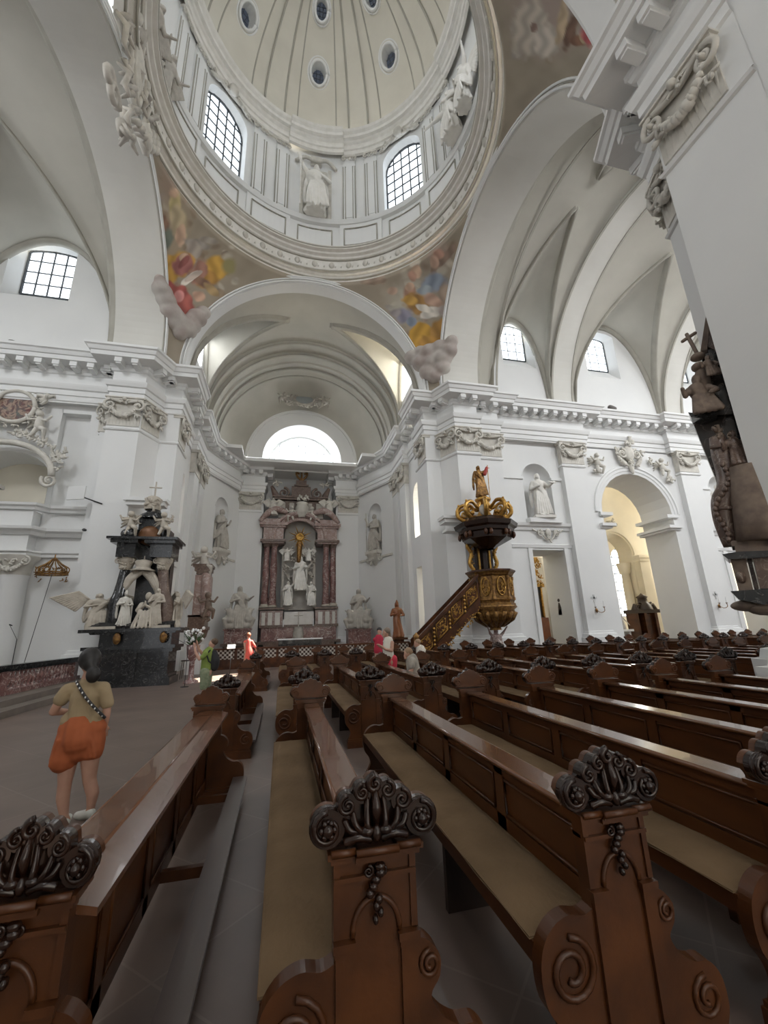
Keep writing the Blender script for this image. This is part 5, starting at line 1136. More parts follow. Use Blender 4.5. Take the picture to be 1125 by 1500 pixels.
# ------------------------------------------------------------------ high altar of the transept
ha = TH('high_altar', 'tall red marble high altar with twisted columns, white saints and a gilt sun', 'altar'); YA = 33.6
XA = lambda px, py=850: W(px, py, YA).x
ZA = lambda py, px=438: W(px, py, YA).z
def bb(q, pa, pb, ya, yb, d0=0., d1=1.2, py=850): q.box(XA(pa, py), XA(pb, py), YA - d1, YA + 1.0 - d0, ZA(yb), ZA(ya))
q = MB(); bb(q, 386, 491, 917, 938, 0, .5); q.build('predella', redmar, ha)
q = MB(); q.box(XA(383), XA(494), YA - .6, YA + 1, ZA(917) - .08, ZA(917) + .1); q.box(XA(390), XA(488), YA - .9, YA + 1, 0, ZA(938)); q.box(XA(378), XA(497), YA - .7, YA + 1, ZA(940) - .1, ZA(938)); q.build('altar_block', brownmar, ha)
q = MB(); bb(q, 383, 416, 894, 917, 0, .35); bb(q, 462, 493, 894, 917, 0, .35); q.build('pedestals', pinkmar, ha)
q = MB(); 
for a, c in ((386, 391), (395, 401), (405, 412), (466, 472), (476, 482), (486, 490)): q.box(XA(a), XA(c), YA - .42, YA, ZA(915), ZA(897))
bb(q, 418, 460, 896, 916, 0, .12); q.build('white_panels', stuccow, ha)

for a, c in ((381, 417), (461, 494)): MB().box(XA(a), XA(c), YA - .5, YA + 1, ZA(893), ZA(890)).build('plinth_moulding', brownmar, ha)
for px in (389, 400, 477, 487.5):
    zb, zt = ZA(888), ZA(802); n = 40; t = MB(); r0 = .27; vs = []; fs = []
    for i in range(n + 1):
        for k in range(16):
            a = 2 * PI * k / 16; tt = i / n; r = r0 * (1 + .10 * math.cos(a * 2 - tt * 11)) * (1.05 - .2 * tt); vs.append((XA(px) + r * math.cos(a), YA - .15 + (.15 if px in (389, 487.5) else 0) + r * math.sin(a), zb + (zt - zb) * tt))
    for i in range(n):
        for k in range(16): fs.append((i * 16 + k, i * 16 + (k + 1) % 16, (i + 1) * 16 + (k + 1) % 16, (i + 1) * 16 + k))
    t.add(vs, fs, True); o = t.build('column', redmar, ha); MB().lathe([(.36, 0), (.36, .12), (.3, .16), (.3, .24)], (XA(px), YA - .1, zb - .05), 14).build('column_base', alab, o); MB().lathe([(.26, 0), (.3, .2), (.4, .36), (.4, .42)], (XA(px), YA - .1, zt - .05), 14).build('capital', brownmar, o)
zt = ZA(798)
for a, c in ((382, 414), (463, 493)):
    q = MB()
    for e, h0, h1 in ((0, 0, .18), (.12, .18, .3), (-.05, .3, 1.25), (.1, 1.25, 1.4), (.25, 1.4, 1.6)): q.box(XA(a) - e, XA(c) + e, YA - .6 - e, YA + 1, zt + h0, zt + h1)
    q.build('entablature', pinkmar, ha)
q = MB()
for a, c in ((382, 414), (463, 493)): q.box(XA(a) - .15, XA(c) + .15, YA - .75, YA + 1, zt + .1, zt + .26)
q.build('capital_band', brownmar, ha)
q = MB(); xc = XA(439, 780); za = ZA(791)
arc_sweep(q, 'y', YA - .35, xc, [(0, 1.45), (-.12, 1.5), (-.12, 1.7), (0, 1.75), (-.3, 1.95), (-.3, 2.15), (.6, 2.2)], 30, zc=za); q.build('arch', pinkmar, ha)
q = MB(); arc_sweep(q, 'y', YA - .6, xc, [(0, 1.95), (-.1, 2.05), (-.1, 2.2), (.5, 2.25)], 30, a0=R(30), a1=R(150), zc=za)
for s in (-1, 1):
    c = Vector((xc + s * 2.25, YA - .5, za + 1.95)); q.tube(bez([(xc + s * 1.0, YA - .5, za + 2.1), (xc + s * 1.9, YA - .55, za + 2.35), (xc + s * 2.6, YA - .6, za + 1.9), (xc + s * 3.1, YA - .6, za + 1.3)], 6), [.15, .2, .22, .25, .26, .27, .28, .28, .28, .28, .28, .26, .25, .24, .22, .2, .18, .16, .14], 8)
    q.box(*sorted((xc + s * 1.2, xc + s * 3.05)), YA - .65, YA + .8, za + .9, za + 1.55)
q.build('broken_pediment', pinkmar, ha)
q = MB(); q.box(XA(415), XA(462), YA + .45, YA + .7, ZA(893), za + 2.2); q.build('back_panel', mat('altar_back', (.40, .385, .35), .6, noise=(.33, .31, .28), nscale=2), ha)
q = MB()
for a, c in ((412, 416), (458, 462)): q.box(XA(a), XA(c), YA + .2, YA + .5, ZA(890), ZA(800))
q.build('frame_strips', stuccod, ha)
q = MB(); zz = ZA(760)
q.box(XA(408, 740), XA(474, 740), YA - .1, YA + .8, ZA(763), ZA(735)); q.box(XA(402, 733), XA(478, 733), YA - .35, YA + .8, ZA(734), ZA(731)); q.box(XA(399, 731), XA(480, 731), YA - .45, YA + .8, ZA(731), ZA(729))
q.box(XA(427, 720), XA(455, 720), YA - .1, YA + .6, ZA(729), ZA(713)); q.box(XA(431, 712), XA(452, 712), YA - .25, YA + .6, ZA(713), ZA(711)); q.box(XA(434, 706), XA(449, 706), YA - .1, YA + .5, ZA(711), ZA(704))
for s in (-1, 1): volute(q, (xc + s * 1.35, YA - .2, ZA(724)), .45, s, w=.4); q.cap((xc + s * 2.0, YA - .1, ZA(727)), (xc + s * 2.3, YA - .1, ZA(716)), .28, .15)
q.build('attic', brownmar, ha)
q = MB(); 
for pa, pb in ((408, 418), (424, 431), (450, 457), (463, 473)): q.box(XA(pa, 740), XA(pb, 740), YA - .2, YA - .05, ZA(760), ZA(738))
q.build('attic_pilasters', stuccod, ha)
t = MB(); xt = XA(442, 700); zt_ = ZA(704); t.cap((xt, YA, zt_), (xt, YA, zt_ + 1.25), .09, .05); t.cap((xt - .3, YA, zt_ + .85), (xt + .3, YA, zt_ + .85), .05, .05)
for s in (-1, 1): t.tube(bez([(xt, YA, zt_), (xt + s * .35, YA - .1, zt_ + .3), (xt + s * .45, YA - .1, zt_ + .65), (xt + s * .2, YA, zt_ + .6)], 4), .09, 6)
t.build('palm_cross', goldd, ha)
t = MB(); c = Vector((XA(439, 788), YA - .5, ZA(788.5))); t.lathe([(.0, 0), (.2, .02), (.26, .08), (.32, .0)], (0, 0, 0), 20); g = MB().merge(t, Matrix.Translation(c) @ Matrix.Rotation(PI / 2, 4, 'X'))
for k in range(16): a = 2 * PI * k / 16; g.tube([c + Vector((.3 * math.cos(a), 0, .3 * math.sin(a))), c + Vector(((.95 if k % 2 else .6) * math.cos(a), 0, (.95 if k % 2 else .6) * math.sin(a)))], [.06, .01], 4)
g.build('gilt_sun', gold, ha); MB().cap((c.x, YA - .35, c.z - .5), (c.x - .05, YA - .4, c.z - 1.9), .25, .16).build('ray', goldd, ha)
def fig(par, nm, px, py, ht, sd, a1, a2, hair='long', wing=None, m=stuccow, rz=0, dy=0., extra=None, w=1.):
    return obj(nm, statue_mesh(ht, sd, a1, a2, hair, extra, w, wing), m, par, (XA(px, py), YA - .35 + dy, ZA(py, px)), rz)
fig(ha, 'central_saint', 439, 866, 2.75, 71, OUT, ((-.2, -.05, .66), (-.27, -.17, .72)) and BENT, w=1.05, dy=.1)
fig(ha, 'side_figure', 421, 888, 1.9, 72, BENT, UPR, dy=.1, w=1.1); fig(ha, 'side_figure', 455, 888, 1.9, 73, UPL, BENTR, dy=.1, w=1.1)
fig(ha, 'angel', 420, 822, 1.1, 74, BENT, OUT, wing=(1, .4, .2), dy=.35, w=1.3); fig(ha, 'angel', 452, 822, 1.1, 75, UPL, OUT, wing=(1, .4, .2), dy=.35, w=1.3)
fig(ha, 'seated_angel', 400, 757, 1.45, 76, UPL, OUT, wing=(1, .4, .2), m=stucco, w=1.4, dy=-.2); fig(ha, 'seated_angel', 481, 757, 1.45, 77, BENT, OUT, wing=(1, .4, .2), m=stucco, w=1.4, dy=-.2)
t = MB(); xx, zz = XA(442, 755), ZA(760); t.lathe([(.25, 0), (.5, .3), (.55, .8), (.4, 1.1), (.5, 1.2), (.3, 1.3), (0, 1.35)], (xx, YA - .4, zz), 16)
for s in (-1, 1): 
    cc = MB(); cherub(cc, 0, 0, .9); t.merge(cc, Matrix.Translation((xx + s * .8, YA - .3, zz + .2)) @ Matrix.Diagonal((s, 1, 1, 1))); leafy(t, (xx + s * .25, YA - .4, zz + 1.7), .35, 6, random.Random(2))
t.build('urn_with_putti', stucco, ha)
t = MB(); rnd = random.Random(12)
for s in (-1, 1): leafy(t, (xc + s * 1.9, YA - .4, ZA(712)), .4, 10, rnd)
for i in range(24): leafy(t, (xc + rnd.uniform(-1.3, 1.3), YA + .2, rnd.uniform(ZA(850), ZA(805))), .35, 4, rnd)
t.build('relief_ornament', stuccod, ha)
t = MB(); xx = XA(437, 900); t.lathe([(.35, 0), (.4, .5), (.3, .9), (.35, 1.0)], (xx, YA - .7, ZA(938)), 14); t.cap((xx, YA - .7, ZA(921)), (xx, YA - .7, ZA(897)), .05, .04); t.cap((xx - .3, YA - .7, ZA(902)), (xx + .3, YA - .7, ZA(902)), .04, .04); t.build('altar_crucifix', stuccod, ha)
for px in (417, 459): MB().cap((XA(px), YA - .6, ZA(917)), (XA(px), YA - .6, ZA(908)), .05, .05).build('candle', whitem, ha)
place(ha, (xc, YA, 0))
# ------------------------------------------------------------------ corner sculpture groups on red pedestals
for side, px, lab, sd in ((-1, 347, 'grey marble saint with attendants on a red pedestal to the left of the high altar', 81), (1, 526, 'grey marble saint with attendants on a red pedestal to the right of the high altar', 85)):
    g = TH('sculpture_group', lab, 'sculpture'); Y = 31.0; c = W(px, 942, Y); zb = W(px, 921, Y).z
    MB().box(c.x - .85, c.x + .85, Y - .4, Y + .9, 0, W(px, 944, Y).z - .1).box(c.x - 1.0, c.x + 1.0, Y - .55, Y + .9, W(px, 944, Y).z - .1, W(px, 944, Y).z + .08).build('base', brownmar, g)
    MB().box(c.x - .82, c.x + .82, Y - .35, Y + .8, W(px, 944, Y).z + .08, zb).box(c.x - .9, c.x + .9, Y - .45, Y + .8, zb - .1, zb).build('pedestal', redmar, g)
    b_ = MB(); robe(b_, 2.9, sd, 1.0); head(b_, 2.9, hair='long'); arm(b_, 2.9, -1, *BENT); arm(b_, 2.9, 1, *OUT); mantle(b_, 2.9, sd, side)
    for s in (-1, 1):
        for k in range(5): b_.ell((s * (.5 + .1 * (k % 3)), -.2 + .1 * (k % 2), .2 + .22 * k), (.28, .26, .26), 10, 8)
        b_.ell((s * .7, -.3, 1.25), .15, 10, 8); b_.cap((s * .62, -.3, 1.1), (s * .55, -.25, .6), .19, .28); b_.cap((s * .62, -.3, 1.0), (s * .95, -.35, 1.3), .07, .05); b_.cap((s * .95, -.3, .6), (s * .8, -.2, .1), .16, .12)
    obj('marble_figures', remesh(b_, .04, 1), stuccod, g, (c.x, Y - .05, zb), -side * .25); place(g, (c.x, Y, 0))
# ------------------------------------------------------------------ carved wooden statue on a stand
g = TH('wooden_statue', 'brown carved wooden saint on a stand with lights left of the pulpit stair', 'statue'); Y = 25.2; c = W(583, 934, Y)
MB().box(c.x - .3, c.x + .3, Y - .25, Y + .25, 0, c.z - .12).box(c.x - .5, c.x + .5, Y - .4, Y + .4, c.z - .12, c.z).build('stand', woodm, g)
b_ = MB(); robe(b_, 2.1, 90); head(b_, 2.1, hair='long', hat='mitre'); arm(b_, 2.1, -1, *BENT); arm(b_, 2.1, 1, *BENTR); obj('figure', remesh(b_, .03, 1), woodo, g, (c.x, Y, c.z)); place(g, (c.x, Y, 0))
# ------------------------------------------------------------------ pulpit
pu = TH('pulpit', 'carved brown and gilt pulpit with crowned canopy and stair against the right pier', 'pulpit'); YP = 18.7; PX = W(722, 880, YP).x; zP = lambda py, px=720: W(px, py, YP).z
def oct_(r, z, n=8, off=PI / 8): return [(PX + r * math.cos(off + 2 * PI * k / n), YP + r * math.sin(off + 2 * PI * k / n)) for k in range(n)]
b = MB().lathe([(0, 0), (1.05, 0), (1.05, .1), (.98, .12), (1.0, .2), (1.05, .25)], (PX, YP, zP(888)), 8, R(22.5), R(382.5), smooth=False); b.lathe([(.98, 0), (.98, 1.1), (1.05, 1.15), (1.1, 1.25), (1.16, 1.3), (1.16, 1.38), (.9, 1.4)], (PX, YP, zP(888) + .25), 8, R(22.5), R(382.5), smooth=False); b.build('basket', goldd, pu)
t = MB(); t2 = MB(); rnd = random.Random(33); zb = zP(888) + .25
for k in range(8):
    a = 2 * PI * k / 8; rr = .98 * math.cos(PI / 8) + .02; M = T(PX + rr * math.cos(a), YP + rr * math.sin(a), zb, a + PI / 2); q = MB()
    q.tube([(.2 * math.cos(u), -.02, .62 + .42 * math.sin(u)) for u in np.linspace(0, 2 * PI, 20)], .03, 5)
    for i in range(9): leafy(q, (rnd.uniform(-.1, .1), -.02, rnd.uniform(.3, .95)), .11, 3, rnd)
    t.merge(q, M); M2 = T(PX + .98 * math.cos(a + PI / 8), YP + .98 * math.sin(a + PI / 8), zb, 0); q = MB().lathe([(.09, 0), (.09, .1), (.06, .15), (.06, .9), (.09, .98), (.09, 1.1)], (0, 0, 0), 8); t2.merge(q, M2)
t.build('gilt_reliefs', gold, pu); t2.build('basket_columns', goldd, pu)
MB().lathe([(1.1, 1.28), (1.2, 1.33), (1.2, 1.4), (1.1, 1.42)], (PX, YP, zP(888) + .25), 8, R(22.5), R(382.5), smooth=False).build('parapet_rail', woodm, pu)
t = MB().lathe([(1.05, 0), (1.1, -.08), (.95, -.2), (1.0, -.35), (.8, -.65), (.45, -.9), (.25, -1.0), (.3, -1.1)], (PX, YP, zP(888)), 20)
for k in range(16): a = 2 * PI * k / 16; t.tube([(PX + 1.02 * math.cos(a), YP + 1.02 * math.sin(a), zP(888) - .3), (PX + .85 * math.cos(a), YP + .85 * math.sin(a), zP(888) - .62), (PX + .4 * math.cos(a), YP + .4 * math.sin(a), zP(888) - .95)], [.1, .09, .04], 6)
t.build('underside', goldd, pu)
obj('bearer_figure', statue_mesh(zP(888) - 1.0, 95, UPL, UPR, 'long', w=1.25), pinkmar, pu, (PX, YP, 0))
zc0 = zP(792)                              # canopy
t = MB().lathe([(.35, -.45), (.5, -.35), (1.2, 0), (1.25, .3), (1.35, .35), (1.38, .5), (1.52, .58), (1.58, .78), (1.3, .8), (1.15, 1.0), (1.1, 1.05), (0, 1.1)], (PX, YP, zc0), 8, R(22.5), R(382.5), smooth=False); t.build('canopy', woodc, pu)
t = MB()
for k in range(8):
    for s in (-.3, .3): a = 2 * PI * k / 8 + s; t.ell((PX + 1.32 * math.cos(a), YP + 1.32 * math.sin(a), zc0 + .2), (.1, .1, .16), 7, 5)
t.build('canopy_tassels', woodm, pu)
t = MB(); z1 = zc0 + 1.05; rnd = random.Random(44)
for k in range(8):
    a = 2 * PI * k / 8 + PI / 8; C = (math.cos(a), math.sin(a)); P_ = lambda r, z: (PX + r * C[0], YP + r * C[1], z1 + z)
    t.tube(bez([P_(1.0, 0), P_(1.32, .3), P_(1.25, .72), P_(.85, .85), P_(.42, .6), P_(.22, .95)], 5), [.11] * 8 + [.1] * 8 + [.08] * 10, 7)
    q = spiral((0, 0, 0), .3, .05, 1.4, 0, (1, 0, 0), (0, 0, 1), 18); t.tube([Vector(P_(1.0 + p.x, .38 + p.z)) for p in q], [.07 * (1 - .4 * i / 18) for i in range(19)], 6)
    t.ell(P_(1.35, .55), .09, 8, 6); t.ell(P_(1.25, .85), .07, 6, 4)
    for i in range(4): p = P_(rnd.uniform(.6, 1.0), rnd.uniform(.0, .35)); t.ell(p, .12, 6, 5)
t.lathe([(.5, 0), (.35, .3), (.2, .6), (.25, .9), (.38, 1.0), (.42, 1.1), (.2, 1.25), (0, 1.3)], (PX, YP, z1), 14); t.build('crown', gold, pu)
t = MB()
for a in (R(-120), R(-60)): t.ell((PX + .95 * math.cos(a), YP + .95 * math.sin(a), z1 + .3), (.2, .16, .28), 10, 8)
t.build('crown_shield', stuccod, pu)
o = obj('canopy_saint', statue_mesh(1.75, 97, DOWN, ((.2, -.03, .82), (.24, -.06, .9)), 'long', w=.95), goldd, pu, (PX - .1, YP, z1 + 1.22)); q = MB().cap((.45, -.1, .0), (.5, -.1, 1.75), .02, .02).cap((.4, -.1, 1.6), (.6, -.1, 1.6), .015, .015); q.build('staff', gold, pu, (PX - .1, YP, z1 + 1.22)); MB().cap((.3, -.1, 1.25), (.45, -.1, 1.6), .1, .08).build('banner', mat('red_banner', (.35, .05, .04), .7), pu, (PX - .1, YP, z1 + 1.22))
z2 = zb + 1.4; t = MB().box(PX - .5, PX + .5, YP + .5, YP + 1.0, z2 - .2, zc0); t.box(PX - .12, PX + .12, YP + .35, YP + .6, z2 - .1, zc0 - .2); t.build('back_panel', woodc, pu)
t = MB(); rnd = random.Random(46)
for s in (-1, 1):
    t.tube(bez([(PX + s * .5, YP + .6, z2 + .1), (PX + s * .75, YP + .6, z2 + .5), (PX + s * .62, YP + .6, z2 + 1.0), (PX + s * .8, YP + .6, z2 + 1.4), (PX + s * .5, YP + .6, z2 + 1.7)], 5), .1, 6)
    for i in range(7): leafy(t, (PX + s * .62, YP + .58, z2 + .2 + .22 * i), .16, 4, rnd)
    t.box(*sorted((PX + s * .25, PX + s * .33)), YP + .42, YP + .55, z2, zc0 - .2)
t.build('side_scrolls', gold, pu)
# stair
zs0 = zP(888) + .25; A = Vector((PX - .95, YP, 0)); xa, xb = PX - 4.05, PX - .92; dz = zs0 - .15; H = 1.15
def SP(x, z): return (x, z + (x - xb) / (xb - xa) * dz + zs0)
t = MB().prism([SP(xa, 0), SP(xb, 0), SP(xb, .12), SP(xa, .12)], YP - .55, YP - .45, 1); t.prism([SP(xa, -.35), SP(xb, -.35), SP(xb, 0), SP(xa, 0)], YP - .52, YP - .44, 1); t.prism([SP(xa, H - .05), SP(xb, H - .05), SP(xb, H + .08), SP(xa, H + .08)], YP - .6, YP - .42, 1)
t.prism([SP(xa, .1), SP(xb, .1), SP(xb, H), SP(xa, H)], YP - .5, YP - .46, 1)
for i in range(14): x = xa + (xb - xa) * (i + .5) / 14; z = SP(x, -.2)[1]; t.box(x - .13, x + .13, YP - .45, YP + .5, z - .04, z)
t.prism([SP(xa, 0), SP(xb, 0), SP(xb, H), SP(xa, H)], YP + .5, YP + .56, 1); t.build('stair', woodm, pu)
t = MB(); rnd = random.Random(48)
for i in range(4):
    a, c = xa + .12 + (xb - xa) * i / 4, xa - .12 + (xb - xa) * (i + 1) / 4; L = [SP(a, .25), SP(c, .25), SP(c, .95), SP(a, .95), SP(a, .25)]; t.tube([(x, YP - .52, z) for x, z in L], .03, 5)
    for k in range(26): u, v = rnd.uniform(a + .08, c - .08), rnd.uniform(.32, .88); x, z = SP(u, v); leafy(t, (x, YP - .5, z), .085, 3, rnd, .2)
    x = xa + (xb - xa) * (i) / 4
    for k in range(5): xx, z = SP(x, .2 + .17 * k); t.ell((xx, YP - .53, z), (.06, .04, .07), 7, 5)
for k in range(40): x = rnd.uniform(xa, xb); xx, z = SP(x, -.25 - rnd.uniform(0, .25)); leafy(t, (xx, YP - .48, z), .12, 3, rnd)
t.build('gilt_panels', gold, pu)
t = MB(); x, z = SP(xa, 0); t.lathe([(.1, 0), (.1, z + .1), (.16, z + .2), (.2, z + .5), (.1, z + .8), (.12, z + 1.2), (.16, z + 1.3), (.0, z + 1.45)], (xa - .05, YP - .5, 0), 12); t.build('newel_post', goldd, pu)
place(pu, (PX, YP, 0))
# ------------------------------------------------------------------ dark monument on the near right pier
nm = TH('wall_monument', 'tall dark brown marble wall monument with columns and figures on the near right pier', 'monument')
HV = Vector((math.sin(R(53.5)), math.cos(R(53.5)), 0)); XM, YM = 8.15, 6.1
def MV(px, py, D=10.0):
    d = CR * ((px - 562.5) / FL) - CU * ((py - 750) / FL) + CF; return Vector((0, 0, HC)) + d * (D / d.dot(HV))
def mb_(q, poly, d0, d1):
    P = [MV(*p, d0) for p in poly]; n = len(P); q.add([tuple(p) for p in P] + [tuple(p + HV * (d1 - d0)) for p in P], [tuple(range(n)), tuple(range(2 * n - 1, n - 1, -1))] + [(i, (i + 1) % n, n + (i + 1) % n, n + i) for i in range(n)])
def box_(q, x0, y0, x1, y1, d0, d1, lean=.24): mb_(q, [(x0, y0), (x1, y0), (x1 + (y1 - y0) * lean, y1), (x0 + (y1 - y0) * lean, y1)], d0, d1)
q = MB(); mb_(q, [(1036, 512), (1048, 512), (1098, 680), (1094, 694), (1086, 690), (1076, 650), (1062, 605), (1046, 560)], 9.95, 10.2); q.build('obelisk', blackmar, nm)
q = MB(); mb_(q, [(1012, 612), (1072, 602), (1088, 668), (1092, 760), (1082, 790), (1060, 760), (1048, 700)], 9.85, 10.2); mb_(q, [(1030, 560), (1058, 555), (1074, 606), (1012, 612), (1018, 596)], 9.75, 10.1); mb_(q, [(1026, 520), (1042, 516), (1058, 560), (1040, 566)], 9.8, 10.1); q.build('back_slab', woodd if False else mat('dark_marble', (.022, .018, .016), .25, noise=(.05, .04, .033), nscale=4, veins=[((.16, .13, .11), 3, .012)]), nm)
q = MB(); mb_(q, [(1008, 604), (1030, 606), (1050, 600), (1050, 606), (1030, 613), (1012, 611)], 9.5, 9.9); q.build('ledge', blackmar, nm)
q = MB(); P_ = bez([MV(1050, 640, 9.6), MV(1056, 662, 9.6), MV(1066, 690, 9.6), MV(1068, 715, 9.6), MV(1059, 735, 9.6), MV(1061, 765, 9.6), MV(1072, 800, 9.6)], 5); q.tube(P_, [.12 + .07 * math.sin(PI * min(1, i / 30)) for i in range(31)], 14)
for px, py in ((1062, 745), (1052, 655)): q.tube([MV(px - 12, py + 1, 9.45), MV(px + 14, py - 2, 9.45)], .035, 6)
for s in np.linspace(0, 1, 16): c = MV(1058 + 10 * math.sin(s * 8), 680 + 110 * s, 9.42); q.ell(c, (.05, .05, .06), 6, 5)
q.build('column', brownmar, nm)
q = MB(); P_ = [MV(1092, 684, 9.5), MV(1100, 720, 9.5), MV(1109, 760, 9.5), MV(1116, 792, 9.5)]; q.tube(P_, [.25, .29, .32, .35], 16); q.tube([MV(1082, 716, 9.3), MV(1120, 710, 9.3)], .04, 6); q.build('pilaster_shaft', sandst, nm)
q = MB(); box_(q, 1076, 800, 1130, 808, 9.3, 10); box_(q, 1070, 792, 1130, 800, 9.4, 10); q.build('shaft_base', alab if False else sandst, nm)
q = MB(); mb_(q, [(1058, 812), (1080, 808), (1135, 806), (1140, 815), (1096, 818), (1066, 819)], 9.2, 9.9); q.build('base_ledge', blackmar, nm)
q = MB(); mb_(q, [(1070, 820), (1092, 818), (1104, 866), (1083, 868)], 9.35, 9.8); q.build('base_block', sandst, nm); q = MB(); mb_(q, [(1094, 818), (1100, 816), (1112, 862), (1106, 866)], 9.5, 9.8); mb_(q, [(1102, 814), (1142, 814), (1152, 862), (1114, 862)], 9.3, 9.8); q.build('base_block', brownmar, nm); MB().ell(MV(1086, 845, 9.35), (.09, .06, .11), 10, 8).build('boss', brownmar, nm)
q = MB(); mb_(q, [(1070, 866), (1100, 864), (1160, 860), (1160, 876), (1120, 886), (1082, 878)], 9.2, 9.9); q.build('bottom_ledge', blackmar, nm)
q = MB(); q.ell(MV(1098, 887, 9.6), (.26, .26, .10), 14, 10); q.ell(MV(1122, 890, 9.6), (.3, .25, .13), 12, 8); q.build('corbel', sandst, nm)
rnd = random.Random(91)
for px, py, r in ((1049, 634, .15), (1068, 640, .12), (1080, 680, .1)): q = MB(); leafy(q, MV(px, py, 9.5), r, 14, rnd); q.build('carving', sandst, nm)
def bust(nm_, px, py, s, m_, ang=.4):
    b_ = MB(); b_.ell((0, -.02, .95), (.13, .15, .18), 12, 9); b_.cap((0, 0, .8), (0, 0, .7), .08, .12); b_.cap((-.06, 0, .62), (.04, 0, .2), .24, .2); b_.cap((-.25, 0, .65), (-.42, -.15, .4), .1, .08); b_.cap((-.42, -.15, .4), (-.5, -.3, .6), .08, .06); b_.cap((.25, 0, .65), (.4, -.2, .4), .1, .08); b_.cap((.4, -.2, .4), (.15, -.35, .3), .08, .06)
    for k in range(5): b_.cap((-.2 + .1 * k, -.15, .3), (-.3 + .16 * k, -.3, -.25), .08, .1)
    o = obj(nm_, remesh(b_, .03, 1), m_, nm, MV(px, py, 9.55)); o.scale = (s, s, s); o.rotation_euler.z = R(-53) + ang; return o
bust('seated_figure', 1030, 596, .62, sandst, .3); bust('small_figure', 1042, 546, .34, sandst); bust('lower_figure', 1082, 672, .5, brownmar)
q = MB(); q.ell(MV(1022, 523, 9.7), (.13, .13, .08), 12, 8); q.ell(MV(1024, 538, 9.7), (.15, .12, .1), 12, 8); q.cap(MV(1020, 516, 9.7), MV(1006, 490, 9.7), .035, .035); q.cap(MV(1000, 500, 9.7), MV(1018, 488, 9.7), .035, .035); q.cap(MV(1028, 548, 9.7), MV(1030, 566, 9.7), .12, .14); q.build('crown_and_cross', sandst, nm)
q = MB(); mb_(q, [(1035, 456), (1039, 478), (1036, 512), (1026, 514)], 9.85, 10.1); q.build('obelisk_face', sandst, nm); q = MB(); mb_(q, [(1036, 458), (1050, 500), (1048, 512), (1037, 508)], 9.9, 10.2); q.build('obelisk_tip', brownmar, nm)
place(nm, (XM, YM, MV(1100, 885).z))
# ------------------------------------------------------------------ confessional, aisle altar, organ case, table group
cf = TH('confessional', 'dark carved wooden confessional with scrolled pediment seen through the nave arch', 'confessional'); Y = 26.2; c = W(947, 915, Y); zc_ = lambda py: W(947, py, Y).z; xf = lambda px: W(px, 915, Y).x
q = MB()
for a, b2 in ((929, 933), (942, 946), (957, 961)): q.box(xf(a), xf(b2), Y - .3, Y + .6, 0, zc_(897))
q.box(xf(929), xf(961), Y + .5, Y + .6, 0, zc_(897)); q.box(xf(944), xf(960), Y - .1, Y, 0, zc_(899)); q.build('case', woodm, cf)
q = MB(); q.box(xf(926), xf(964), Y - .45, Y + .6, zc_(898), zc_(893))
for px in (931, 959): q.cap((xf(px), Y - .2, zc_(893)), (xf(px), Y - .2, zc_(886)), .25, .1)
q.lathe([(.6, 0), (.5, .35), (.35, .5), (.3, .8), (.4, .9), (.1, 1.1), (0, 1.2)], (xf(946), Y - .1, zc_(893)), 14); volute(q, (xf(937), Y - .3, zc_(889)), .3, -1); volute(q, (xf(955), Y - .3, zc_(889)), .3, 1); q.build('pediment', woodd, cf); MB().box(xf(934), xf(941), Y + .3, Y + .45, 0, zc_(900)).build('curtain', blackc, cf); place(cf, (xf(945), Y, 0))
og = TH('gilt_altarpiece', 'gilded altarpiece with blue and brown panels seen through the door beside the pulpit', 'altar'); Y = 27.0; xo = lambda px: W(px, 870, Y).x; zo = lambda py: W(785, py, Y).z
q = MB().box(xo(776), xo(800), Y, Y + .8, 0, zo(905)); q.build('base', woodo, og)
q = MB().box(xo(778), xo(796), Y + .1, Y + .6, zo(905), zo(860)); q.build('panel', mat('blue_panel', (.07, .10, .12), .4, noise=(.12, .08, .04), nscale=4), og)
q = MB(); rnd = random.Random(71); 
for px in (779, 785, 793): q.cap((xo(px), Y, zo(903)), (xo(px), Y, zo(862)), .09, .08)
q.box(xo(775), xo(799), Y - .1, Y + .6, zo(860), zo(855))
for i in range(70): leafy(q, (rnd.uniform(xo(776), xo(794)), Y - .05, rnd.uniform(zo(856), zo(812))), .22, 4, rnd)
q.build('gilt_carving', gold, og); place(og, (xo(787), Y, 0))
tb = TH('relief_table', 'white carved table with a seated figure in front of the nave arch pier', 'sculpture'); Y = 22.0; c = W(912, 925, Y); zt = W(912, 922, Y).z
q = MB().box(c.x - .65, c.x + .55, Y - .3, Y + .3, zt - .12, zt).box(c.x - .5, c.x - .35, Y - .2, Y + .2, 0, zt - .1).box(c.x + .25, c.x + .4, Y - .2, Y + .2, 0, zt - .1); q.build('table', stucco, tb)
b_ = MB(); b_.cap((0, 0, .1), (0, 0, .55), .25, .17); b_.ell((0, -.02, .82), (.11, .13, .15), 10, 8); arm(b_, 1.0, -1, ((-.3, -.1, .45)), (-.1, -.25, .3)); arm(b_, 1.0, 1, ((.3, -.1, .45)), (.3, -.3, .25)); obj('seated_figure', remesh(b_, .02, 1), alab, tb, (c.x, Y - .0, zt)); place(tb, (c.x, Y, 0))
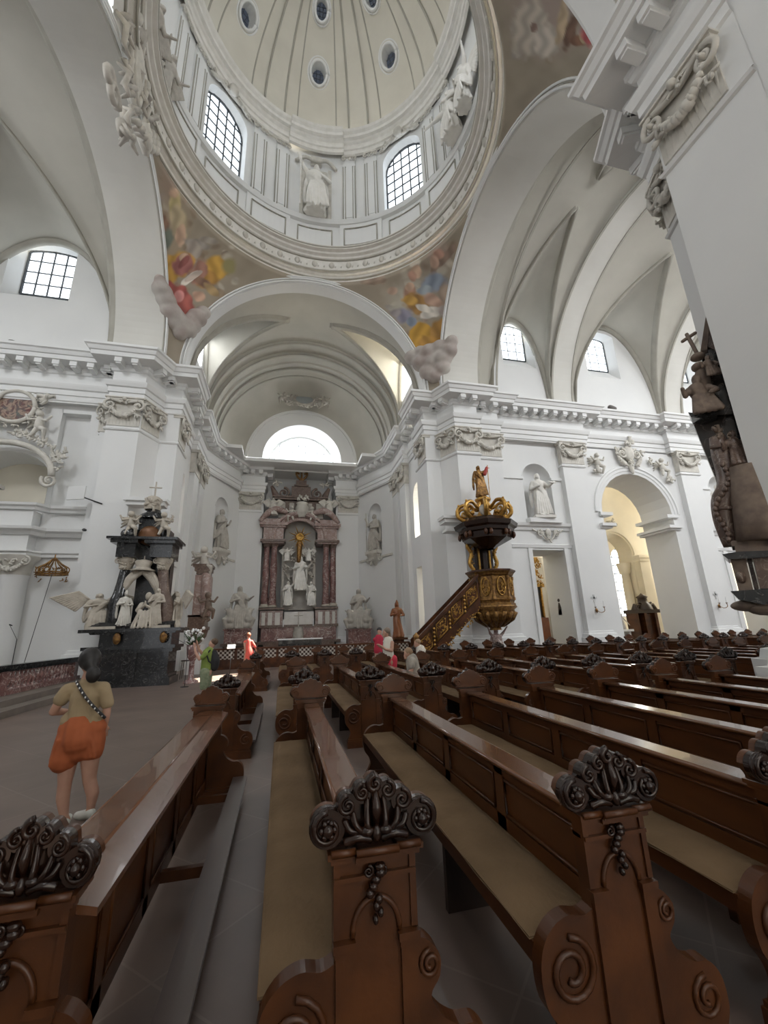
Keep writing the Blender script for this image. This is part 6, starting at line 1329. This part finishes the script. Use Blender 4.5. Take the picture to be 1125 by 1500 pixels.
# wall plaque in the door reveal, sconces, crosses
q = MB(); c = W(820, 888, 21.9); q.ell((0, 0, 0), (.22, .06, .45), 12, 8); q.ell((0, -.0, .35), (.26, .06, .2), 10, 6); q.box(-.16, .16, -.05, .05, -.5, 0); o = q.build('wall_plaque', mat('bronze', (.06, .055, .05), .4, .5), None, (16.0 - .0, 22.2, W(820, 888, 22).z), R(-90)); tag(o, 'dark bronze memorial plaque on the white door reveal right of the pulpit', 'plaque')
for px, py, Yw, lab in ((873, 890, 20.65, 'double arm brass wall sconce on the pilaster to the left of the nave arch'), (1052, 884, 20.65, 'double arm brass wall sconce on the pilaster to the right of the nave arch')):
    p = W(px, py, Yw - .05); r = TH('wall_sconce', lab, 'wall lamp'); q = MB(); q.ell((0, -.02, -.15), (.09, .04, .12), 8, 6)
    for s in (-1, 1): q.tube(bez([(0, -.05, -.15), (s * .12, -.2, -.28), (s * .28, -.3, -.2), (s * .28, -.3, -.02)], 5), .018, 6); q.lathe([(.02, 0), (.06, .03), (.06, .05)], (s * .28, -.3, -.02), 8)
    q.build('bracket', goldd, r, p); t = MB()
    for s in (-1, 1): t.cap(p + Vector((s * .28, -.3, .04)), p + Vector((s * .28, -.3, .35)), .022, .02, 8)
    t.build('candles', whitem, r); place(r, p)
    q = MB().box(-.05, .05, -.02, 0, -.22, .22).box(-.18, .18, -.02, 0, -.0, .1); o = q.build('consecration_cross', mat('cross_paint%d' % px, (.52, .53, .52), .8), None, p + Vector((-.0, .04, .5))); tag(o, 'small grey consecration cross above the %s sconce on the nave wall' % ('first' if px < 900 else 'second'), 'cross')
# ------------------------------------------------------------------ choir steps and marble balustrade
q = MB().box(-16, -6.35, 5.3, 19.6, 0, .16).box(-16, -6.75, 5.3, 19.6, .16, .32); o = q.build('floor_choir', mat('step_stone', (.20, .17, .145), .6, noise=(.15, .125, .11), nscale=2), None); o['kind'] = 'structure'
bl = TH('marble_balustrade', 'red marble balustrade with dark rail between the choir and the crossing', 'balustrade'); Xb = -7.55
MB().box(Xb - .16, Xb + .16, 5.5, 19.2, 1.0, 1.12).box(Xb - .12, Xb + .12, 5.5, 19.2, .94, 1.0).build('rail', blackmar, bl); MB().box(Xb - .17, Xb + .17, 5.5, 19.2, .32, .45).build('plinth', redmar, bl)
for i in range(4): y = 5.8 + i * 4.35; MB().box(Xb - .14, Xb + .14, y - .16, y + .16, .45, .95).build('pier', redmar, bl)
q = MB(); yy = 6.1
while yy < 19:
    q.lathe([(.07, 0), (.04, .06), (.05, .12), (.085, .24), (.05, .36), (.04, .42), (.07, .49)], (Xb, yy, .45), 8); yy += .22
q.build('balusters', redmar, bl); place(bl, (Xb, 12.4, .32))
# ------------------------------------------------------------------ screen, rails and lectern things before the altar
sc_ = TH('lattice_rail', 'brown wooden communion rail with white lattice panels before the high altar', 'rail'); Y = 24.6
xl = lambda px: W(px, 950, Y).x; xr_ = xl(600)
q = MB().box(xl(283), xr_, Y - .08, Y + .08, .98, 1.06)
for i in range(12): x = xl(283) + (xr_ - xl(283)) * i / 11; q.box(x - .07, x + .07, Y - .06, Y + .06, 0, 1.0)
q.box(xl(283), xr_, Y - .03, Y + .03, 0, .5); q.build('frame', woodm, sc_); q = MB().box(xl(283), xr_, Y - .02, Y + .02, .5, .98); q.build('lattice', checker_mat('lattice', (.5, .47, .42), (.05, .025, .015), 9), sc_); place(sc_, (xl(440), Y, 0))
gt = TH('altar_table', 'dark altar table covered with green cloth before the high altar', 'table'); Y = 27.5; z = W(438, 935, Y).z
MB().box(W(407, 940, Y).x, W(471, 940, Y).x, Y - .5, Y + .5, z - .04, z).build('green_cloth', mat('green_cloth', (.02, .10, .06), .8), gt); MB().box(W(406, 940, Y).x, W(472, 940, Y).x, Y - .52, Y - .49, z - .07, z + .01).build('front_edge', whitem, gt); MB().box(W(408, 940, Y).x, W(470, 940, Y).x, Y - .45, Y + .45, 0, z - .04).build('table_block', blackmar, gt); place(gt, (W(438, 940, Y).x, Y, 0))
def micstand(loc, h, lab, boom=.25, a=.5):
    r = TH('microphone_stand', lab, 'microphone stand'); MB().lathe([(.14, 0), (.14, .02), (.02, .03)], (0, 0, 0), 14).build('base', iron, r); MB().tube([(0, 0, 0), (0, 0, h * .75)], .012, 6).build('pole', iron, r); q = MB().tube([(0, 0, h * .75), (boom * math.cos(a), boom * math.sin(a), h)], .008, 6); q.build('boom', iron, r); e = Vector((boom * math.cos(a), boom * math.sin(a), h)); MB().cap(e, e + Vector((.07 * math.cos(a), .07 * math.sin(a), -.03)), .022, .02, 8).build('microphone', blackc, r); r.location = loc
micstand((W(28, 920, 17.5).x, 17.5, .32), 2.0, 'thin black microphone stand behind the marble balustrade', -.3, 0)
micstand((-3.3, 17.3, 0), 1.9, 'black boom microphone stand in front of the black tomb monument', -.8, .1)
ls = TH('music_stand', 'black music stand with white sheet behind the man in green', 'stand'); p = G(336, 992); MB().tube([(0, 0, 0), (0, 0, 1.15)], .015, 6).build('pole', iron, ls); MB().lathe([(.2, 0), (.2, .02), (.02, .04)], (0, 0, 0), 12).build('base', iron, ls); q = MB().box(-.16, .16, -.01, .01, -.11, .11); o = q.build('sheet', whitem, ls, (0, 0, 1.25)); o.rotation_euler.x = -.8; ls.location = (p.x, p.y, 0)
fl = TH('flower_stand', 'wrought stand with white flowers beside the black tomb monument', 'flowers'); q = MB(); rnd = random.Random(6)
for i in range(40): q.ell((rnd.uniform(-.35, .35), rnd.uniform(-.2, .2), 1.75 + rnd.uniform(-.25, .3)), rnd.uniform(.03, .07), 6, 4)
q.build('flowers', whitem, fl)['kind'] = 'stuff'; q = MB()
for i in range(30): q.tube([(rnd.uniform(-.1, .1), 0, 1.4), (rnd.uniform(-.4, .4), rnd.uniform(-.2, .2), 1.5 + rnd.random() * .5)], [.03, .01], 5)
q.build('leaves', mat('leaf_green', (.05, .09, .03), .6), fl); MB().lathe([(.28, 0), (.28, .08), (.1, .15), (.1, .8), (.22, 1.0), (.26, 1.4), (.2, 1.42)], (0, 0, 0), 14).build('pedestal', redmar, fl); fl.location = (-3.35, 18.6, 0)
bl2 = TH('stool', 'small dark wooden stool with thin legs near the side altar', 'stool'); q = MB().box(-.25, .25, -.2, .2, .72, .76); q.build('seat', woodd, bl2)
for sx in (-1, 1):
    for sy in (-1, 1): MB().tube([(sx * .2, sy * .16, .72), (sx * .24, sy * .18, 0)], .015, 5).build('leg', woodd, bl2)
bl2.location = (W(276, 965, 20.5).x, 20.5, 0)
# crown shaped wall bracket with hanging wire, loudspeaker, camera, cornice lamps, sign board
cb = TH('crown_canopy', 'wrought iron and gilt crown canopy projecting from the white choir wall', 'canopy'); p = W(76, 842, 20.2); q = MB(); rnd = random.Random(8)
for k in range(16): a = 2 * PI * k / 16; q.tube(bez([(.55 * math.cos(a), .25 * math.sin(a), 0), (.6 * math.cos(a), .28 * math.sin(a), .25), (.3 * math.cos(a), .15 * math.sin(a), .45), (.05 * math.cos(a), 0, .7)], 4), .02, 5)
for z in (0, .1): q.tube([(.56 * math.cos(a), .26 * math.sin(a), z) for a in np.linspace(0, 2 * PI, 30)], .03, 5)
for i in range(34): a = rnd.uniform(0, 2 * PI); leafy(q, (.56 * math.cos(a), .26 * math.sin(a), rnd.uniform(-.35 if abs(math.cos(a)) > .8 else .1, .3)), .1, 4, rnd)
q.cap((0, 0, .6), (0, 0, .85), .03, .02); q.build('ironwork', goldd, cb, p); MB().tube([p, Vector((p.x - .45, p.y, .4))], .012, 5).build('hanging_wire', iron, cb); place(cb, p)
o = MB().box(-.4, .4, -.03, .03, -.3, .3).build('sign_board', plaster, None, W(112, 722, 20.0), -.3); tag(o, 'pale square panel held by a bracket beside the left pier', 'panel')
MB().tube([(.3, 0, -.2), (1.1, .2, -.5)], .03, 6).build('bracket', iron, o)
o = MB().cap((0, 0, 0), (.12, -.15, -.05), .07, .05).build('security_camera', blackc, None, W(123, 776, 20.1)); tag(o, 'small black security camera on the white wall left of the pier', 'camera')
for px, py, Y, lab in ((24, 497, 20.2, 'grey drum spotlight on the cornice beneath the choir window'), (897, 598, 20.2, 'small black spotlight on the nave cornice between clerestory windows')):
    o = MB().cap((-.16, 0, .2), (.16, 0, .12), .16, .14).box(-.05, .05, -.05, .05, -.05, .15).build('spotlight', mat('lamp_grey%d' % px, (.12, .11, .10), .5), None, (W(px, py, Y).x, Y, 15.05)); tag(o, lab, 'spotlight')
# ------------------------------------------------------------------ people
class Fig:
    """figure traced joint by joint at its own distance; every mass is a real volume fused into one skin"""
    def __init__(s, Y, label, px, py):
        s.Y = Y; s.r = empty('person', (0, 0, 0), 0, label, 'person'); s.base = Vector((W(px, py, Y).x, Y, 0))
    def p(s, q): v = W(q[0], q[1], s.Y); return v + Vector((0, q[2] if len(q) > 2 else 0, 0))
    def chain(s, b, *q, k=1.0):
        """q: (px, py, dy, radius)"""
        for a, c in zip(q[:-1], q[1:]): b.cap(s.p(a), s.p(c), a[3] * k, c[3] * k, 12)
    def build(s, nm, b, m, vox=.012, sm=2): return obj(nm, remesh(b, vox, sm), m, s.r)
    def leg(s, b, q, dy, r):
        a = s.p((q[0], q[1], dy)); e = Vector((a.x, a.y, .06)); b.cap(a, e, r, r * .7, 12); b.cap(e, e + Vector((0, -.12, -.015)), .045, .035)
    def hand(s, b, q, d, r=.008, curl=.5):
        c = s.p(q); d = Vector(d).normalized(); side = d.cross(Vector((0, 0, 1))); side = side.normalized() if side.length > .1 else Vector((1, 0, 0)); up = side.cross(d)
        b.cap(c, c + d * .05, .026, .03)
        for i, l in enumerate((.055, .065, .06, .048)):
            o = c + d * .065 + side * (.021 * (i - 1.5)); m = o + d * l * .55; b.cap(o, m, r, r * .9, 6); b.cap(m, m + (d * (1 - curl) - up * curl) * l * .5, r * .9, r * .75, 6)
        b.cap(c + side * .028 + d * .01, c + side * .055 + d * .045 - up * .01, r * 1.15, r * .9, 6)
    def done(s): place(s.r, s.base)
def face(f, b, c, D, s=1.):
    """head with nose, chin, ears; D = facing direction"""
    D = Vector(D).normalized(); S_ = D.cross(Vector((0, 0, 1))).normalized(); b.ell(c, (.075 * s, .09 * s, .115 * s), 16, 12, Matrix.Rotation(math.atan2(D.y, D.x) - PI / 2, 3, 'Z')); b.cap(c + D * .085 * s, c + D * .105 * s - Vector((0, 0, .025 * s)), .010 * s, .014 * s, 6)
    b.ell(c + D * .06 * s - Vector((0, 0, .085 * s)), .035 * s, 10, 8); b.cap(c + D * .085 * s + S_ * .018 * s - Vector((0, 0, .055 * s)), c + D * .085 * s - S_ * .018 * s - Vector((0, 0, .055 * s)), .008 * s, .008 * s, 6)
    for q in (-1, 1): b.ell(c + S_ * q * .076 * s, (.016 * s, .022 * s, .03 * s), 8, 6); b.ell(c + D * .078 * s + S_ * q * .03 * s + Vector((0, 0, .022 * s)), .014 * s, 6, 5)
f = Fig(5.45, 'person seen from behind in beige T-shirt and orange shorts, black hair tied low', 112, 1205)
b = MB(); f.chain(b, (120, 1078, 0, .15), (122, 1048, 0, .115), (126, 1020, 0, .125), (128, 1000, 0, .07), (131, 984, 0, .052)); b.cap(f.p((104, 1010)), f.p((150, 1008)), .06, .06)
face(f, b, f.p((130, 969)), (-.5, .85, 0), .97)
f.chain(b, (100, 1010, 0, .052), (86, 1030, .0, .047), (77, 1043, .02, .042), (84, 1047, .18, .032)); f.hand(b, (87, 1047, .24), (.3, 1, .1))
f.chain(b, (152, 1010, 0, .05), (157, 1032, 0, .043), (156, 1048, .0, .037), (152, 1062, .05, .027)); f.hand(b, (151, 1066, .06), (-.1, .3, -1))
f.chain(b, (106, 1085, 0, .115), (99, 1118, 0, .088), (95, 1148, 0, .062), (92, 1168, 0, .060), (94, 1196, .0, .038), (96, 1203, .02, .035)); f.chain(b, (134, 1083, 0, .115), (132, 1115, 0, .086), (131, 1142, 0, .062), (136, 1162, 0, .058), (133, 1183, 0, .038), (130, 1190, .0, .036)); f.build('body', b, skin, .011)
b = MB(); f.chain(b, (121, 1057, 0, .142), (122, 1042, 0, .135), (126, 1020, 0, .142), (127, 1006, 0, .10), (129, 994, 0, .062)); b.cap(f.p((102, 1010)), f.p((151, 1008)), .072, .072); f.chain(b, (99, 1011, 0, .07), (90, 1024, 0, .075)); f.chain(b, (152, 1010, 0, .068), (157, 1030, 0, .066)); b.cap(f.p((104, 1055)), f.p((138, 1054)), .10, .10)
for k in range(5): f.chain(b, (106 + 8 * k, 1058, -.1, .012), (112 + 6 * k, 1032, -.12, .008))
f.build('t_shirt', b, mat('beige_shirt', (.36, .275, .165), .9, noise=(.31, .235, .14), nscale=5), .012)
b = MB(); f.chain(b, (120, 1060, -.02, .15), (119, 1082, -.03, .165), (118, 1096, -.02, .13)); f.chain(b, (120, 1062, .04, .14), (118, 1090, .04, .15)); f.chain(b, (108, 1064, 0, .125), (101, 1090, 0, .135), (95, 1112, 0, .135)); f.chain(b, (134, 1064, 0, .125), (135, 1085, 0, .125), (134, 1100, 0, .115)); b.cap(f.p((103, 1068)), f.p((139, 1066)), .115, .115)
for k in range(6): f.chain(b, (80 + 6 * k, 1118, -.10 + .01 * k, .016), (92 + 4 * k, 1080, -.12, .01))
for k in range(4): f.chain(b, (124 + 7 * k, 1106, -.1, .014), (128 + 4 * k, 1078, -.12, .01))
f.build('shorts', b, mat('orange_cloth', (.40, .105, .035), .8, noise=(.33, .085, .028), nscale=6), .012, 3)
b = MB(); c = f.p((132, 965)); b.ell(c, (.108, .116, .122), 16, 12); b.ell(c + Vector((.03, -.05, -.05)), (.08, .08, .08), 12, 10); b.ell(f.p((143, 987, -.11)), (.072, .06, .085), 12, 10); b.cap(f.p((138, 976, -.08)), f.p((142, 984, -.1)), .05, .05); f.build('hair', b, mat('black_hair', (.012, .010, .010), .5), .012)
b = MB(); L_ = bez([f.p((116, 996, -.06)), f.p((124, 1000, -.16)), f.p((136, 1018, -.175)), f.p((148, 1034, -.15)), f.p((157, 1050, -.06))], 6); b.tube(L_, .016, 6); b.build('bag_strap', mat('strap_black', (.03, .028, .03), .6), f.r); b = MB()
for i in range(2, 23, 2): b.ell(L_[i] + Vector((0, -.012, .0)), (.009, .009, .012), 6, 4)
b.build('strap_pattern', whitem, f.r)
for nm, L in (('shoe', ((134, 1190, -.02, .045), (118, 1197, .05, .045), (108, 1199, .08, .036))), ('shoe', ((96, 1205, -.03, .046), (90, 1208, .1, .045), (88, 1208, .18, .035)))):
    b = MB(); f.chain(b, *L); f.build(nm, b, mat('shoe_white%d' % L[0][0], (.55, .56, .52), .6), .01)
f.done()
f = Fig(12.77, 'person in green shirt with black backpack raising a phone towards the tomb monument', 300, 1032)
b = MB(); f.chain(b, (303, 984, 0, .14), (303, 970, 0, .125), (305, 957, 0, .13), (309, 950, 0, .06)); face(f, b, f.p((311, 943)), (-1, .25, .1), .98)
f.chain(b, (302, 957, -.15, .05), (294, 965, -.2, .042), (288, 955, -.15, .034), (286, 948, -.1, .028)); f.hand(b, (286, 947, -.1), (-.1, 0, 1)); f.chain(b, (302, 956, .15, .05), (296, 960, .18, .042), (289, 950, .12, .034), (288, 944, .08, .028)); f.hand(b, (288, 943, .06), (-.2, 0, 1))
for dy, o in ((-.1, -1), (.1, 2)): f.chain(b, (302 + o, 990, dy, .09), (301 + o, 1009, dy, .058), (302 + o, 1016, dy, .056), (300 + o, 1028, dy, .036))
f.build('body', b, skin, .014); b = MB(); f.chain(b, (302, 984, 0, .15), (303, 970, 0, .145), (305, 957, 0, .15), (307, 952, 0, .10)); f.chain(b, (303, 957, -.14, .068), (297, 963, -.18, .06)); f.chain(b, (303, 956, .14, .068), (298, 960, .17, .06)); f.build('shirt', b, mat('green_shirt', (.20, .27, .06), .85, noise=(.17, .23, .05), nscale=8), .015)
b = MB()
for dy, o in ((-.1, -1), (.1, 2)): f.chain(b, (302 + o, 984, dy * .8, .13), (301 + o, 1000, dy, .105), (300 + o, 1005, dy, .10))
f.build('shorts', b, mat('green_shorts', (.16, .20, .12), .85, noise=(.26, .28, .18), nscale=14), .015)
b = MB(); f.chain(b, (313, 957, 0, .10), (315, 967, 0, .13), (314, 977, 0, .11)); f.chain(b, (309, 952, -.12, .022), (304, 958, -.16, .022), (307, 968, -.15, .022), (312, 972, -.08, .022)); f.build('backpack', b, mat('black_cloth', (.018, .018, .02), .8), .015)
b = MB(); c = f.p((313, 941)); b.ell(c + Vector((.02, 0, .02)), (.10, .095, .095), 14, 10); f.build('hair', b, mat('brown_hair', (.10, .06, .035), .7), .013)
for dy in (-.1, .1): b = MB(); f.chain(b, (301, 1030, dy, .045), (293, 1032, dy - .02, .038)); f.build('shoe', b, whitem, .013)
b = MB().cbox(f.p((286, 940, -.02)), (.02, .15, .08)); b.build('phone', blackc, f.r); f.done()
f = Fig(21.6, 'person in bright coral dress standing by the communion rail, seen from behind', 360, 979)
b = MB(); face(f, b, f.p((364, 931.5)), (.3, .9, 0), 1.0); f.chain(b, (364, 934, 0, .05), (363, 940, 0, .11), (365, 955, 0, .14)); f.chain(b, (358, 941, 0, .05), (359, 950, -.1, .04), (360, 955, -.1, .03)); f.chain(b, (369, 941, 0, .05), (374, 949, 0, .04), (376, 955, 0, .03)); f.hand(b, (376, 956, 0), (0, 0, -1))
for o in (-2.5, 2.5): f.chain(b, (363 + o, 958, 0, .08), (361 + o, 968, 0, .055), (360 + o, 977, 0, .035), (359 + o, 978.5, -.08, .03))
f.build('body', b, skin, .016); b = MB(); f.chain(b, (364, 939, 0, .12), (364, 948, 0, .15), (366, 958, 0, .21), (366, 963, 0, .22)); b.cap(f.p((359, 940)), f.p((369, 940)), .075, .075); f.chain(b, (370, 942, 0, .07), (374, 948, 0, .065)); f.build('dress', b, mat('coral_cloth', (.75, .13, .10), .8, noise=(.66, .10, .08), nscale=8), .02, 3); b = MB(); b.ell(f.p((364.5, 930.5)) + Vector((0, -.03, .02)), (.10, .10, .11), 12, 9); f.build('hair', b, mat('red_hair', (.30, .10, .05), .7), .016); f.done()
f = Fig(11.6, 'person in white sleeveless top and red shorts standing among the pews', 570, 1010)
b = MB(); face(f, b, f.p((565, 927)), (-.9, .3, -.2), .98); f.chain(b, (568, 934, 0, .05), (569, 943, 0, .12), (569, 958, 0, .12), (572, 970, 0, .14)); f.chain(b, (573, 941, -.12, .05), (572, 953, -.15, .042), (563, 951, -.15, .034), (557, 946, -.12, .028)); f.hand(b, (555, 945, -.12), (-1, 0, .3)); f.chain(b, (566, 940, .14, .05), (564, 950, .16, .04), (556, 946, .1, .03))
for o in (-2, 3): f.chain(b, (571 + o, 972, 0, .09), (571 + o, 985, 0, .06)); f.leg(b, (571 + o, 985), 0, .058)
f.build('body', b, skin, .015); b = MB(); f.chain(b, (569, 939, 0, .135), (568, 950, 0, .145), (569, 959, 0, .15)); f.build('top', b, mat('white_cloth', (.66, .62, .55), .85), .015, 3); b = MB()
for o in (-2, 3): f.chain(b, (572 + o, 966, 0, .14), (572 + o, 978, 0, .12))
f.build('shorts', b, mat('red_cloth', (.55, .03, .06), .8), .015); b = MB(); b.ell(f.p((567, 924.5)) + Vector((.0, 0, .01)), (.10, .10, .095), 12, 9); b.cap(f.p((570, 928)), f.p((572, 933)), .05, .04); f.build('hair', b, mat('grey_hair', (.22, .17, .13), .7), .014); f.done()
f = Fig(14.0, 'person in red shirt with dark hair standing beyond the one in white', 553, 985)
b = MB(); face(f, b, f.p((556, 925)), (-.6, -.6, 0), .95); f.chain(b, (556, 931, 0, .05), (554, 938, 0, .12), (554, 950, 0, .13), (554, 966, 0, .11)); f.leg(b, (554, 966), 0, .10); f.chain(b, (551, 937, 0, .045), (549, 948, 0, .035), (551, 953, 0, .03)); f.build('body', b, skin, .018); b = MB(); f.chain(b, (555, 935, 0, .14), (554, 953, 0, .15)); b.cap(f.p((549, 937)), f.p((559, 936)), .07, .07); f.build('shirt', b, mat('crimson_cloth', (.42, .02, .05), .8), .018); b = MB(); b.ell(f.p((556, 924)) + Vector((0, .02, .03)), (.095, .095, .09), 12, 9); f.build('hair', b, MATS['black_hair'], .018); f.done()
f = Fig(9.4, 'person in white and grey shirt sitting bent forward in the pews', 604, 1000)
b = MB(); face(f, b, f.p((597, 957)), (-.9, -.1, -.3), .95); f.chain(b, (601, 962, 0, .05), (604, 969, 0, .12), (607, 985, 0, .14), (606, 1000, -.05, .13)); f.chain(b, (602, 967, -.14, .05), (600, 982, -.16, .04), (594, 985, -.12, .03)); f.hand(b, (592, 985, -.12), (-1, 0, 0)); f.chain(b, (606, 1000, -.08, .09), (592, 1003, -.1, .07)); f.leg(b, (592, 1003), -.1, .06); f.build('body', b, skin, .015); b = MB(); f.chain(b, (603, 966, 0, .14), (607, 988, 0, .16)); f.chain(b, (602, 967, -.13, .07), (600, 976, -.15, .065)); f.build('shirt', b, mat('pale_shirt', (.40, .36, .31), .85, noise=(.25, .23, .20), nscale=7), .015, 3); b = MB(); b.ell(f.p((598.5, 955)) + Vector((0, 0, .01)), (.10, .095, .09), 12, 9); f.build('hair', b, mat('fair_hair', (.30, .20, .12), .7), .015); f.done()
f = Fig(13.0, 'person with short fair hair in white shirt sitting in front of the pulpit stair', 614, 985)
b = MB(); face(f, b, f.p((611, 942)), (-.9, .2, -.1), 1.0); f.chain(b, (614, 947, 0, .05), (617, 953, 0, .13), (618, 968, 0, .14), (616, 976, -.05, .13)); f.chain(b, (619, 952, -.12, .05), (616, 964, -.15, .04), (610, 962, -.1, .03)); f.chain(b, (616, 976, 0, .09), (606, 977, 0, .07)); f.leg(b, (606, 977), 0, .06); f.build('body', b, skin, .017); b = MB(); f.chain(b, (616, 951, 0, .145), (618, 968, 0, .16)); f.chain(b, (619, 952, -.12, .07), (617, 959, -.14, .065)); f.build('shirt', b, MATS['white_cloth'], .017, 3); b = MB(); b.ell(f.p((612, 940.5)) + Vector((0, 0, .01)), (.10, .10, .09), 12, 9); f.build('hair', b, MATS['fair_hair'], .017); f.done()
# sunlight entering through the open east window of the transept
l = bpy.data.lights.new('sun', 'SUN'); l.energy = 20; l.angle = R(.6); l.color = (1, .93, .8); o = bpy.data.objects.new('sun', l); COL.objects.link(o)
o.rotation_euler = Vector((-10.6, -3.6, -19.0)).to_track_quat('-Z', 'Y').to_euler()
